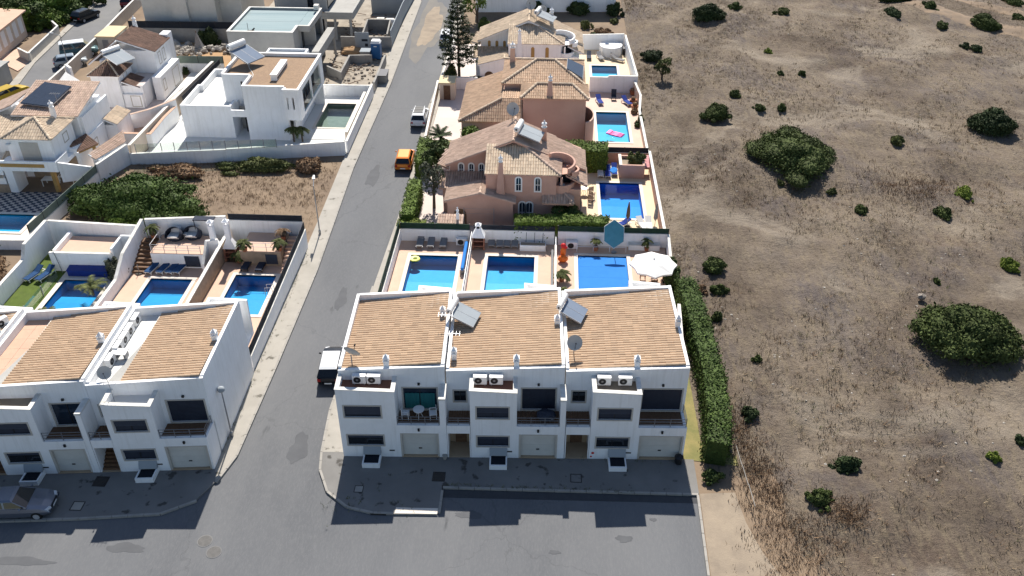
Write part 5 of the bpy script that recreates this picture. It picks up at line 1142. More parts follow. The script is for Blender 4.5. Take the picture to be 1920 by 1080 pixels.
for xx in (-7.3,-4.6): MB().tube((xx,69.75,0),(xx,69.75,2.2),.03).build('post','metal_grey',t)
MB().tube((-7.3,69.75,2.1),(-4.6,69.75,2.1),.01,4).tube((-7.3,69.75,1.6),(-4.6,69.75,1.6),.01,4).build('line','metal_grey',t)
# ---------------------------------------------------------------- modern white villa
MVt=thing('villa','modern white cube villa with flat gravel roof','villa',(-30,87,0)); ZR=5.75
b=MB()
pwall(b,-32.1,-27.62,0,ZR+.3,87.25,.25,[])                       # blank front
pwall(b,-27.6,-25.9,2.7,ZR+.3,86.45,.25,[(-27.28,-27.12,3.9,5.2),(-26.7,-26.5,3.9,5.2)])   # projecting bay
b.box(-27.6,-27.4,86.7,87.24,2.7,ZR+.3)
b.box(-27.6,-26.1,86.72,87.5,2.7,2.9)
b.box(-35.3,-35.05,90.6,97.2,0,ZR+.3); b.box(-35.05,-32.12,90.35,90.6,0,ZR+.3); b.box(-32.1,-31.87,87.5,90.34,0,ZR+.3)
b.box(-35.05,-26.1,96.95,97.2,0,ZR+.3)
# right side: slab edges and posts, open glazing
b.box(-26.1,-25.9,86.72,97.2,ZR-.25,ZR+.3); b.box(-26.1,-25.9,86.72,97.2,2.7,3.05); b.box(-26.1,-25.9,95.9,97.2,3.05,ZR-.25); b.box(-26.1,-25.9,86.72,87.9,3.05,ZR-.25); b.box(-26.1,-25.9,91.6,91.85,3.05,ZR-.25)
b.box(-27.5,-27.25,88.5,96.9,0,2.68); b.box(-29,-27.6,87.5,87.7,0,2.68)
b.build('wall','white_stucco',MVt)
box('floor_slab','grey_render',MVt,-35.0,-26.11,87.6,96.9,2.75,3.0) if False else None
box('roof','gravel_roof',MVt,-31.86,-26.11,87.51,96.94,ZR-.2,ZR); box('roof','gravel_roof',MVt,-35.04,-31.865,90.61,96.94,ZR-.2,ZR)
g=MB()
for y0,y1 in ((87.92,91.58),(91.87,95.88)): g.box(-26.75,-26.7,y0,y1,3.06,ZR-.26)
go=g.build('glazing','glass_blue',MVt); s=MB()
for k in range(7): y0=88.0+1.13*k; s.box(-26.69,-26.64,y0,y0+.06,3.06,ZR-.26)
s.build('mullions','metal_grey',go); box('balcony_floor','deck_tile',MVt,-26.69,-26.11,87.92,95.88,3.051,3.07)
for y0,y1 in ((88.6,91.5),(92.0,95.6)):
    MB().box(-25.98,-25.96,y0-.65,y1+.2,3.06,3.95).build('glass_railing','glass_clear',MVt)
c=MB()
for a in ((-35.33,-35.02,90.55,97.23),(-35.02,-32.13,90.32,90.62),(-32.13,-31.84,87.22,90.3),(-31.84,-27.62,87.22,87.52),(-27.64,-25.87,86.42,86.73),(-26.13,-25.87,86.73,97.23),(-35.02,-26.13,96.92,97.23)): c.box(*a,ZR+.3,ZR+.36)
c.build('parapet_capping','plastic_white',MVt)
b=MB()                                                             # low wing with roof terrace
b.box(-39.25,-33.75,87.55,87.8,0,3.65); b.box(-39.25,-39.0,87.8,93.4,0,3.65); b.box(-38.9,-38.65,93.4,98.2,0,3.65); b.box(-39.0,-38.65,93.15,93.4,3.0,3.65) ; b.box(-34.0,-33.75,87.8,89.3,0,3.65); b.box(-38.65,-35.31,97.95,98.2,0,3.65)
b.box(-33.74,-32.12,87.3,87.5,2.55,3.3); b.box(-33.9,-33.75,89.31,90.3,0,3.3)
b.build('wing_wall','white_stucco',MVt); box('roof_terrace','patio_white',MVt,-38.99,-34.01,87.81,93.14,2.7,2.95); box('roof_terrace','patio_white',MVt,-38.64,-35.31,93.15,97.94,2.7,2.95)
box('entrance_door','metal_dark',MVt,-33.0,-32.15,89.2,89.3,0,2.3); box('garage_recess','grey_render',MVt,-33.7,-32.12,90.0,90.1,0,2.6); box('flue','metal_dark',MVt,-32.35,-32.2,87.9,88.05,3.3,6.3)
box('garden_floor','grey_render',MVt,-27.24,-26.2,87.6,96.9,.02,.03)
t=thing('roof_light','long white ventilation box on the gravel roof','roof box',(-29.3,91.6,ZR)); box('casing','white_stucco',t,-29.65,-29.0,89.7,94.2,ZR,ZR+.62); box('louvre','metal_dark',t,-28.995,-28.985,89.9,94.0,ZR+.08,ZR+.3); box('lid','plastic_white',t,-29.7,-28.95,89.65,94.25,ZR+.62,ZR+.68)
t=thing('roof_light','long glazed skylight at the rear of the gravel roof','skylight',(-30,97.6,ZR)); b=MB(); 
for a in ((-32.3,-27.7,97.25,97.45),(-32.3,-27.7,98.6,98.8),(-32.3,-32.1,97.45,98.6),(-27.9,-27.7,97.45,98.6)): b.box(*a,ZR-.3,ZR+.3)
b.build('frame','white_stucco',t); box('glass','solar_pale',t,-32.1,-27.9,97.45,98.6,ZR-.3,ZR+.05); box('support_wall','white_stucco',t,-32.2,-27.8,97.3,98.7,0,ZR-.31)
HEATM((-34.3,94.7,ZR+.45),R(-28),'large tilted solar heater on the corner of the gravel roof',(1.25,1.25,1.35))
t=thing('roof_hose','pale curved cable lying on the gravel roof','cable',(-32.4,92,ZR)); b=MB(); pts=[(-33.3+1.3*math.sin(k*.25)**2*1.1,94.3-.62*k,ZR+.04) for k in range(8)]
for p,q in zip(pts,pts[1:]): b.tube(p,q,.04,5)
b.build('cable','wall_cap',t)
hm=[rect(*grow(PR['MV'],.28))]
sheet('patio','patio_white',[(-42.2,80.8),(-33,82),(-21.2,84.3),(-21.0,99.7),(-42.2,99.7)],hm,.0,.05); sheet('pool_deck','patio_white',[(-27.2,87.6),(-21.3,87.6),(-21.2,99.3),(-27.2,99.3)],hm,.05,.04)
gwall('white front wall with glass railing below the modern villa',[(-42.6,80.9),(-37,81.4),(-32.9,82.0)],[1.1,1.3,1.3],.22,z0=-.4); t=gwall('white front wall right of the glass railing, modern villa',[(-32.9,82.03),(-27.2,83.2),(-21.05,84.15)],[1.35,1.35,1.5],.22,z0=-.4)
gwall('white street wall beside the murky pool',[(-20.95,84.4),(-20.95,99.9)],[1.4,1.5],.22); gwall('white rear wall behind the murky pool',[(-21.1,99.9),(-26.8,99.8)],1.3,.2); gwall('tan inner wall along the murky pool',[(-21.75,88.0),(-21.75,99.4)],.75,.3,'warm_stucco')
t=thing('glass_railing','glass railing with slim posts on the modern villa wall','railing',(-42,81,1.1))
for k in range(12):
    x=-41.9+1.28*k; y=80.95+ (x+42.6)*.118; z=1.2+ (.15 if x>-37 else .03*(x+42)); box('post','metal_grey',t,x-.03,x+.03,y-.03,y+.03,z,z+.95)
    if k<11: MB().hexa([(x+.05,y-.008,z+.05),(x+1.22,y+.14,z+.05),(x+1.22,y+.155,z+.05),(x+.05,y+.008,z+.05),(x+.05,y-.008,z+.92),(x+1.22,y+.14,z+.92),(x+1.22,y+.155,z+.92),(x+.05,y+.008,z+.92)]).build('glass_pane','glass_clear',t)
gwall('pale boundary wall with a tiled ledge, left of the modern villa',[(-42.6,81.2),(-42.2,93),(-41.6,104.8)],[1.9,2.0,2.0],.3,'warm_stucco'); gwall('dark screened fence beside the narrow pool',[(-41.3,93.3),(-40.8,105.0)],[1.6,1.6],.15,screen=(.6,'screen_dark'))
# ---------------------------------------------------------------- buildings under construction
GH=thing('building_shell','grey concrete house shell with pale membrane roof','house under construction',(-34,104,0)); b=MB()
pwall(b,-38.7,-30.7,0,6.25,103.5,.25,[]); b.box(-38.7,-38.45,103.75,113,0,6.25); b.box(-30.95,-30.7,103.76,106.0,2.9,6.25); b.box(-30.69,-29.3,106.0,106.2,5.55,6.25); b.box(-29.5,-29.3,106.21,113,5.6,6.25); b.box(-38.45,-29.5,112.8,113.0,0,6.25); b.box(-30.9,-29.31,108.5,108.7,3.0,5.55); b.box(-30.95,-30.75,106.3,112.7,0,5.55); b.box(-29.6,-29.35,112.3,112.75,3.0,5.55)
b.box(-38.44,-30.96,103.76,112.79,5.5,5.6); b.box(-30.69,-28.0,104.2,113,2.7,2.99); b.box(-28.25,-28.0,104.2,113.2,2.99,3.75); b.box(-28.9,-28.26,104.2,113.2,3.5,3.74); b.box(-28.25,-28.02,112.9,113.2,0,2.69); b.box(-28.25,-28.0,104.2,104.5,0,2.69); b.build('wall','grey_render',GH)
m_=MB()
for k in range(6): m_.box(-38.4,-30.98,103.8+1.49*k,103.8+1.49*(k+1)-.02,5.62,6.0+.006*(k%2))
m_.box(-30.97,-29.52,106.25,112.75,5.62,5.99); m_.build('roof_membrane','membrane',GH); c=MB()
for a in ((-38.73,-30.67,103.47,103.77),(-38.73,-38.42,103.78,113.03),(-30.98,-30.67,103.78,106.2),(-30.66,-29.27,105.97,106.23),(-29.53,-29.27,106.24,113.03),(-38.41,-29.54,112.77,113.03)): c.box(*a,6.253,6.30)
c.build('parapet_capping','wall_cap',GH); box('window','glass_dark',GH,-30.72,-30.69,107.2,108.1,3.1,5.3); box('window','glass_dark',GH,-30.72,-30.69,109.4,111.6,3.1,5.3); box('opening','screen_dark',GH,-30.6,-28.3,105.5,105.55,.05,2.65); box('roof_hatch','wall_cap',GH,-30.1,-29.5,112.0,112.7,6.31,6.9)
t=thing('roof_tool','small metal winch left on the membrane roof','winch',(-36,104.6,6.02)); b=MB(); b.box(-36.5,-35.7,104.4,104.7,6.02,6.08); b.tube((-36.4,104.55,6.05),(-36.4,104.55,7.0),.03).tube((-35.9,104.5,6.1),(-35.6,104.6,6.35),.1); b.build('body','iron',t)
GB=thing('building_shell','dark glazed house shell with a deep balcony slab','house under construction',(-32,120,0)); b=MB(); b.box(-38,-30.8,121.5,130,3.3,9.0); b.box(-38,-37.7,121.5,130,0,3.28); b.box(-38.1,-26.7,118.8,127.5,2.95,3.28); b.box(-27.0,-26.7,118.8,127.5,3.3,3.9); b.box(-38.1,-27.01,118.8,119.0,3.3,3.9); 
for x in (-30.6,-29.3,-27.2): b.box(x-.15,x+.15,119.1,119.4,0,2.94)
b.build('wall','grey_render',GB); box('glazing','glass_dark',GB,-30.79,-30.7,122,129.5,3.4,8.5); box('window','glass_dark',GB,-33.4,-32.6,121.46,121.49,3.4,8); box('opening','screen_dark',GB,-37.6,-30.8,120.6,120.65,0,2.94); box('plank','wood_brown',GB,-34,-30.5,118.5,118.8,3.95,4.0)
t=gwall('raw concrete pit wall in the building plot',[(-27.9,106.6),(-25.7,104.6),(-25.75,110.4),(-22.9,110.7)],1.1,.25,'raw_concrete',cap=None); gwall('raw concrete street wall of the building plot',[(-21.0,101.2),(-21.15,110.5)],1.2,.25,'raw_concrete',cap=None); gwall('tall raw concrete wall across the building plot',[(-28.0,116),(-25.3,116)],1.6,.25,'raw_concrete',cap=None); gwall('raw concrete cross wall behind the blue cabin',[(-24.2,116),(-21.2,116.2)],1.6,.25,'raw_concrete',cap=None)
gwall('brown concrete basin walls behind the blue cabin',[(-25.2,116.6),(-25.6,123),(-22.4,123),(-21.9,117)],1.7,.2,'raw_concrete',cap=None); gwall('pale hoarding panels along the building plot',[(-21.35,116.6),(-21.5,128.5),(-21.2,140)],2.3,.1,'solar_pale',cap=None,name='site_hoarding',cat='hoarding'); gwall('pale wall at the rear of the building plot',[(-26.5,131),(-21.6,131)],2.2,.2,'solar_pale',cap=None)
box_=thing('portable_toilet','blue portable cabin on the building plot','portable toilet',(-22.6,111.9,0)); x,y=-22.6,112.4; box('cabin','plastic_blue',box_,x-.6,x+.6,y-.6,y+.6,.1,2.15); MB().hexa([(x-.65,y-.65,2.151),(x+.65,y-.65,2.151),(x+.65,y+.65,2.151),(x-.65,y+.65,2.151),(x-.5,y-.45,2.45),(x+.5,y-.45,2.45),(x+.5,y+.45,2.45),(x-.5,y+.45,2.45)]).build('roof','plastic_white',box_); d_=box('door','plastic_blue',box_,x-.42,x+.42,y-.63,y-.605,.2,2.0); box('vent','plastic_white',d_,x-.2,x+.2,y-.64,y-.632,1.75,1.85); box('skid','black_plastic',box_,x-.6,x+.6,y-.62,y+.62,0,.099)
t=thing('water_tank','pale concrete cube tank left of the blue cabin','tank',(-23.9,111.7,0)); box('tank','raw_concrete',t,-24.55,-23.3,111.3,112.6,0,1.2); box('lid','solar_pale',t,-24.6,-23.25,111.25,112.65,1.2,1.28)
t=thing('info_panel','grey site sign board with dark blocks behind the concrete tank','sign board',(-25,115.2,0)); box('board','solar_pale',t,-25.9,-24.0,115.1,115.16,.35,2.5); box('dark_panel','screen_dark',t,-25.0,-24.2,115.08,115.097,1.3,1.6); box('dark_panel','screen_dark',t,-24.6,-24.2,115.08,115.097,.6,1.0)
for x_ in (-25.7,-24.2): box('post','metal_grey',t,x_-.04,x_+.04,115.17,115.25,0,2.5)
t=thing('utility_box','dark grey skip at the kerb beside the building plot','skip',(-20.5,104.2,.1)); MB().hexa([(-20.95,103.7,.1),(-20.0,103.7,.1),(-20.0,105.3,.1),(-20.95,105.3,.1),(-21.0,103.4,1.1),(-19.9,103.4,1.1),(-19.9,105.6,1.1),(-21.0,105.6,1.1)]).build('body','raw_concrete',t); box('rim','metal_dark',t,-21.05,-19.85,103.35,105.65,1.1,1.18)
def heap(label,x,y,r_,h,m,cat='heap',n=1,seed=1):
    o=MB(); rn=random.Random(seed); o.ell((x,y,0),r_,r_*.7,h,14,8,.14,rn); ob=o.build('heap',m); tag(ob,label,cat); ob.location=(0,0,0); return ob
heap('orange sand heap beside the site sign board',-26.3,114.2,1.5,.8,'dirt_orange','sand heap')
rn=random.Random(11); b=MB()
for k in range(260):
    x,y=rn.uniform(-29,-21.6),rn.uniform(101.5,128); s=rn.uniform(.06,.26); b.ell((x,y,s*.4),s,s*.8,s*.6,5,3,.3,rn)
o=b.build('rubble','rock'); o['kind']='stuff'
b=MB()
for k in range(60):
    x,y=rn.uniform(-29,-22),rn.uniform(101,130); a=rn.uniform(0,3.14); L=rn.uniform(.5,1.8); b.tube((x,y,.1),(x+L*math.cos(a),y+L*math.sin(a),.1+rn.uniform(0,.3)),.05,4)
o=b.build('timber_scraps','wood_brown'); o['kind']='stuff'
for i,(x,y,l) in enumerate(((-22.9,125.2,'white bagged material pile by the hoarding'),(-24.3,125.5,'pale stacked boards in the rear building plot'))):
    t=thing('material_pile',l,'material pile',(x,y,0)); b=MB()
    for k in range(4): b.box(x-.7+.08*k,x+.6,y-.4,y+.4-.06*k,.02+.28*k,.28+.28*k)
    b.build('boards','fabric_white' if i==0 else 'wall_cap',t); box('pallet','wood_brown',t,x-.7,x+.6,y-.4,y+.4,0,.015)
t=thing('machine','small white site machine near the hoarding','machine',(-22.4,123.9,0)); MB().ell((-22.4,124.2,.8),.6,.6,.7,10,8).build('drum','plastic_white',t,smooth=True); box('frame','metal_dark',t,-23.0,-21.8,123.8,124.6,.1,.4)

# ---------------------------------------------------------------- white villa with the checkered terrace (left edge)
T=thing('villa','white villa with a pyramid tiled tower above the checkered terrace','villa',(-49,75,0)); b=MB()
pwall(b,-60,-51.8,0,2.6,74.2,.3,[]); 
b.box(-51.2,-46.95,75.1,79.6,2.75,5.35); b.box(-51.9,-51.0,74.2,76.0,0,2.6); b.box(-51.85,-46.0,77.6,79.6,0,2.74); b.box(-52.5,-46.4,74.1,77.59,2.4,2.74) ; b.box(-47.4,-46.2,77.61,84.2,0,3.1)
b.box(-52.5,-46.4,74.08,74.28,2.75,3.45); b.box(-46.6,-46.4,74.29,76.4,2.75,3.45)
b.hexa([(-46.39,74.3,1.2),(-44.6,77.0,.3),(-44.75,77.2,.3),(-46.5,74.5,1.2),(-46.39,74.3,3.3),(-44.6,77.0,1.5),(-44.75,77.2,1.5),(-46.5,74.5,3.3)])
b.box(-60,-51.21,77.6,81,2.61,4.4)
b.box(-52.9,-46.6,80.2,85.6,0,5.5); b.box(-58,-52.91,81.1,85.6,0,4.4); b.box(-46.59,-46.35,80.6,86.5,0,5.1)
b.build('wall','white_stucco',T)
box('ochre_beam','ochre',T,-51.9,-47.6,74.03,74.075,2.85,3.2); box('pillar','ochre',T,-47.5,-47.15,74.5,74.9,0,2.39); box('back_wall','stone_clad',T,-51.0,-46.3,77.4,77.595,0,2.39); box('stone_base','stone_clad',T,-60,-51.8,74.1,74.195,0,.9); box('balcony_floor','deck_tile',T,-52.4,-46.65,74.3,75.09,2.742,2.77)
box('balcony_shutter','stone_frame',T,-50.0,-48.2,75.04,75.097,2.85,4.95); f_=east(-46.95,75.1); window(T,f_,2.4,3.2,3.9,4.7,0,pane='stone_frame',fr='stone_frame',bars=0); f_=east(-46.35,80.6)
f_=east(-46.6,80.2); 
for u in (.8,2.1): window(T,f_,u,u+.7,3.6,4.8,0,pane='stone_frame',fr='stone_frame',bars=0)
f_=east(-46.2,77.6); window(T,f_,3.6,4.5,1.0,2.3,0,pane='wood_brown',bars=1)
az=(-49.1,77.3,6.5); E_=[(-51.5,74.8,5.35),(-46.6,74.8,5.35),(-46.6,79.8,5.35),(-51.5,79.8,5.35)]
tiles(T,[E_[0],E_[1],az],'terracotta_pale',slab='white_stucco',seed=61,w=.26); tiles(T,[E_[1],E_[2],az],'terracotta_pale',slab='white_stucco',seed=62,w=.26); tiles(T,[E_[3],E_[0],az],'terracotta_pale',slab='white_stucco',seed=63,w=.26); tiles(T,[E_[2],E_[3],az],'terracotta_pale',slab='white_stucco',seed=64,w=.26)
for p in E_[:3]: ridge_cap(T,(p[0],p[1],p[2]+.04),(az[0],az[1],az[2]+.03),'terracotta_pale',.14)
tiles(T,[(-60,77.3,4.45),(-51.6,77.3,4.45),(-51.6,80.4,5.3),(-60,80.4,5.3)],'terracotta_pale',slab='white_stucco',seed=65,w=.26)
tiles(T,[(-46.3,79.9,5.45),(-46.3,85.8,5.6),(-49.6,86.2,6.9),(-51.8,79.9,6.7)] ,'terracotta_red',slab='white_stucco',seed=66) if False else None
tiles(T,[(-53.1,79.9,5.5),(-46.3,79.9,5.5),(-46.3,85.9,6.75),(-53.1,85.9,6.75)],'terracotta_red',slab='white_stucco',seed=66); tiles(T,[(-59.5,80.6,3.6),(-59.5,85.7,3.6),(-53.2,85.7,6.2),(-53.2,80.6,6.2)],'terracotta_red',slab='white_stucco',seed=67)
tiles(T,[(-53,73.9,1.7),(-51.9,73.9,1.7),(-51.9,77.2,2.9),(-53,77.2,2.9)],'terracotta_pale',slab='white_stucco',seed=68); tiles(T,[(-46.0,77.7,2.7),(-44.9,79.7,2.7),(-46.4,80.6,3.3),(-47.2,78.2,3.3)],'terracotta_brown',slab='ochre',seed=69) 
box('porch_post','ochre',T,-45.35,-45.1,79.2,79.45,0,2.6); tiles(T,[(-44.9,84.3,2.7),(-44.9,87.9,2.7),(-46.3,87.9,3.3),(-46.3,84.3,3.3)],'terracotta_pale',slab='white_stucco',seed=70); box('annex_wall','white_stucco',T,-46.3,-45.0,84.4,87.8,0,2.6)
ornate_chimney(T,-47.9,78.6,5.4,7.6,.22,'white_stucco',.9)
t=thing('solar_collector','large dark solar panel on the left villa roof','solar panel',(-51,83.5,6.6)); MB().slab([(-52.6,81.4,6.15),(-49.4,80.9,6.05),(-48.6,84.3,6.8),(-51.6,84.9,6.95)],(0,-.03,.1)).build('panel','solar_glass',t); MB().slab([(-52.65,81.35,6.10),(-49.35,80.85,6.0),(-48.55,84.35,6.75),(-51.65,84.95,6.9)],(0,-.03,.06)).build('panel_frame','aluminium',t)
t=thing('shade_sail','white triangular shade sail behind the dark solar panel','shade sail',(-50.5,88.5,6)); MB().slab([(-52.0,87.0,5.6),(-47.6,86.6,5.6),(-51.6,89.2,6.4)],(0,0,.04)).build('cloth','fabric_white',t); MB().tube((-47.6,86.6,0),(-47.6,86.6,5.7),.04).tube((-51.6,89.3,0),(-51.6,89.3,6.5),.04).build('post','metal_white',t)
antenna((-48.4,80.7,5.9),1.7,'antenna on the left villa roof corner')
sheet('checkered_terrace','checker_light',[(-60,70.35),(-45.4,70.35),(-44.3,77.5),(-45.3,77.5),(-46,74.3),(-60,74.2)],(),.03,.05)
b=MB(); n_=0
for i in range(38):
    for j in range(11):
        if (i+j)%2: continue
        x,y=-60+.4*i,70.45+.36*j; xr=-45.45+(y-70.35)*.16
        if x+.4<xr: b.add([(x,y,.034),(x+.4,y,.034),(x+.4,y+.36,.034),(x,y+.36,.034)],[(0,1,2,3)])
o=b.build('checker_tile','checker_dark'); o['kind']='stuff'
sheet('patio','patio_pale',[(-60,77.5),(-44.2,77.5),(-42.9,84.5),(-42.9,100),(-60,100)],(),.0,.04); sheet('pool_deck','coping_stone',[(-60,65.6),(-45.9,65.6),(-45.4,70.34),(-60,70.34)],[rect(*grow(PR['LV'],.30))],.03,.05)
gwall('grey screened wall between the checkered terrace and the big bush',[(-45.25,65.3),(-44.25,76.9)],[1.0,1.0],.2,screen=(.75,'screen_pale')); gwall('white wall at the bush below the tiled ledge',[(-44.2,77.0),(-42.75,81.0)],[1.8,2.1],.25); 
t=thing('tiled_ledge','long tiled lean-to roof by the left villa side wall','lean-to',(-44.3,79,0)); tiles(t,[(-43.0,81.5,2.1),(-44.35,77.4,2.1),(-45.2,77.9,2.5),(-43.9,83.2,2.5)],'terracotta_red',slab='white_stucco',seed=71); MB().prism([(-44.1,77.6),(-43.2,81.2),(-43.9,82.9),(-45.0,78.1)],0,2.0).build('wall','white_stucco',t)
x,y=(-47.2, 76.76); table('white plastic table at the corner of the checkered terrace',-46.0,76.4,.03,'plastic_white',.5,.74,(.5,.4)); table('white table under the ochre beam',-48.6,75.9,.03,'plastic_white',.5,.74,(.7,.45)); CHW((-47.9,76.9,.03),R(0),'white chair in the shade behind the ochre pillar')
t=thing('wall_lamp','round white extractor on the left villa tower','extractor',(-50.9,75.05,4.9)); MB(south(75.09)).lathe([(.25,0),(.25,.1)],(-51.0,-.1,4.75),12).build('body','plastic_white',t)
# brown roofed white villa
T=thing('villa','white villa with dark brown tile roofs and a white solar panel','villa',(-50,95,0)); b=MB()
b.box(-52.2,-49.0,94.9,98.6,0,3.75); b.box(-48.99,-46.6,95.3,99.3,0,2.5); b.box(-50.2,-46.2,99.31,103.9,0,5.2); b.box(-46.19,-45.2,97.3,103.5,0,2.8); b.box(-52.6,-50.21,98.61,104.5,0,4.2); b.box(-48.9,-46.7,94.9,95.29,0,1.6)
b.box(-47.2,-46.2,103.91,105.3,0,5.6); b.build('wall','white_stucco',T)
az=(-50.6,96.6,5.0); E_=[(-52.45,94.65,3.8),(-48.75,94.65,3.8),(-48.75,98.7,3.8),(-52.45,98.7,3.8)]
for k in range(4): tiles(T,[E_[k],E_[(k+1)%4],az],'terracotta_brown',slab='white_stucco',seed=80+k)
for p in E_: ridge_cap(T,(p[0],p[1],p[2]+.03),(az[0],az[1],az[2]+.03),'terracotta_pale',.10)
tiles(T,[(-46.9,95.2,2.3),(-46.9,98.0,2.3),(-48.9,98.0,3.0),(-48.9,95.2,3.0)],'terracotta_brown',slab='white_stucco',seed=85); tiles(T,[(-46.0,99.2,5.1),(-46.0,104.1,5.1),(-50.3,104.1,6.5),(-50.3,99.2,6.5)],'terracotta_brown',slab='white_stucco',seed=86); tiles(T,[(-54.3,99.0,3.5),(-54.3,105.2,3.5),(-50.4,105.2,6.4),(-50.4,99.0,6.4)],'terracotta_brown',slab='white_stucco',seed=87)
f_=east(-46.2,99.3); 
for u in (1.0,2.3): window(T,f_,u,u+.6,3.3,4.6,0,pane='stone_frame',bars=0)
f_=east(-45.2,97.3); window(T,f_,.6,1.2,1.0,2.2,0,pane='stone_frame',bars=0); window(T,f_,3.6,5.4,.3,2.3,0,pane='stone_frame',bars=2)
window(T,east(-49.0,94.9),1.4,2.2,2.6,3.5,0,pane='stone_frame',bars=0); window(T,south(94.9),-48.0,-47.0,.2,1.4,0,pane='stone_frame',bars=0)
ornate_chimney(T,-50.2,104.6,5.5,7.4,.25,'white_stucco',.8); box('terrace_floor','patio_pale',T,-48.85,-46.65,95.32,99.28,2.502,2.53)
HEAT((-49.9,97.0,4.9),R(-30),'white solar heater on the brown hipped roof',(1.1,1.2,1.0))
gwall('salmon edged courtyard wall with red floor',[(-45.5,88.3),(-45.5,84.9),(-41.9,84.9),(-41.9,89.0),(-41.6,91.6)],[1.5,1.5,1.5,1.6,1.7],.3,'white_stucco',cap='terrace_salmon'); sheet('courtyard','terrace_salmon',rect(-45.3,-42.1,85.1,90.5),(),.4,.3)
gwall('salmon coped wall dividing the two left villas',[(-45.6,88.4),(-43.6,89.6),(-41.7,92.2)],[2.0,2.2,2.3],.3,'white_stucco',cap='terracotta_red')
sheet('pool_deck','patio_white',rect(-45.1,-40.9,95.2,106.0),[rect(*grow(PR['LW'],.30))],.05,.06); gwall('white rear wall with green screen at the narrow pool',[(-47.2,106.3),(-40.9,106.5)],1.1,.2,screen=(.9,'screen_pale'))
# building plot behind, houses at the top edge
sheet('building_plot','dirt_orange',[(-57.5,106.8),(-40.5,106.8),(-40.5,117),(-57.5,117)],(),-.01,0)
gwall('raw grey wall across the orange building plot',[(-57.0,117.0),(-40.5,117.3)],1.9,.25,'raw_concrete',cap=None,screen=(.9,'screen_dark'))
b=MB(); rn=random.Random(5)
for k in range(220):
    x=rn.gauss(-49.5,3.6); y=rn.gauss(113.6,.9); s=abs(rn.gauss(.22,.14))+.06
    if x<-56 or x>-40.8 or y>116.5: continue
    b.ell((x,y,s*.5),s,s*.9,s*.75,6,4,.25,rn)
o=b.build('rubble','rubble'); o['kind']='stuff'
heap('grey rubble heap under sheeting against the raw wall',-51.2,115.2,1.5,1.1,'raw_concrete','rubble heap',seed=2); heap('large round tan boulder beside the concrete shell',-41.9,113.9,1.3,1.3,'rock','boulder',seed=3)
t=thing('covered_post','grey pointed covered frame standing in the building plot','covered frame',(-46.6,114,0)); MB().add([(-47.3,113.5,0),(-46.0,113.5,0),(-46.0,114.5,0),(-47.3,114.5,0),(-46.8,114.1,2.5)],[(0,1,4),(1,2,4),(2,3,4),(3,0,4)]).build('sheet','fabric_grey',t); MB().tube((-46.8,114.1,0),(-46.8,114.1,2.6),.05).build('pole','wood_brown',t)
T=thing('villa','large pale house at the top edge with a cream gable corner','villa',(-50,122,0)); b=MB(); b.box(-55.6,-45.5,119.2,131,0,5.4); b.box(-45.49,-42.5,121,131,0,6.5); b.box(-51.3,-49.2,118.6,119.19,0,5.6); b.build('wall','garage_white',T); b=MB()
for k in range(5): window(T,south(119.2),-54.6+1.9*k,-54.2+1.9*k+.4,.5,1.9,0,pane='shutter_dark',bars=0) if k not in (2,) else None
box('shutter','stone_frame',T,-47.0,-45.7,119.15,119.19,.3,2.3); box('door','glass_dark',T,-50.6,-50.1,118.55,118.59,.3,2.2)
tiles(T,[(-56.4,119.5,4.9),(-53.8,119.5,4.9),(-52.6,123,6),(-56.4,123,6)],'terracotta_pale',slab='garage_white',seed=91); tiles(T,[(-45.2,119.8,5.6),(-42.5,119.8,5.6),(-43,123.4,6.3),(-45.6,123.4,6.3)],'terracotta_pale',slab='garage_white',seed=92)
t=thing('kiosk','cream utility hut by the far left street','hut',(-57.8,113,0)); box('body','stone_frame',t,-59.3,-56.9,111.9,115.9,0,2.25); box('roof','cream_box',t,-59.45,-56.75,111.75,116.05,2.25,2.42); box('door','metal_grey',t,-58.6,-57.8,111.86,111.895,0,1.9)
t=thing('storage_box','small pale flat cabinet right of the cream hut','cabinet',(-55.8,114.3,0)); box('body','solar_pale',t,-56.7,-54.9,113.6,115.2,0,1.5); box('lid','plastic_white',t,-56.75,-54.85,113.55,115.25,1.5,1.58)
for i,(x,y) in enumerate(((-57.0,119.0),(-56.6,121.4))):
    t=thing('planter_box','%s tan planter bed beside the pale top house'%('near','far')[i],'planter',(x,y,0)); box('trough','ochre',t,x-1.2,x+1.3,y-.6,y+.6,0,.8); box('soil','terrace_mud',t,x-1.1,x+1.2,y-.5,y+.5,.8,.84)
gwall('pale street wall of the left villas',[(-58.9,88),(-59.6,104),(-60.4,116),(-61.2,124),(-62.2,136)],1.6,.22,'stone_frame'); gwall('white gate wall by the grey car',[(-59.2,102.8),(-58.0,101.6)],2.0,.25)
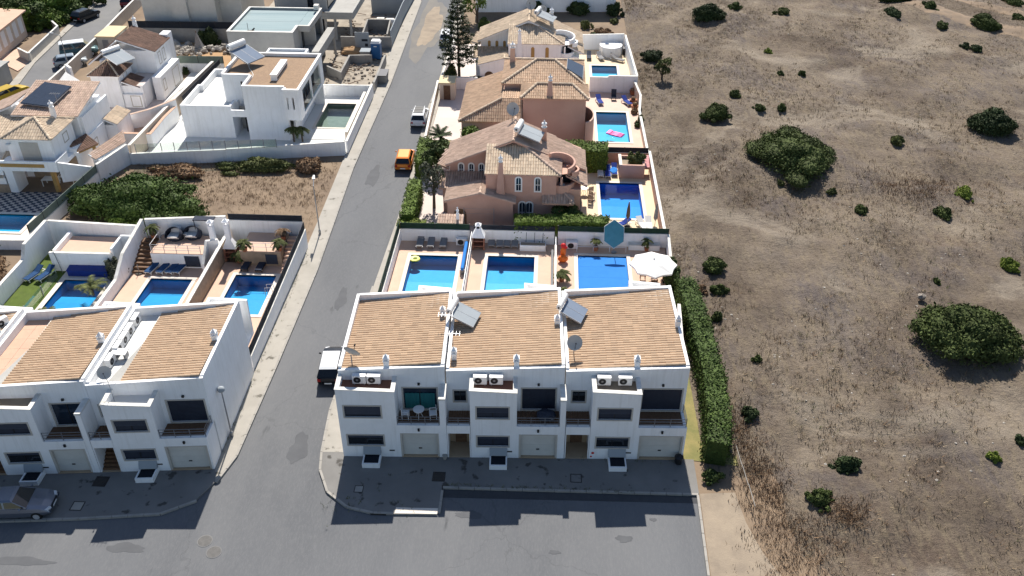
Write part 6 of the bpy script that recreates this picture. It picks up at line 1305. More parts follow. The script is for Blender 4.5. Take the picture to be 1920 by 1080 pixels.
# the house across the far left street
T=thing('house','low house with pale striped wall and tan roof across the far left street','house',(-75,115,0)); b=MB(); b.add([(-84,103,0),(-71.2,108.6,0),(-72.2,118.2,0),(-86,120,0),(-84,103,3.3),(-71.2,108.6,3.3),(-72.2,118.2,3.3),(-86,120,3.3)],[(0,3,2,1),(4,5,6,7),(0,1,5,4),(1,2,6,5),(2,3,7,6),(3,0,4,7)]); b.build('wall','warm_stucco',T); MB().slab([(-84.5,102.4,3.31),(-70.7,108.3,3.31),(-71.7,118.7,3.31),(-86,120.6,3.31)],(0,0,.16)).build('roof','terrace_salmon',T); fE=Frame((-71.2,108.6),96,96)
for k in range(5): box('panel','plastic_white',T,.5+1.85*k,1.6+1.85*k,-.06,-.002,.9,2.9,fE)
gwall('concrete slab wall with railing along the far left pavement',[(-66.9,108.4),(-67.1,109.2),(-68.2,119.2),(-70.2,121.5)],1.15,.2,'stone_frame'); gwall('low side wall of the tan drive',[(-66.9,108.4),(-69.2,110.2)],1.2,.2,'stone_frame'); sheet('driveway','deck_tile',[(-67.0,105.2),(-66.9,108.2),(-71.1,113.0),(-72,109)],(),.06,.1)
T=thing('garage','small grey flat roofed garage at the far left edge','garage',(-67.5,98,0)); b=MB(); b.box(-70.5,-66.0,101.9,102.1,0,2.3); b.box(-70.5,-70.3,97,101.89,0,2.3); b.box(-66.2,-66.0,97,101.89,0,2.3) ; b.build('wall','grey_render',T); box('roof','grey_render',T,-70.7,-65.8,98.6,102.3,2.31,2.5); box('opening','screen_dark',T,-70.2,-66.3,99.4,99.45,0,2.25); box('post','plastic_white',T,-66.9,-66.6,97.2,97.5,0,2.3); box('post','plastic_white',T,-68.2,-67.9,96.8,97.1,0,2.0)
# ---------------------------------------------------------------- vegetation: crowns of many leaf faces
def leaf_cloud(P, N, size, rs, jit=.5, el=1.0):
    n=len(P); T=rs.normal(size=(n,3)); T-= (T*N).sum(1,keepdims=True)*N; T/=np.linalg.norm(T,axis=1,keepdims=True)+1e-9; B=np.cross(N,T)
    s=(size*rs.uniform(.6,1.4,n))[:,None]; A=T*s*el; C=B*s*.55
    V=np.stack([P-A,P-C*.9+A*.1,P+A,P+C*.9+A*.1],1).reshape(-1,3)
    return V
def cloud_obj(name, V, tint, m, parent=None, core=None):
    n=len(V)//4; me=bpy.data.meshes.new(name); F=np.arange(4*n).reshape(n,4)
    vs=V.tolist(); fs=F.tolist(); tt=list(tint)
    if core:
        k=len(vs); vs+= [tuple(p) for p in core.v]; fs+=[tuple(i+k for i in f) for f in core.f]; tt+= [random.uniform(.15,.75) for _ in core.f]
    me.from_pydata(vs,[],fs); at=me.attributes.new('tint','FLOAT','FACE'); at.data.foreach_set('value',tt); me.materials.append(M[m]); me.update()
    o=bpy.data.objects.new(name,me); COL.objects.link(o)
    if parent is not None: o.parent=parent
    return o
def crown_points(rs, lumps, n):
    """lumps: (cx,cy,cz,rx,ry,rz); leaves sit in a shell of every lump, facing roughly outwards"""
    L=np.array(lumps); wgt=(L[:,3]*L[:,4]+L[:,3]*L[:,5]); wgt/=wgt.sum(); idx=rs.choice(len(L),n,p=wgt); D=rs.normal(size=(n,3)); D/=np.linalg.norm(D,axis=1,keepdims=True)
    D[:,2]=np.where(D[:,2]<-.35,-D[:,2],D[:,2]); rad=1-np.abs(rs.normal(0,.13,n))+np.where(rs.uniform(0,1,n)<.07,rs.uniform(.05,.28,n),0); c=L[idx]; P=c[:,:3]+D*c[:,3:]*rad[:,None]*rs.uniform(.9,1.08,(n,1))
    inside=np.zeros(n,bool)
    for k in range(len(L)):
        q=((P-L[k,:3])/L[k,3:]); inside|=((q**2).sum(1)<.62)
    Nn=D+rs.normal(0,.55,(n,3)); Nn/=np.linalg.norm(Nn,axis=1,keepdims=True); keep=(~inside)&(P[:,2]>-.02)
    return P[keep],Nn[keep],idx[keep]
def make_lumps(rs, rx, ry, h, n, flat=.6):
    big=n>30; out=[(0,0,h*.25,rx*.80,ry*.80,h*.60)] if big else [(0,0,h*.22,rx*.66,ry*.66,h*.52)]
    for k in range(n):
        a=rs.uniform(0,6.283); d=rs.uniform(.12,.80 if big else .92)*(1+(.05 if big else .12)*math.sin(3*a+n)); z=h*max(.08,1-d**1.8)*rs.uniform(.42,.86); s=rs.uniform(.15,.40)*(1-.35*d)
        out.append((rx*d*math.cos(a),ry*d*math.sin(a),z,rx*s,ry*s,h*s*flat*1.3+.06))
    return out
BM={}
def bush_mesh(key, rx, ry, h, n, size, m, nl=14, seed=1):
    rs=np.random.RandomState(seed); L=make_lumps(rs,rx,ry,h,nl); P,N,idx=crown_points(rs,L,n); base=rs.uniform(.15,.85,len(L)); t=np.clip(base[idx]*.6+rs.uniform(0,.5,len(P)),0,1)
    core=MB(); rn=random.Random(seed)
    for l in L: core.ell(l[:3],l[3]*.80,l[4]*.80,l[5]*.80,9,5,.08,rn)
    return leaf_cloud(P,N,size,rs),t,core
def bush(name,label,x,y,rx,ry,h,m,n=1500,size=.12,seed=1,nl=14,cat='bush',group=None,z=0.0,stem=False,rot=0):
    V,t,core=bush_mesh(None,rx,ry,h,n,size,m,nl,seed); o=cloud_obj(name,V,t,m,None,core)
    if stem:
        T=thing(name,label,cat,(x,y,z),group,rot); o.name='crown'; o.parent=T; o.location=(0,0,stem); b=MB(); b.tube((0,0,0),(0.05,0,stem+h*.5),.09,6,.05); s=b.build('trunk','bark'); s.parent=T; return T
    o.location=(x,y,z); o.rotation_euler=(0,0,rot); tag(o,label,cat,group); return o
def hedge(label,pts,wid,h,m,dens=75,size=.10,seed=1,rough=.10,z=0,group='clipped hedges'):
    rs=np.random.RandomState(seed); Ps=[];Ns=[]; core=MB(); wall_mesh(core,pts,z+.02,h-.10,wid-.2)
    hs=h if hasattr(h,'__len__') else None
    for i in range(len(pts)-1):
        p,q=np.array(pts[i][:2],float),np.array(pts[i+1][:2],float); L=np.linalg.norm(q-p); d=(q-p)/L; nn=np.array([-d[1],d[0]])
        for kind,area in (('top',L*wid),('l',L*h),('r',L*h),('e',wid*h)):
            n=int(area*dens*(1.0 if kind!='top' else 1.5)); s=rs.uniform(-.02,1.02,n)*L
            if kind=='top': a=rs.uniform(-.5,.5,n)*wid; zz=np.full(n,h)+rs.normal(0,rough*.6,n)+.07*np.sin(s*1.7+seed)+.05*np.sin(s*4.1+a*3); N=np.tile([0,0,1.],(n,1))
            elif kind=='e': s=rs.choice([0,L],n); a=rs.uniform(-.5,.5,n)*wid; zz=rs.uniform(.05,1,n)*h; N=np.tile(np.append(d,0),(n,1))*np.where(s>0,1,-1)[:,None]
            else:
                sg=1 if kind=='l' else -1; a=np.full(n,sg*wid/2)+rs.normal(0,rough*.6,n)+.06*np.sin(s*2.3+seed); zz=rs.uniform(.03,1,n)*h; N=np.tile(np.append(nn*sg,0),(n,1))
            P=np.stack([p[0]+d[0]*s+nn[0]*a,p[1]+d[1]*s+nn[1]*a,z+zz],1); N=N+rs.normal(0,.5,(n,3)); N/=np.linalg.norm(N,axis=1,keepdims=True); Ps.append(P);Ns.append(N)
    P=np.concatenate(Ps);N=np.concatenate(Ns); V=leaf_cloud(P,N,size,rs); o=cloud_obj('hedge',V,np.clip(rs.normal(.5,.25,len(P)),0,1),m,None,core); c=P.mean(0); 
    tag(o,label,'hedge',group); return o
hedge('tall clipped hedge beside the right end of the nearest terrace',[(11.4,59.5),(11.8,54),(12.0,48),(11.75,43.6),(11.35,41.2)],1.5,2.05,'leaf_mid',105,.10,1,.20)
bush('bush','low dark shrub before the near end of the tall hedge',11.0,39.9,.9,.6,.8,'leaf',900,.10,5)
hedge('clipped hedge at the pavement behind the orange car',[(-12.62,84.8),(-12.40,79.3)],1.35,1.9,'leaf_bright',85,.10,2)
hedge('longer clipped hedge on the pavement nearer than the orange car',[(-12.45,75.6),(-12.35,68.9)],1.25,1.9,'leaf_bright',90,.10,3)
hedge('low yellow green hedge at the street corner of the pink villa',[(-13.1,68.1),(-10.6,68.1)],.9,1.5,'leaf_lime',95,.09,4)
hedge('clipped hedge before the pink villa, behind the middle pool garden',[(-2.55,68.1),(5.6,68.35)],1.35,2.25,'leaf_bright',85,.10,5)
hedge('thick dark hedge between the pink villa and its upper pool',[(1.9,82.4),(6.1,82.2)],2.1,2.6,'leaf_bright',80,.11,6)
hedge('low green planting beside the white tiled hut of the pink villa',[(-10.4,68.05),(-9.5,68.05)],.8,1.2,'leaf_bright',95,.09,7)
sheet('lawn','lawn_dry',[(9.45,41.6),(12.9,41.2),(12.8,60),(10.3,60),(9.6,51.2)],(),-.02,0)
# trees and large bushes of the gardens
def broad_tree(label,x,y,h,r_,m,trunk=1.2,n=3500,size=.16,seed=1,name='tree',limbs=5,cat='tree',group=None,ry=None):
    T=thing(name,label,cat,(x,y,0),group); rs=np.random.RandomState(seed); L=[]; ch=h-trunk; ry=ry or r_
    for k in range(11):
        a=rs.uniform(0,6.283); d=rs.uniform(.15,.68); s=rs.uniform(.28,.48); L.append((r_*d*math.cos(a),ry*d*math.sin(a),trunk+ch*rs.uniform(.25,.78),r_*s,ry*s,ch*s*.62))
    P,N,idx=crown_points(rs,L,n); base=rs.uniform(.1,.9,len(L)); o=cloud_obj('crown',leaf_cloud(P,N,size,rs),np.clip(base[idx]*.6+rs.uniform(0,.5,len(P)),0,1),m,T)
    b=MB(); b.tube((0,0,0),(.08,0,trunk+ch*.35),.16,7,.09)
    s_=b.build('trunk','bark'); s_.parent=T
    for k in range(limbs):
        l=L[k]; c=MB(); c.tube((0,0,trunk*.8),(l[0]*.9,l[1]*.9,l[2]),.07,5,.03); c2=c.build('limb','bark'); c2.parent=T
    return T
def palm(label,x,y,h,nf,fl,m='leaf',z=0,seed=1,pot=False,trunk=.10,name='palm',droop=.9,wid=.055):
    T=thing(name,label,'palm',(x,y,z),None); rn=random.Random(seed)
    if pot: q=MB().lathe([(.17,0),(.25,.38),(.22,.38)],n=10).build('pot','pot'); q.parent=T
    b=MB().tube((0,0,.3 if pot else 0),(0,0,h),trunk,7,trunk*.8).build('trunk','bark'); b.parent=T
    for k in range(nf):
        a=6.2832*k/nf+rn.uniform(-.25,.25); e=rn.uniform(.15,1.15); f=MB(); pts=[]
        for s in range(7):
            t=s/6; rr=fl*t*math.cos(e*(1-t*.5)); zz=h+fl*t*math.sin(e)-droop*fl*t*t; pts.append(Vector((rr*math.cos(a),rr*math.sin(a),zz)))
        side=Vector((-math.sin(a),math.cos(a),0))
        for s in range(1,7):
            p=pts[s]; d=(pts[s]-pts[s-1]).normalized(); ll=fl*.30*(1-.5*abs(s/6-.45))
            for sg in (-1,1):
                for j in range(3):
                    q0=pts[s-1].lerp(p,j/3); tip=q0+side*sg*ll+d*ll*.55-Vector((0,0,ll*.35)); f.add([q0-d*wid,q0+d*wid,tip],[(0,1,2)],rn.random())
        f.tube(pts[0],pts[3],.015,4).tube(pts[3],pts[6],.01,4); fo=f.build('frond',m); fo.parent=T
    return T
def pine(label,x,y,h):
    T=thing('pine_tree',label,'pine tree',(x,y,0)); b=MB().tube((0,0,0),(0,0,h),.19,8,.04).build('trunk','bark'); b.parent=T; rs=np.random.RandomState(8); Ps=[];Ns=[]; lb=MB(); z=1.9; k=0
    while z<h-.2:
        L=2.35*(1-((z-1.9)/(h-1.9))**1.25)*rs.uniform(.85,1.1)+.25; nb=7 if L>1 else 5; a0=rs.uniform(0,6)
        for j in range(nb):
            a=a0+6.2832*j/nb+rs.uniform(-.15,.15); l_=L*rs.uniform(.8,1.1); tip=np.array([l_*math.cos(a),l_*math.sin(a),z+l_*.22]); lb.tube((0,0,z),tuple(tip),.035,4,.012); n=int(34*l_+10); t=rs.uniform(.30,1.05,n)**.8; w_=.40*np.sin(np.clip(t,0,1)*2.6)+.10; sd_=np.array([-math.sin(a),math.cos(a),0]); P=np.outer(t,tip-np.array([0,0,z]))+np.array([0,0,z])+np.outer(rs.uniform(-1,1,n)*w_,sd_)+np.stack([np.zeros(n),np.zeros(n),rs.normal(.06,.08,n)],1); Ps.append(P); N=np.tile([0,0,1.],(n,1))+rs.normal(0,.5,(n,3)); Ns.append(N/np.linalg.norm(N,axis=1,keepdims=True))
        z+=.62; k+=1
    P=np.concatenate(Ps);N=np.concatenate(Ns); cloud_obj('crown',leaf_cloud(P,N,.13,rs,el=1.2),np.clip(rs.normal(.4,.25,len(P)),0,1),'leaf_deep',T); s_=lb.build('branches','bark'); s_['kind']='stuff'; s_.parent=T; return T
pine('tall tiered pine beside the side street, before the farthest villa',-11.2,106.2,10.6)
broad_tree('round bright green tree at the salmon villa wing',-6.9,83.6,3.6,2.0,'leaf_bright',.9,4200,.17,3)
broad_tree('slender multi stemmed tree in the pink villa street garden',-10.5,73.4,4.6,1.25,'leaf_grey',1.6,2000,.14,4,ry=1.6)
broad_tree('dark leafy garden tree behind the first pavement hedge',-10.9,79.4,3.4,1.6,'leaf',1.0,3000,.15,5); broad_tree('glossy dark shrub tree between hedge and pink villa',-11.0,83.0,2.9,1.5,'leaf',.7,2600,.15,15)
bush('bush','bright shrub below the spiky palm of the pink villa garden',-9.6,84.0,1.5,1.1,1.3,'leaf_bright',1800,.13,6)
palm('spiky dark palm in the salmon villa lawn',-11.3,86.0,1.6,18,1.3,'leaf_deep',seed=3,droop=.2)
broad_tree('dark olive bush tree by the back window of the pink villa',2.1,70.6,2.2,1.5,'leaf',.5,2500,.13,9); bush('bush','large round shrub under the round balcony of the pink villa',2.9,70.0,1.4,1.0,1.8,'leaf',2200,.12,10)
bush('bush','olive shrub by the white pine garden wall',-12.2,104.9,1.1,1.5,2.2,'leaf_olive',1800,.13,11); bush('bush','flowering grey shrub beside the palisade of the farthest villa',-8.9,103.8,1.6,.7,1.6,'leaf_grey',1500,.12,12); bush('bush','low shrub behind the palisade of the farthest villa',-6.6,103.7,1.2,.6,1.1,'leaf_bright',900,.12,13)
broad_tree('bright green tree at the top of the side street',-10.6,127.5,5.5,2.2,'leaf_bright',1.2,3500,.2,14); bush('bush','dark bush by the foot of the bright street top tree',-9.3,124.6,1.5,1.2,1.8,'leaf',1300,.15,16)
for i,(px,py,r_) in enumerate(((1010,22,2.0),(1085,18,2.2),(1150,22,1.6))):
    x,y,_=[(-1.97, 132.09, 0.0), (4.13, 132.46, 0.0), (9.26, 132.27, 0.0)][i]; bush('bush',f"{['left','middle','right'][i]} dark bush in front of the white rear boundary wall",x,y,r_,1.3,1.9,'leaf_deep',1600,.17,20+i)
for i in range(4):
    x,y,_=[(5.02, 126.24, 0.0), (7.37, 124.1, 0.0), (5.96, 122.24, 0.0), (9.25, 128.85, 0.0)][i]; bush('bush',f"{['tall brown','low brown','small green','dark small'][i]} scrub bush behind the farthest villa",x,y,(1.1,1.5,.7,.7)[i],.9,(1.3,.8,.7,.7)[i],('leaf_olive','dry_brush','leaf','leaf_olive')[i],800,.13,24+i)
bush('bush','dry round shrub growing in the salmon planter house',9.06,81.6,1.25,1.0,1.3,'leaf_olive',1400,.11,30,z=1.1)
for i in range(3): x,y,_=[(9.93, 96.34, 0.0), (10.42, 93.64, 0.0), (10.08, 92.83, 0.0)][i]; bush('bush',f"{['brown','tall green','low green'][i]} shrub along the field wall of the salmon villa pool",x,y,.5,.7,(.8,1.2,.7)[i],('dry_brush','leaf_olive','leaf')[i],500,.11,31+i)
for i in range(3): x,y,_=[(10.13, 101.88, 0.0), (9.95, 99.19, 0.0), (10.01, 97.47, 0.0)][i]; t=thing('plant_pot',f"{['far','middle','near'][i]} large orange plant pot by the salmon villa field wall",'plant pot',(x,y,.05)); MB().lathe([(.3,0),(.45,.55),(.4,.55)],(x,y,.05),10).build('pot','pot',t); MB().ell((x,y,.75),.32,.32,.2,8,5,.2,random.Random(i)).build('plant','dry_brush',t)
palm('potted palm at the far left edge of the covered pool',1.58,61.65,.75,13,.85,'leaf_olive',.05,5,True); palm('potted palm at the near left edge of the covered pool',1.75,59.2,.65,13,.8,'leaf_olive',.05,6,True)
bush('bush','tall green bush beside the white parasol at the field',10.6,62.0,1.0,2.3,2.1,'leaf',2600,.12,40); bush('flower_bush','red flowering bush at the field corner of the nearest terrace',11.2,58.0,.5,1.3,1.5,'flower_red',900,.09,41,cat='flower bush')
bush('bush','tan dry shrub beside the white parasol bush',11.5,60.2,.7,.8,1.0,'dry_brush',600,.10,42)
for i,(x,y,l) in enumerate(((4.55,66.6,'small potted plant at the back wall of the covered pool garden'),(9.0,66.8,'slim potted palm by the white corner bench'))): palm(l,x,y,1.0,9,.6,'leaf_olive',.05,50+i,True)
palm('palm leaning over the turf garden pool',-36.4,57.6,.8,12,1.35,'leaf_olive',.05,7,False,droop=.55,wid=.04); palm('small palm at the near end of the turf garden pool',-38.2,53.7,.9,10,.9,'leaf_olive',.05,8,False,droop=.5,wid=.04); bush('bush','spreading green shrub between turf pool and sloping wall',-35.6,60.4,.95,1.5,1.9,'leaf_grey',1500,.14,43)
for i in range(3): x,y,_=[(-25.18, 62.58, 1.5), (-22.29, 62.82, 1.5), (-26.07, 63.08, 0.0)][i]; palm(f"{['left terrace edge','right terrace edge','lower deck'][i]} potted palm in the garden by the side street wall",x,y,.9,11,.75,'leaf_olive',1.5 if i<2 else .05,60+i,True)
palm('hanging potted plant in the corner behind the wicker pods',-33.6,64.2,1.2,10,.7,'leaf_olive',1.5,66,True); palm('bare twiggy potted plant by the garden stairs at the side street',-22.4,64.6,1.0,8,.8,'dry_brush',1.5,67,True)
for i in range(2): palm(f"{['left','right'][i]} small palm before the modern villa right corner",*[(-27.23, 86.93), (-26.33, 86.98)][i],1.5,13,1.0,'leaf_olive',.0,70+i)
# vacant plot left of the street
def mass(label,x,y,rx,ry,h,m,n,size,seed,nl=40): return bush('thicket',label,x,y,rx,ry,h,m,n,size,seed,nl,'thicket')
mass('large dense green thicket on the vacant plot behind the left terrace',-38.0,71.6,6.9,5.0,3.3,'leaf_mid',26000,.14,80,52)
bush('bush','bright green lower edge of the plot thicket by the turf garden wall',-37.6,67.0,2.6,1.4,1.6,'leaf_bright',2200,.15,81)
mass('low dark scrub under the modern villa front wall',-29.0,80.4,4.6,1.7,1.1,'leaf_olive',4200,.13,82,20); mass('brown dry scrub at the left end of the modern villa wall',-36.8,78.8,3.8,1.9,.9,'dry_brush',3800,.13,83,18); bush('dry_bush','orange brown dry bush at the right end of the vacant plot',-24.2,80.6,1.9,2.0,1.3,'dry_brush',1900,.13,84,cat='dry bush')
bush('dry_bush','dry brown brush left of the turf garden boundary wall',-46.4,59.6,2.2,3.2,1.2,'dry_brush',2200,.14,85,cat='dry bush'); bush('bush','leafy vine over the wall at the left villa pool',-49.5,64.4,3.4,.8,1.3,'leaf_bright',2000,.14,86); gwall('low pale wall under the vine left of the turf garden',[(-56,63.9),(-44.6,64.3)],.9,.2)
for i in range(2): x,y,_=[(-47.04, 105.5, 0.0), (-45.62, 105.58, 0.0)][i]; bush('bush',f"{['round bright','small dark'][i]} bush by the rear wall of the narrow pool",x,y,(.6,.5)[i],.6,(1.4,1.0)[i],('leaf_bright','leaf_deep')[i],600,.10,88+i)
bush('bush','shrub in the gap beside the salmon courtyard',-46.2,86.9,.5,.8,1.4,'leaf',600,.10,91); bush('bush','dark ivy bush in front of the small pale cabinet',-55.6,112.4,1.0,1.1,1.6,'leaf_deep',1200,.13,92); bush('bush','dark creeper on the raw grey wall of the orange plot',-46.0,116.2,1.7,.7,2.6,'leaf_deep',1500,.16,93)
# far left hillside
for i,(px,py,rx,ry,h,m) in enumerate(((25,32,5.0,4.0,3.2,'leaf_scrub'),(58,40,5.2,4.0,3.0,'leaf_mid'),(92,12,6,4,3,'leaf_scrub'),(112,32,5.0,3.8,3.0,'leaf_bright'),(88,42,4.0,3.0,2.6,'leaf_bright'),(140,8,5.0,4.0,3.0,'leaf'),(30,8,7,4,3,'leaf'),(135,30,3.2,3.4,2.6,'leaf_mid'))):
    x,y,_=[(-77.81, 124.6, 0.0), (-74.37, 123.38, 0.0), (-75.5, 131.23, 0.0), (-71.76, 126.42, 0.0), (-71.97, 122.59, 0.0), (-72.14, 132.48, 0.0), (-80.94, 131.94, 0.0), (-70.06, 126.52, 0.0)][i]; mass(['round thicket behind the low tan roofed house','second thicket behind the low tan roofed house','dark thicket at the top left edge of the hillside','bright thicket in the middle of the left hillside','low bright thicket near the drive of the low house','dark thicket near the black car','dark thicket in the top left corner','green thicket beside the black car'][i],x,y,rx,ry,h,m,4200,.24,100+i,20)
for i,(z_,l) in enumerate(((0,'round clipped garden tree at the low house drive'),(0,'darker garden tree behind the clipped one'),(0,'small shrub on top of the concrete slab wall garden'))):
    x,y,_=[(-72.31, 118.94, 0.0), (-71.98, 121.67, 0.0), (-71.82, 113.01, 0.0)][i]; broad_tree(l,x-1,y,(3.6,3.2,2.6)[i],(1.9,1.6,1.7)[i],('leaf_bright','leaf','leaf_olive')[i],1.0,1500,.2,120+i)

# ---------------------------------------------------------------- the dry field: shrubs, tufts, stones
def FB(px): return px
FBUSH=[
(25.44, 84.44, 4.57, 6.28, 2.6),(31.88, 54.32, 4.59, 3.91, 2.6),(48.99, 93.24, 2.92, 2.54, 2.09),(19.07, 95.19, 1.96, 2.29, 1.48),(22.69, 130.14, 2.68, 2.01, 1.93),(13.21, 113.12, 1.79, 2.34, 1.37),(62.27, 129.52, 2.4, 3.71, 1.75),(22.14, 101.42, 0.92, 1.1, 0.81),(24.4, 97.56, 0.77, 0.94, 0.71),(26.92, 97.66, 0.71, 0.9, 0.68),(27.68, 135.85, 1.16, 1.28, 0.96),(37.54, 89.59, 0.94, 1.15, 0.82),(29.37, 73.95, 0.74, 0.99, 0.7),(37.25, 74.23, 0.91, 1.36, 0.8),(40.23, 77.68, 0.94, 1.45, 0.82),(39.49, 65.2, 0.96, 1.19, 0.83),(14.34, 63.63, 1.34, 1.42, 1.08),(14.42, 60.33, 0.97, 0.54, 0.84),(13.65, 56.55, 0.6, 0.67, 0.61),(15.79, 51.26, 0.38, 0.41, 0.46),(14.34, 45.74, 0.66, 0.81, 0.64),(19.58, 41.13, 1.04, 0.97, 0.89),(17.26, 38.2, 0.91, 0.97, 0.8),(50.36, 133.66, 1.29, 1.97, 1.04),(56.06, 129.06, 1.1, 1.7, 0.92),(56.79, 136.89, 1.23, 1.86, 1.01),(53.21, 141.31, 2.78, 1.29, 2.0),(70.61, 140.2, 1.56, 2.32, 1.22),(68.15, 132.48, 1.05, 1.62, 0.89),(29.06, 116.76, 0.62, 0.73, 0.61),(29.02, 108.92, 0.52, 0.8, 0.55),(31.63, 108.8, 0.65, 0.51, 0.63),(31.56, 43.83, 0.41, 0.63, 0.48),(29.43, 42.51, 0.5, 0.46, 0.54),(27.79, 77.99, 0.55, 0.49, 0.57),(23.26, 79.64, 0.46, 0.44, 0.51),(32.69, 62.7, 0.3, 0.43, 0.41),(57.06, 119.0, 0.89, 1.38, 0.79),(55.96, 120.07, 0.7, 0.87, 0.66),(34.22, 132.86, 1.29, 1.12, 1.05),(13.03, 60.41, 0.5, 0.7, 0.54)]
FLAB=[('largest round green thicket in the middle of the dry field',0),('big dark thicket at the right picture edge with boulders beside it',0),('flat dark thicket at the upper right picture edge',3),('rounded bush left of the largest thicket in the dry field',0),('wide dark bush near the top edge of the dry field',3),('dark round bush behind the small olive tree by the villa wall',3),('bush on the orange track in the far corner of the field',0),('small round bush above the rounded bush left of the largest thicket',0),('left of two small bushes above the largest thicket',0),('right of two small bushes above the largest thicket',0),('small bush at the top edge right of the wide dark bush',0),('lone olive bush right of the largest thicket',2),('lone dark bush below the largest thicket',0),('lower of two bushes near the middle of the right picture edge',0),('upper, brighter of two bushes near the right picture edge',1),('yellow green bush at the right picture edge above the big thicket',1),('dark bush at the field near the white parasol',0),('bush just below the dark one near the white parasol',0),('small bush beside the top of the tall hedge',0),('tiny bush in the field right of the tall hedge',0),('dark bush at the field beside the middle of the tall hedge',3),('leaning dark bush in the lower middle of the dry field',3),('round bush above the dry brown shrub in the lower field',0),('bush by the bend of the orange track',3),('bush below the middle of the orange track',0),('bush above the middle of the orange track',0),('wide bush cut by the top picture edge',0),('bush cut by the top right corner of the picture',0),('bush cut by the right picture edge near the top corner',0),('small bright bush alone in the upper field',1),('small bush left of a twin in the upper field',0),('small bush right of a twin in the upper field',0),('dark bush cut by the lower right picture edge',3),('yellow bush near the lower right picture edge',1),('little scrub at the foot of the largest thicket, right',2),('little scrub at the foot of the largest thicket, left',2),('tiny bush above the boulders of the big thicket',0),('dark bush below the right end of the orange track',3),('small dark bush beside the track bush',3),('grey scrub bush near the top of the field',2),('brown scrub beside the dark bush near the parasol',4)]
FM=['leaf_scrub','leaf_lime','leaf_olive','leaf_deep','dry_brush']
for i,((x,y,rx,ry,h),(lab,mi)) in enumerate(zip(FBUSH,FLAB)):
    big=rx>2.5; bush('thicket' if big else 'bush',lab,x,y,rx,ry,h,FM[mi],min(24000,int(1900*(rx*ry+rx*h))) if big else int(800+1400*rx*ry),.12 if big else .10,200+i,44 if big else 12,'thicket' if big else 'bush','shrubs of the dry field',z=float(field_h(np.array([x]),np.array([y]))[0])-.05)
x,y,_=(13.98, 106.6, 0.0); broad_tree('small olive tree on a short trunk near the villa field wall',x,y,3.0,1.35,'leaf_olive',.8,2200,.13,260)
for i,(px,py,w_) in enumerate(((1820,662,34),(1757,657,20),(1795,640,14))):
    x,y,_=[(31.94, 53.55, 0.0), (29.71, 53.69, 0.0), (30.57, 60.21, 0.0)][i]; o=MB().ell((0,0,.3),(.95,.5,.35)[i],(.6,.45,.3)[i],(.6,.42,.25)[i],9,6,.16,random.Random(i)).build('boulder','rock'); o.location=(x,y,.2); tag(o,('large brown boulder in front of the big thicket at the right edge','smaller boulder left of the large one at the big thicket','little boulder at the upper left of the big thicket')[i],'boulder')
def stuff_mesh(name,V,F,t,m):
    me=bpy.data.meshes.new(name); me.from_pydata(V.tolist(),[],F.tolist()); at=me.attributes.new('tint','FLOAT','FACE'); at.data.foreach_set('value',t); me.materials.append(M[m]); o=bpy.data.objects.new(name,me); COL.objects.link(o); o['kind']='stuff'; return o
def tufts(name,pts,hmin,hmax,per,m,seed,spread=.12):
    rs=np.random.RandomState(seed); n=len(pts); P=np.repeat(pts,per,0)+np.concatenate([rs.normal(0,spread,(n*per,2)),np.zeros((n*per,1))],1); N=len(P); a=rs.uniform(0,6.283,N); h=rs.uniform(hmin,hmax,N); ln=rs.uniform(.2,1.1,N); wd=h*rs.uniform(.05,.12,N); d=np.stack([np.cos(a),np.sin(a),np.zeros(N)],1); s=np.stack([-np.sin(a),np.cos(a),np.zeros(N)],1); tip=P+d*(h*ln)[:,None]+np.stack([np.zeros(N),np.zeros(N),h],1); V=np.stack([P-s*wd[:,None],P+s*wd[:,None],tip],1).reshape(-1,3); stuff_mesh(name,V,np.arange(3*N).reshape(N,3),np.clip(rs.normal(.5,.25,N),0,1),m)
def scatter(n,seed,x0=11.3,x1=110,y0=22,y1=165,clump=0.5,pw=1.4):
    rs=np.random.RandomState(seed); x=x0+rs.uniform(0,1,n)**pw*(x1-x0); y=y0+rs.uniform(0,1,n)**1.15*(y1-y0); v=np.sin(x*.31+1.3*np.sin(y*.17))+np.sin(y*.23+x*.11)+.7*np.sin(x*.83-y*.61); k=v>rs.normal(clump,.7,n); k&=~((x<14.5+ (38-y)*.0)&(y<39)); k&=~((y<39)&(x<15+(39-y)*.35)); return np.stack([x[k],y[k],field_h(x[k],y[k])],1)
tufts('dry_grass',scatter(36000,1,clump=-.2),.08,.28,7,'straw',1)
tufts('brown_weeds',scatter(9000,2,clump=.35),.10,.34,10,'dry_brush',2,.18)
tufts('grey_weeds',scatter(4200,3,clump=.4),.08,.28,9,'leaf_olive',3,.16)
rs=np.random.RandomState(9)
c=np.concatenate([np.stack([rs.normal(14.3,.75,300),rs.normal(39.5,2.6,300),np.full(300,.03)],1),np.stack([rs.normal(15.4,1.4,200),rs.normal(35,1.6,200),np.full(200,.0)],1),np.stack([rs.normal(13.4,.5,130),rs.normal(43.5,1.8,130),np.full(130,.05)],1),np.stack([rs.normal(18.6,.7,130),rs.normal(37.2,.6,130),np.full(130,.05)],1),np.stack([rs.normal(36,3.2,500),rs.normal(79,2.4,500),np.full(500,.05)],1)]); c[:,2]=np.maximum(-.02,field_h(c[:,0],c[:,1])); tufts('brown_weeds',c,.08,.30,13,'dry_brush',10,.30)
tufts('dry_grass',np.stack([rs.uniform(-43,-21.3,2600),rs.uniform(66.5,80.5,2600),np.full(2600,-.04)],1),.05,.18,6,'straw',11); tufts('brown_weeds',np.stack([rs.uniform(-42,-21.5,900),rs.uniform(73,82.5,900),np.full(900,-.04)],1),.08,.28,9,'dry_brush',12)
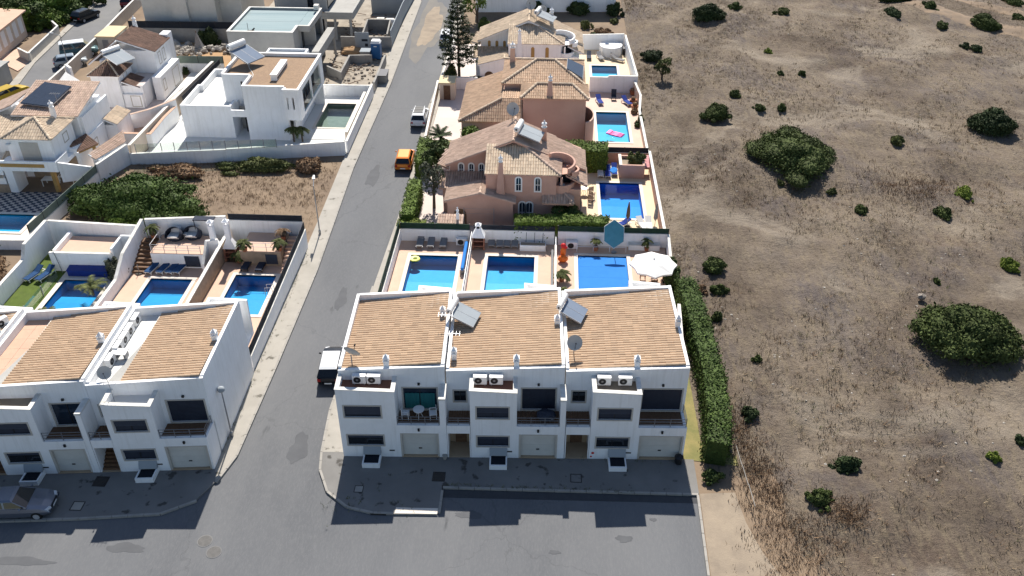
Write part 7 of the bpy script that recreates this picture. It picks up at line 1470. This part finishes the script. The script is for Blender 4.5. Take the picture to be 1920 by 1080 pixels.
tufts('kerb_weeds',np.concatenate([np.stack([rs.uniform(-5.8,6,60),rs.normal(38.55,.05,60),np.full(60,.11)],1),np.stack([rs.normal(-20.55,.12,90),rs.uniform(40,66,90),np.full(90,.1)],1),np.stack([rs.uniform(-13,-7,40),rs.normal(37,.9,40),np.full(40,.1)],1),np.stack([rs.uniform(-12,9,50),rs.normal(41.2,.12,50),np.full(50,.1)],1)]),.05,.16,7,'leaf_olive',13,.06)
N=2600; p=scatter(N*2,14,clump=.2); rs=np.random.RandomState(5); b=MB(); rn=random.Random(4)
for q in p[:1500]: s=rn.uniform(.03,.13); b.ell((q[0],q[1],q[2]),s,s*.8,s*.5,5,3,.3,rn)
o=b.build('field_stones','rubble'); o['kind']='stuff'
t=thing('twig_fence','broken pale stick fence at the end of the tall hedge','fence',(13.3,40,0)); 
for k,(y0,y1) in enumerate(((42.2,40.6),(40.4,38.9),(38.8,37.2))): MB().tube((12.75+.12*k,y0,.0),(12.85+.12*k,y0,1.0),.03,5).build('post','wood_brown',t); MB().tube((12.75+.12*k,y0,.9),(12.9+.12*k,y1,.7),.025,5).build('rail','kerb_stone',t)

# ---------------------------------------------------------------- vehicles (front towards +y)
for nm,c_,mt,ro in (('paint_white',(.74,.75,.76),0,.25),('paint_black',(.012,.013,.016),.2,.22),('paint_orange',(.72,.21,.015),.2,.28),('paint_silver',(.17,.19,.235),.6,.28),('paint_yellow',(.50,.33,.02),.2,.3),('paint_teal',(.06,.13,.145),.3,.3),('paint_grey',(.30,.34,.37),.6,.3),('paint_red',(.16,.012,.02),.3,.3),('car_glass',(.008,.010,.013),0,.04)): mat(nm,c_,None,rough=ro,metal=mt,spec=.6)
def car(label,cat,x,y,rot,body,L=4.1,Wd=1.76,H=1.5,roof=None,hood=.95,deck=.98,style='hatch',name='parked_car',group='parked cars'):
    T=thing(name,label,cat,(0,0,0),group); hw=Wd/2; f=L/2
    if style=='hatch': prof=[(-f,.55,.62),(-f+.06,.42,.90),(-f+.25,.30,deck),(-.9,.24,.98),(0,.22,.97),(.75,.24,.96),(f-1.05,.26,hood+.01),(f-.45,.30,hood-.08),(f-.08,.36,.70),(f,.45,.56)]; gl=(-f+.10,-f+.55,.50,1.12)
    elif style=='sedan': prof=[(-f,.5,.66),(-f+.06,.40,.93),(-f+.35,.30,deck+.02),(-1.2,.24,1.0),(0,.22,.98),(.8,.24,.96),(f-1.2,.26,hood),(f-.5,.30,hood-.09),(f-.08,.36,.68),(f,.45,.55)]; gl=(-f+.75,-f+1.45,.22,1.05)
    elif style=='suv': prof=[(-f,.6,.75),(-f+.05,.48,1.0),(-f+.2,.36,deck+.06),(-.9,.30,1.06),(0,.28,1.05),(.8,.30,1.04),(f-1.0,.32,hood+.08),(f-.4,.36,hood),(f-.08,.42,.78),(f,.5,.62)]; gl=(-f+.08,-f+.42,.32,1.05)
    else: prof=[(-f,.5,.75),(-f+.05,.42,1.1),(-f+.2,.34,1.15),(-.9,.30,1.16),(0,.28,1.15),(.9,.30,1.14),(f-.85,.32,1.08),(f-.35,.36,.98),(f-.06,.42,.75),(f,.5,.6)]; gl=(-f+.05,-f+.2,.75,1.45)
    b=MB(); sec=[]
    for i,(py,zb,zt) in enumerate(prof):
        k=1-.16*(abs(py)/f)**5; w0=hw*k; sec.append([(-w0*.93,py,zb),(-w0,py,zb+.14),(-w0,py,zb+(zt-zb)*.6),(-w0*.93,py,zt-.03),(-w0*.6,py,zt+.015),(0,py,zt+.03),(w0*.6,py,zt+.015),(w0*.93,py,zt-.03),(w0,py,zb+(zt-zb)*.6),(w0,py,zb+.14),(w0*.93,py,zb)])
    m=11; vs=[p for s in sec for p in s]; fs=[]
    for i in range(len(sec)-1):
        for j in range(m): a=i*m+j; c=i*m+(j+1)%m; fs.append((a,c,c+m,a+m))
    fs += [tuple(range(m)),tuple(range((len(sec)-1)*m,len(sec)*m))[::-1]]
    b.add(vs,fs); bo=b.build('body',body,None,smooth=False); bo.parent=T
    zb_=prof[4][2]; y0,y1,y2,y3=gl; zr=H; w1=hw*.90; w2=hw*.70; zt0=zb_+.0
    C=[(-w1,y0,zt0),(w1,y0,zt0),(w1,y3,zt0-.02),(-w1,y3,zt0-.02),(-w2,y1,zr-.09),(w2,y1,zr-.09),(w2,y2,zr-.08),(-w2,y2,zr-.08)]
    cb=MB().hexa(C).build('cabin',body); cb.parent=T
    V=[Vector(p) for p in C]
    def win(nm,q,ins=.10,off=.008):
        c=sum(q,Vector())/4; n_=(q[1]-q[0]).cross(q[3]-q[0]).normalized()
        if n_.dot(c-Vector((0,(y1+y2)/2,zb_)))<0: n_=-n_
        g=MB().quad(*[p+(c-p)*ins+n_*off for p in q]).build(nm,'car_glass'); g.parent=T
    win('rear_window',[V[0],V[1],V[5],V[4]]); win('windscreen',[V[2],V[3],V[7],V[6]],.07)
    for s in ((0,3,7,4),(1,2,6,5)):
        a,bb,c,d=[V[i] for i in s]; mid0=a.lerp(bb,.5); mid1=d.lerp(c,.5); win('side_window',[a,mid0,mid1,d],.13); win('side_window',[mid0,bb,c,mid1],.13)
    r_=MB(); e=.05; r_.add([(-w2-.02,y1-e,zr-.085),(w2+.02,y1-e,zr-.085),(w2+.02,y2+e,zr-.075),(-w2-.02,y2+e,zr-.075),(-w2*.86,y1+.15,zr),(w2*.86,y1+.15,zr),(w2*.86,y2-.1,zr),(-w2*.86,y2-.1,zr)],[(0,3,2,1),(4,5,6,7),(0,1,5,4),(1,2,6,5),(2,3,7,6),(3,0,4,7)]); ro=r_.build('roof_panel',roof or body); ro.parent=T
    for sx in (-1,1):
        for yy in (-f+.78,f-.82):
            w_=MB(); n=16; vs=[]
            for xx,rr in ((hw-.20,.28),(hw-.20,.32),(hw-.01,.32),(hw+.005,.29)):
                for i in range(n): th=6.2832*i/n; vs.append((sx*xx,yy+rr*math.cos(th),.32+rr*math.sin(th)))
            w_.add(vs,[(j*n+i,j*n+(i+1)%n,(j+1)*n+(i+1)%n,(j+1)*n+i) for j in range(3) for i in range(n)]+[tuple(range(n)),tuple(range(3*n,4*n))]); wh=w_.build('wheel','black_rubber'); wh.parent=T
            rr=MB().add([(sx*(hw+.012),yy+.20*math.cos(6.2832*i/12),.32+.20*math.sin(6.2832*i/12)) for i in range(12)],[tuple(range(12))]).build('rim','aluminium'); rr.parent=wh
        hl=MB().hexa([(sx*hw*.52,f-.22,.60),(sx*hw*.82,f-.34,.60),(sx*hw*.84,f-.38,.74),(sx*hw*.5,f-.2,.72),(sx*hw*.52,f+.0,.60),(sx*hw*.82,f-.08,.60),(sx*hw*.83,f-.13,.74),(sx*hw*.5,f-.04,.72)]).build('headlight','lamp_clear'); hl.parent=T
        tl=MB().box(min(sx*hw*.6,sx*hw*.86),max(sx*hw*.6,sx*hw*.86),-f-.0,-f+.16,.68,.88).build('tail_light','lamp_red'); tl.parent=T
        mi=MB().ell((sx*(hw+.06),y3-.32,zb_+.06),.10,.07,.07,8,5).build('wing_mirror',body); mi.parent=T
    for yy in (f+.004,-f-.004): p=MB().box(-.26,.26,yy-.008,yy+.008,.47,.58).build('number_plate','plastic_white'); p.parent=T
    gr=MB().box(-hw*.48,hw*.48,f-.05,f+.003,.60,.68).build('grille','black_plastic'); gr.parent=T
    T.location=(x,y,0); T.rotation_euler=(0,0,rot); return T
car('white roofed black hatchback parked in the side street by the nearest terrace','car',-15.05,49.2,R(4),'paint_black',4.0,1.72,1.5,roof='paint_white',style='hatch')
car('orange hatchback parked beside the clipped hedges','car',-14.55,82.3,R(2),'paint_orange',4.1,1.78,1.50,style='hatch')
car('white off-roader with a black panel on its roof, behind the orange car','car',-14.35,92.8,R(1),'paint_white',4.2,1.8,1.62,roof='paint_white',style='suv')
car('white car half hidden behind the tall pine','car',-14.2,119.6,R(2),'paint_white',4.2,1.8,1.6,style='suv')
car('silver saloon at the lower left picture edge','car',-31.3,35.35,R(-84),'paint_silver',4.6,1.84,1.45,style='sedan')
car('yellow estate car in the far left street','car',-63.45,96.9,R(-24),'paint_yellow',4.3,1.75,1.55,style='suv')
car('teal van parked near the white villa in the far left street','van',-61.7,111.3,R(-64),'paint_teal',4.7,1.9,1.95,style='van',roof='paint_white')
car('pale grey hatchback beside the teal van','car',-61.2,107.6,R(-60),'paint_grey',4.0,1.7,1.45,style='hatch')
car('black car with a white plate in the far left street','car',-67.2,125.6,R(-18),'paint_black',4.3,1.8,1.6,style='suv')
car('dark red car at the top edge of the far left street','car',-63.6,132.6,R(6),'paint_red',4.3,1.8,1.55,style='suv')
t=thing('roof_panel','black roof carrier on the white off-roader','roof carrier',(-14.35,92.4,1.63)); b=MB()
for k in range(4): b.box(-14.85,-13.85,91.6+.42*k,91.93+.42*k,1.63,1.68)
b.build('carrier_panel','black_plastic',t); MB().box(-14.9,-14.86,91.5,93.4,1.62,1.7).box(-13.84,-13.8,91.5,93.4,1.62,1.7).build('side_rail','metal_grey',t)
# ---------------------------------------------------------------- street lamps
def lamp(label,x,y,h,rot=0,globe=False,z=.1):
    T=thing('street_lamp',label,'street lamp',(x,y,z),None,rot); b=MB().tube((0,0,0),(0,0,h),.06,8,.04).lathe([(.11,0),(.11,.35),(.07,.4)]).build('post','metal_grey'); b.parent=T
    if globe: g=MB().ell((0,0,h+.17),.24,.24,.22,12,8).build('globe','solar_pale',smooth=True); g.parent=T
    else:
        a=MB().tube((0,0,h-.03),(1.0,0,h+.15),.035,6).build('arm','metal_grey'); a.parent=T; hd=MB().add([(.85,-.12,h+.10),(1.5,-.1,h+.16),(1.5,.1,h+.16),(.85,.12,h+.10),(.85,-.12,h+.2),(1.5,-.07,h+.24),(1.5,.07,h+.24),(.85,.12,h+.2)],[(0,3,2,1),(4,5,6,7),(0,1,5,4),(1,2,6,5),(2,3,7,6),(3,0,4,7)]).build('lamp_head','metal_grey'); hd.parent=T
    return T
lamp('globe street lamp at the blank gable of the left terrace',-20.28,42.14,3.9,0,True)
lamp('street lamp on the left pavement beside the vacant plot',-20.2,68.0,4.9,R(100)); lamp('street lamp in front of the grey hatchback, far left street',-59.86,104.57,5.0,R(170),z=0)
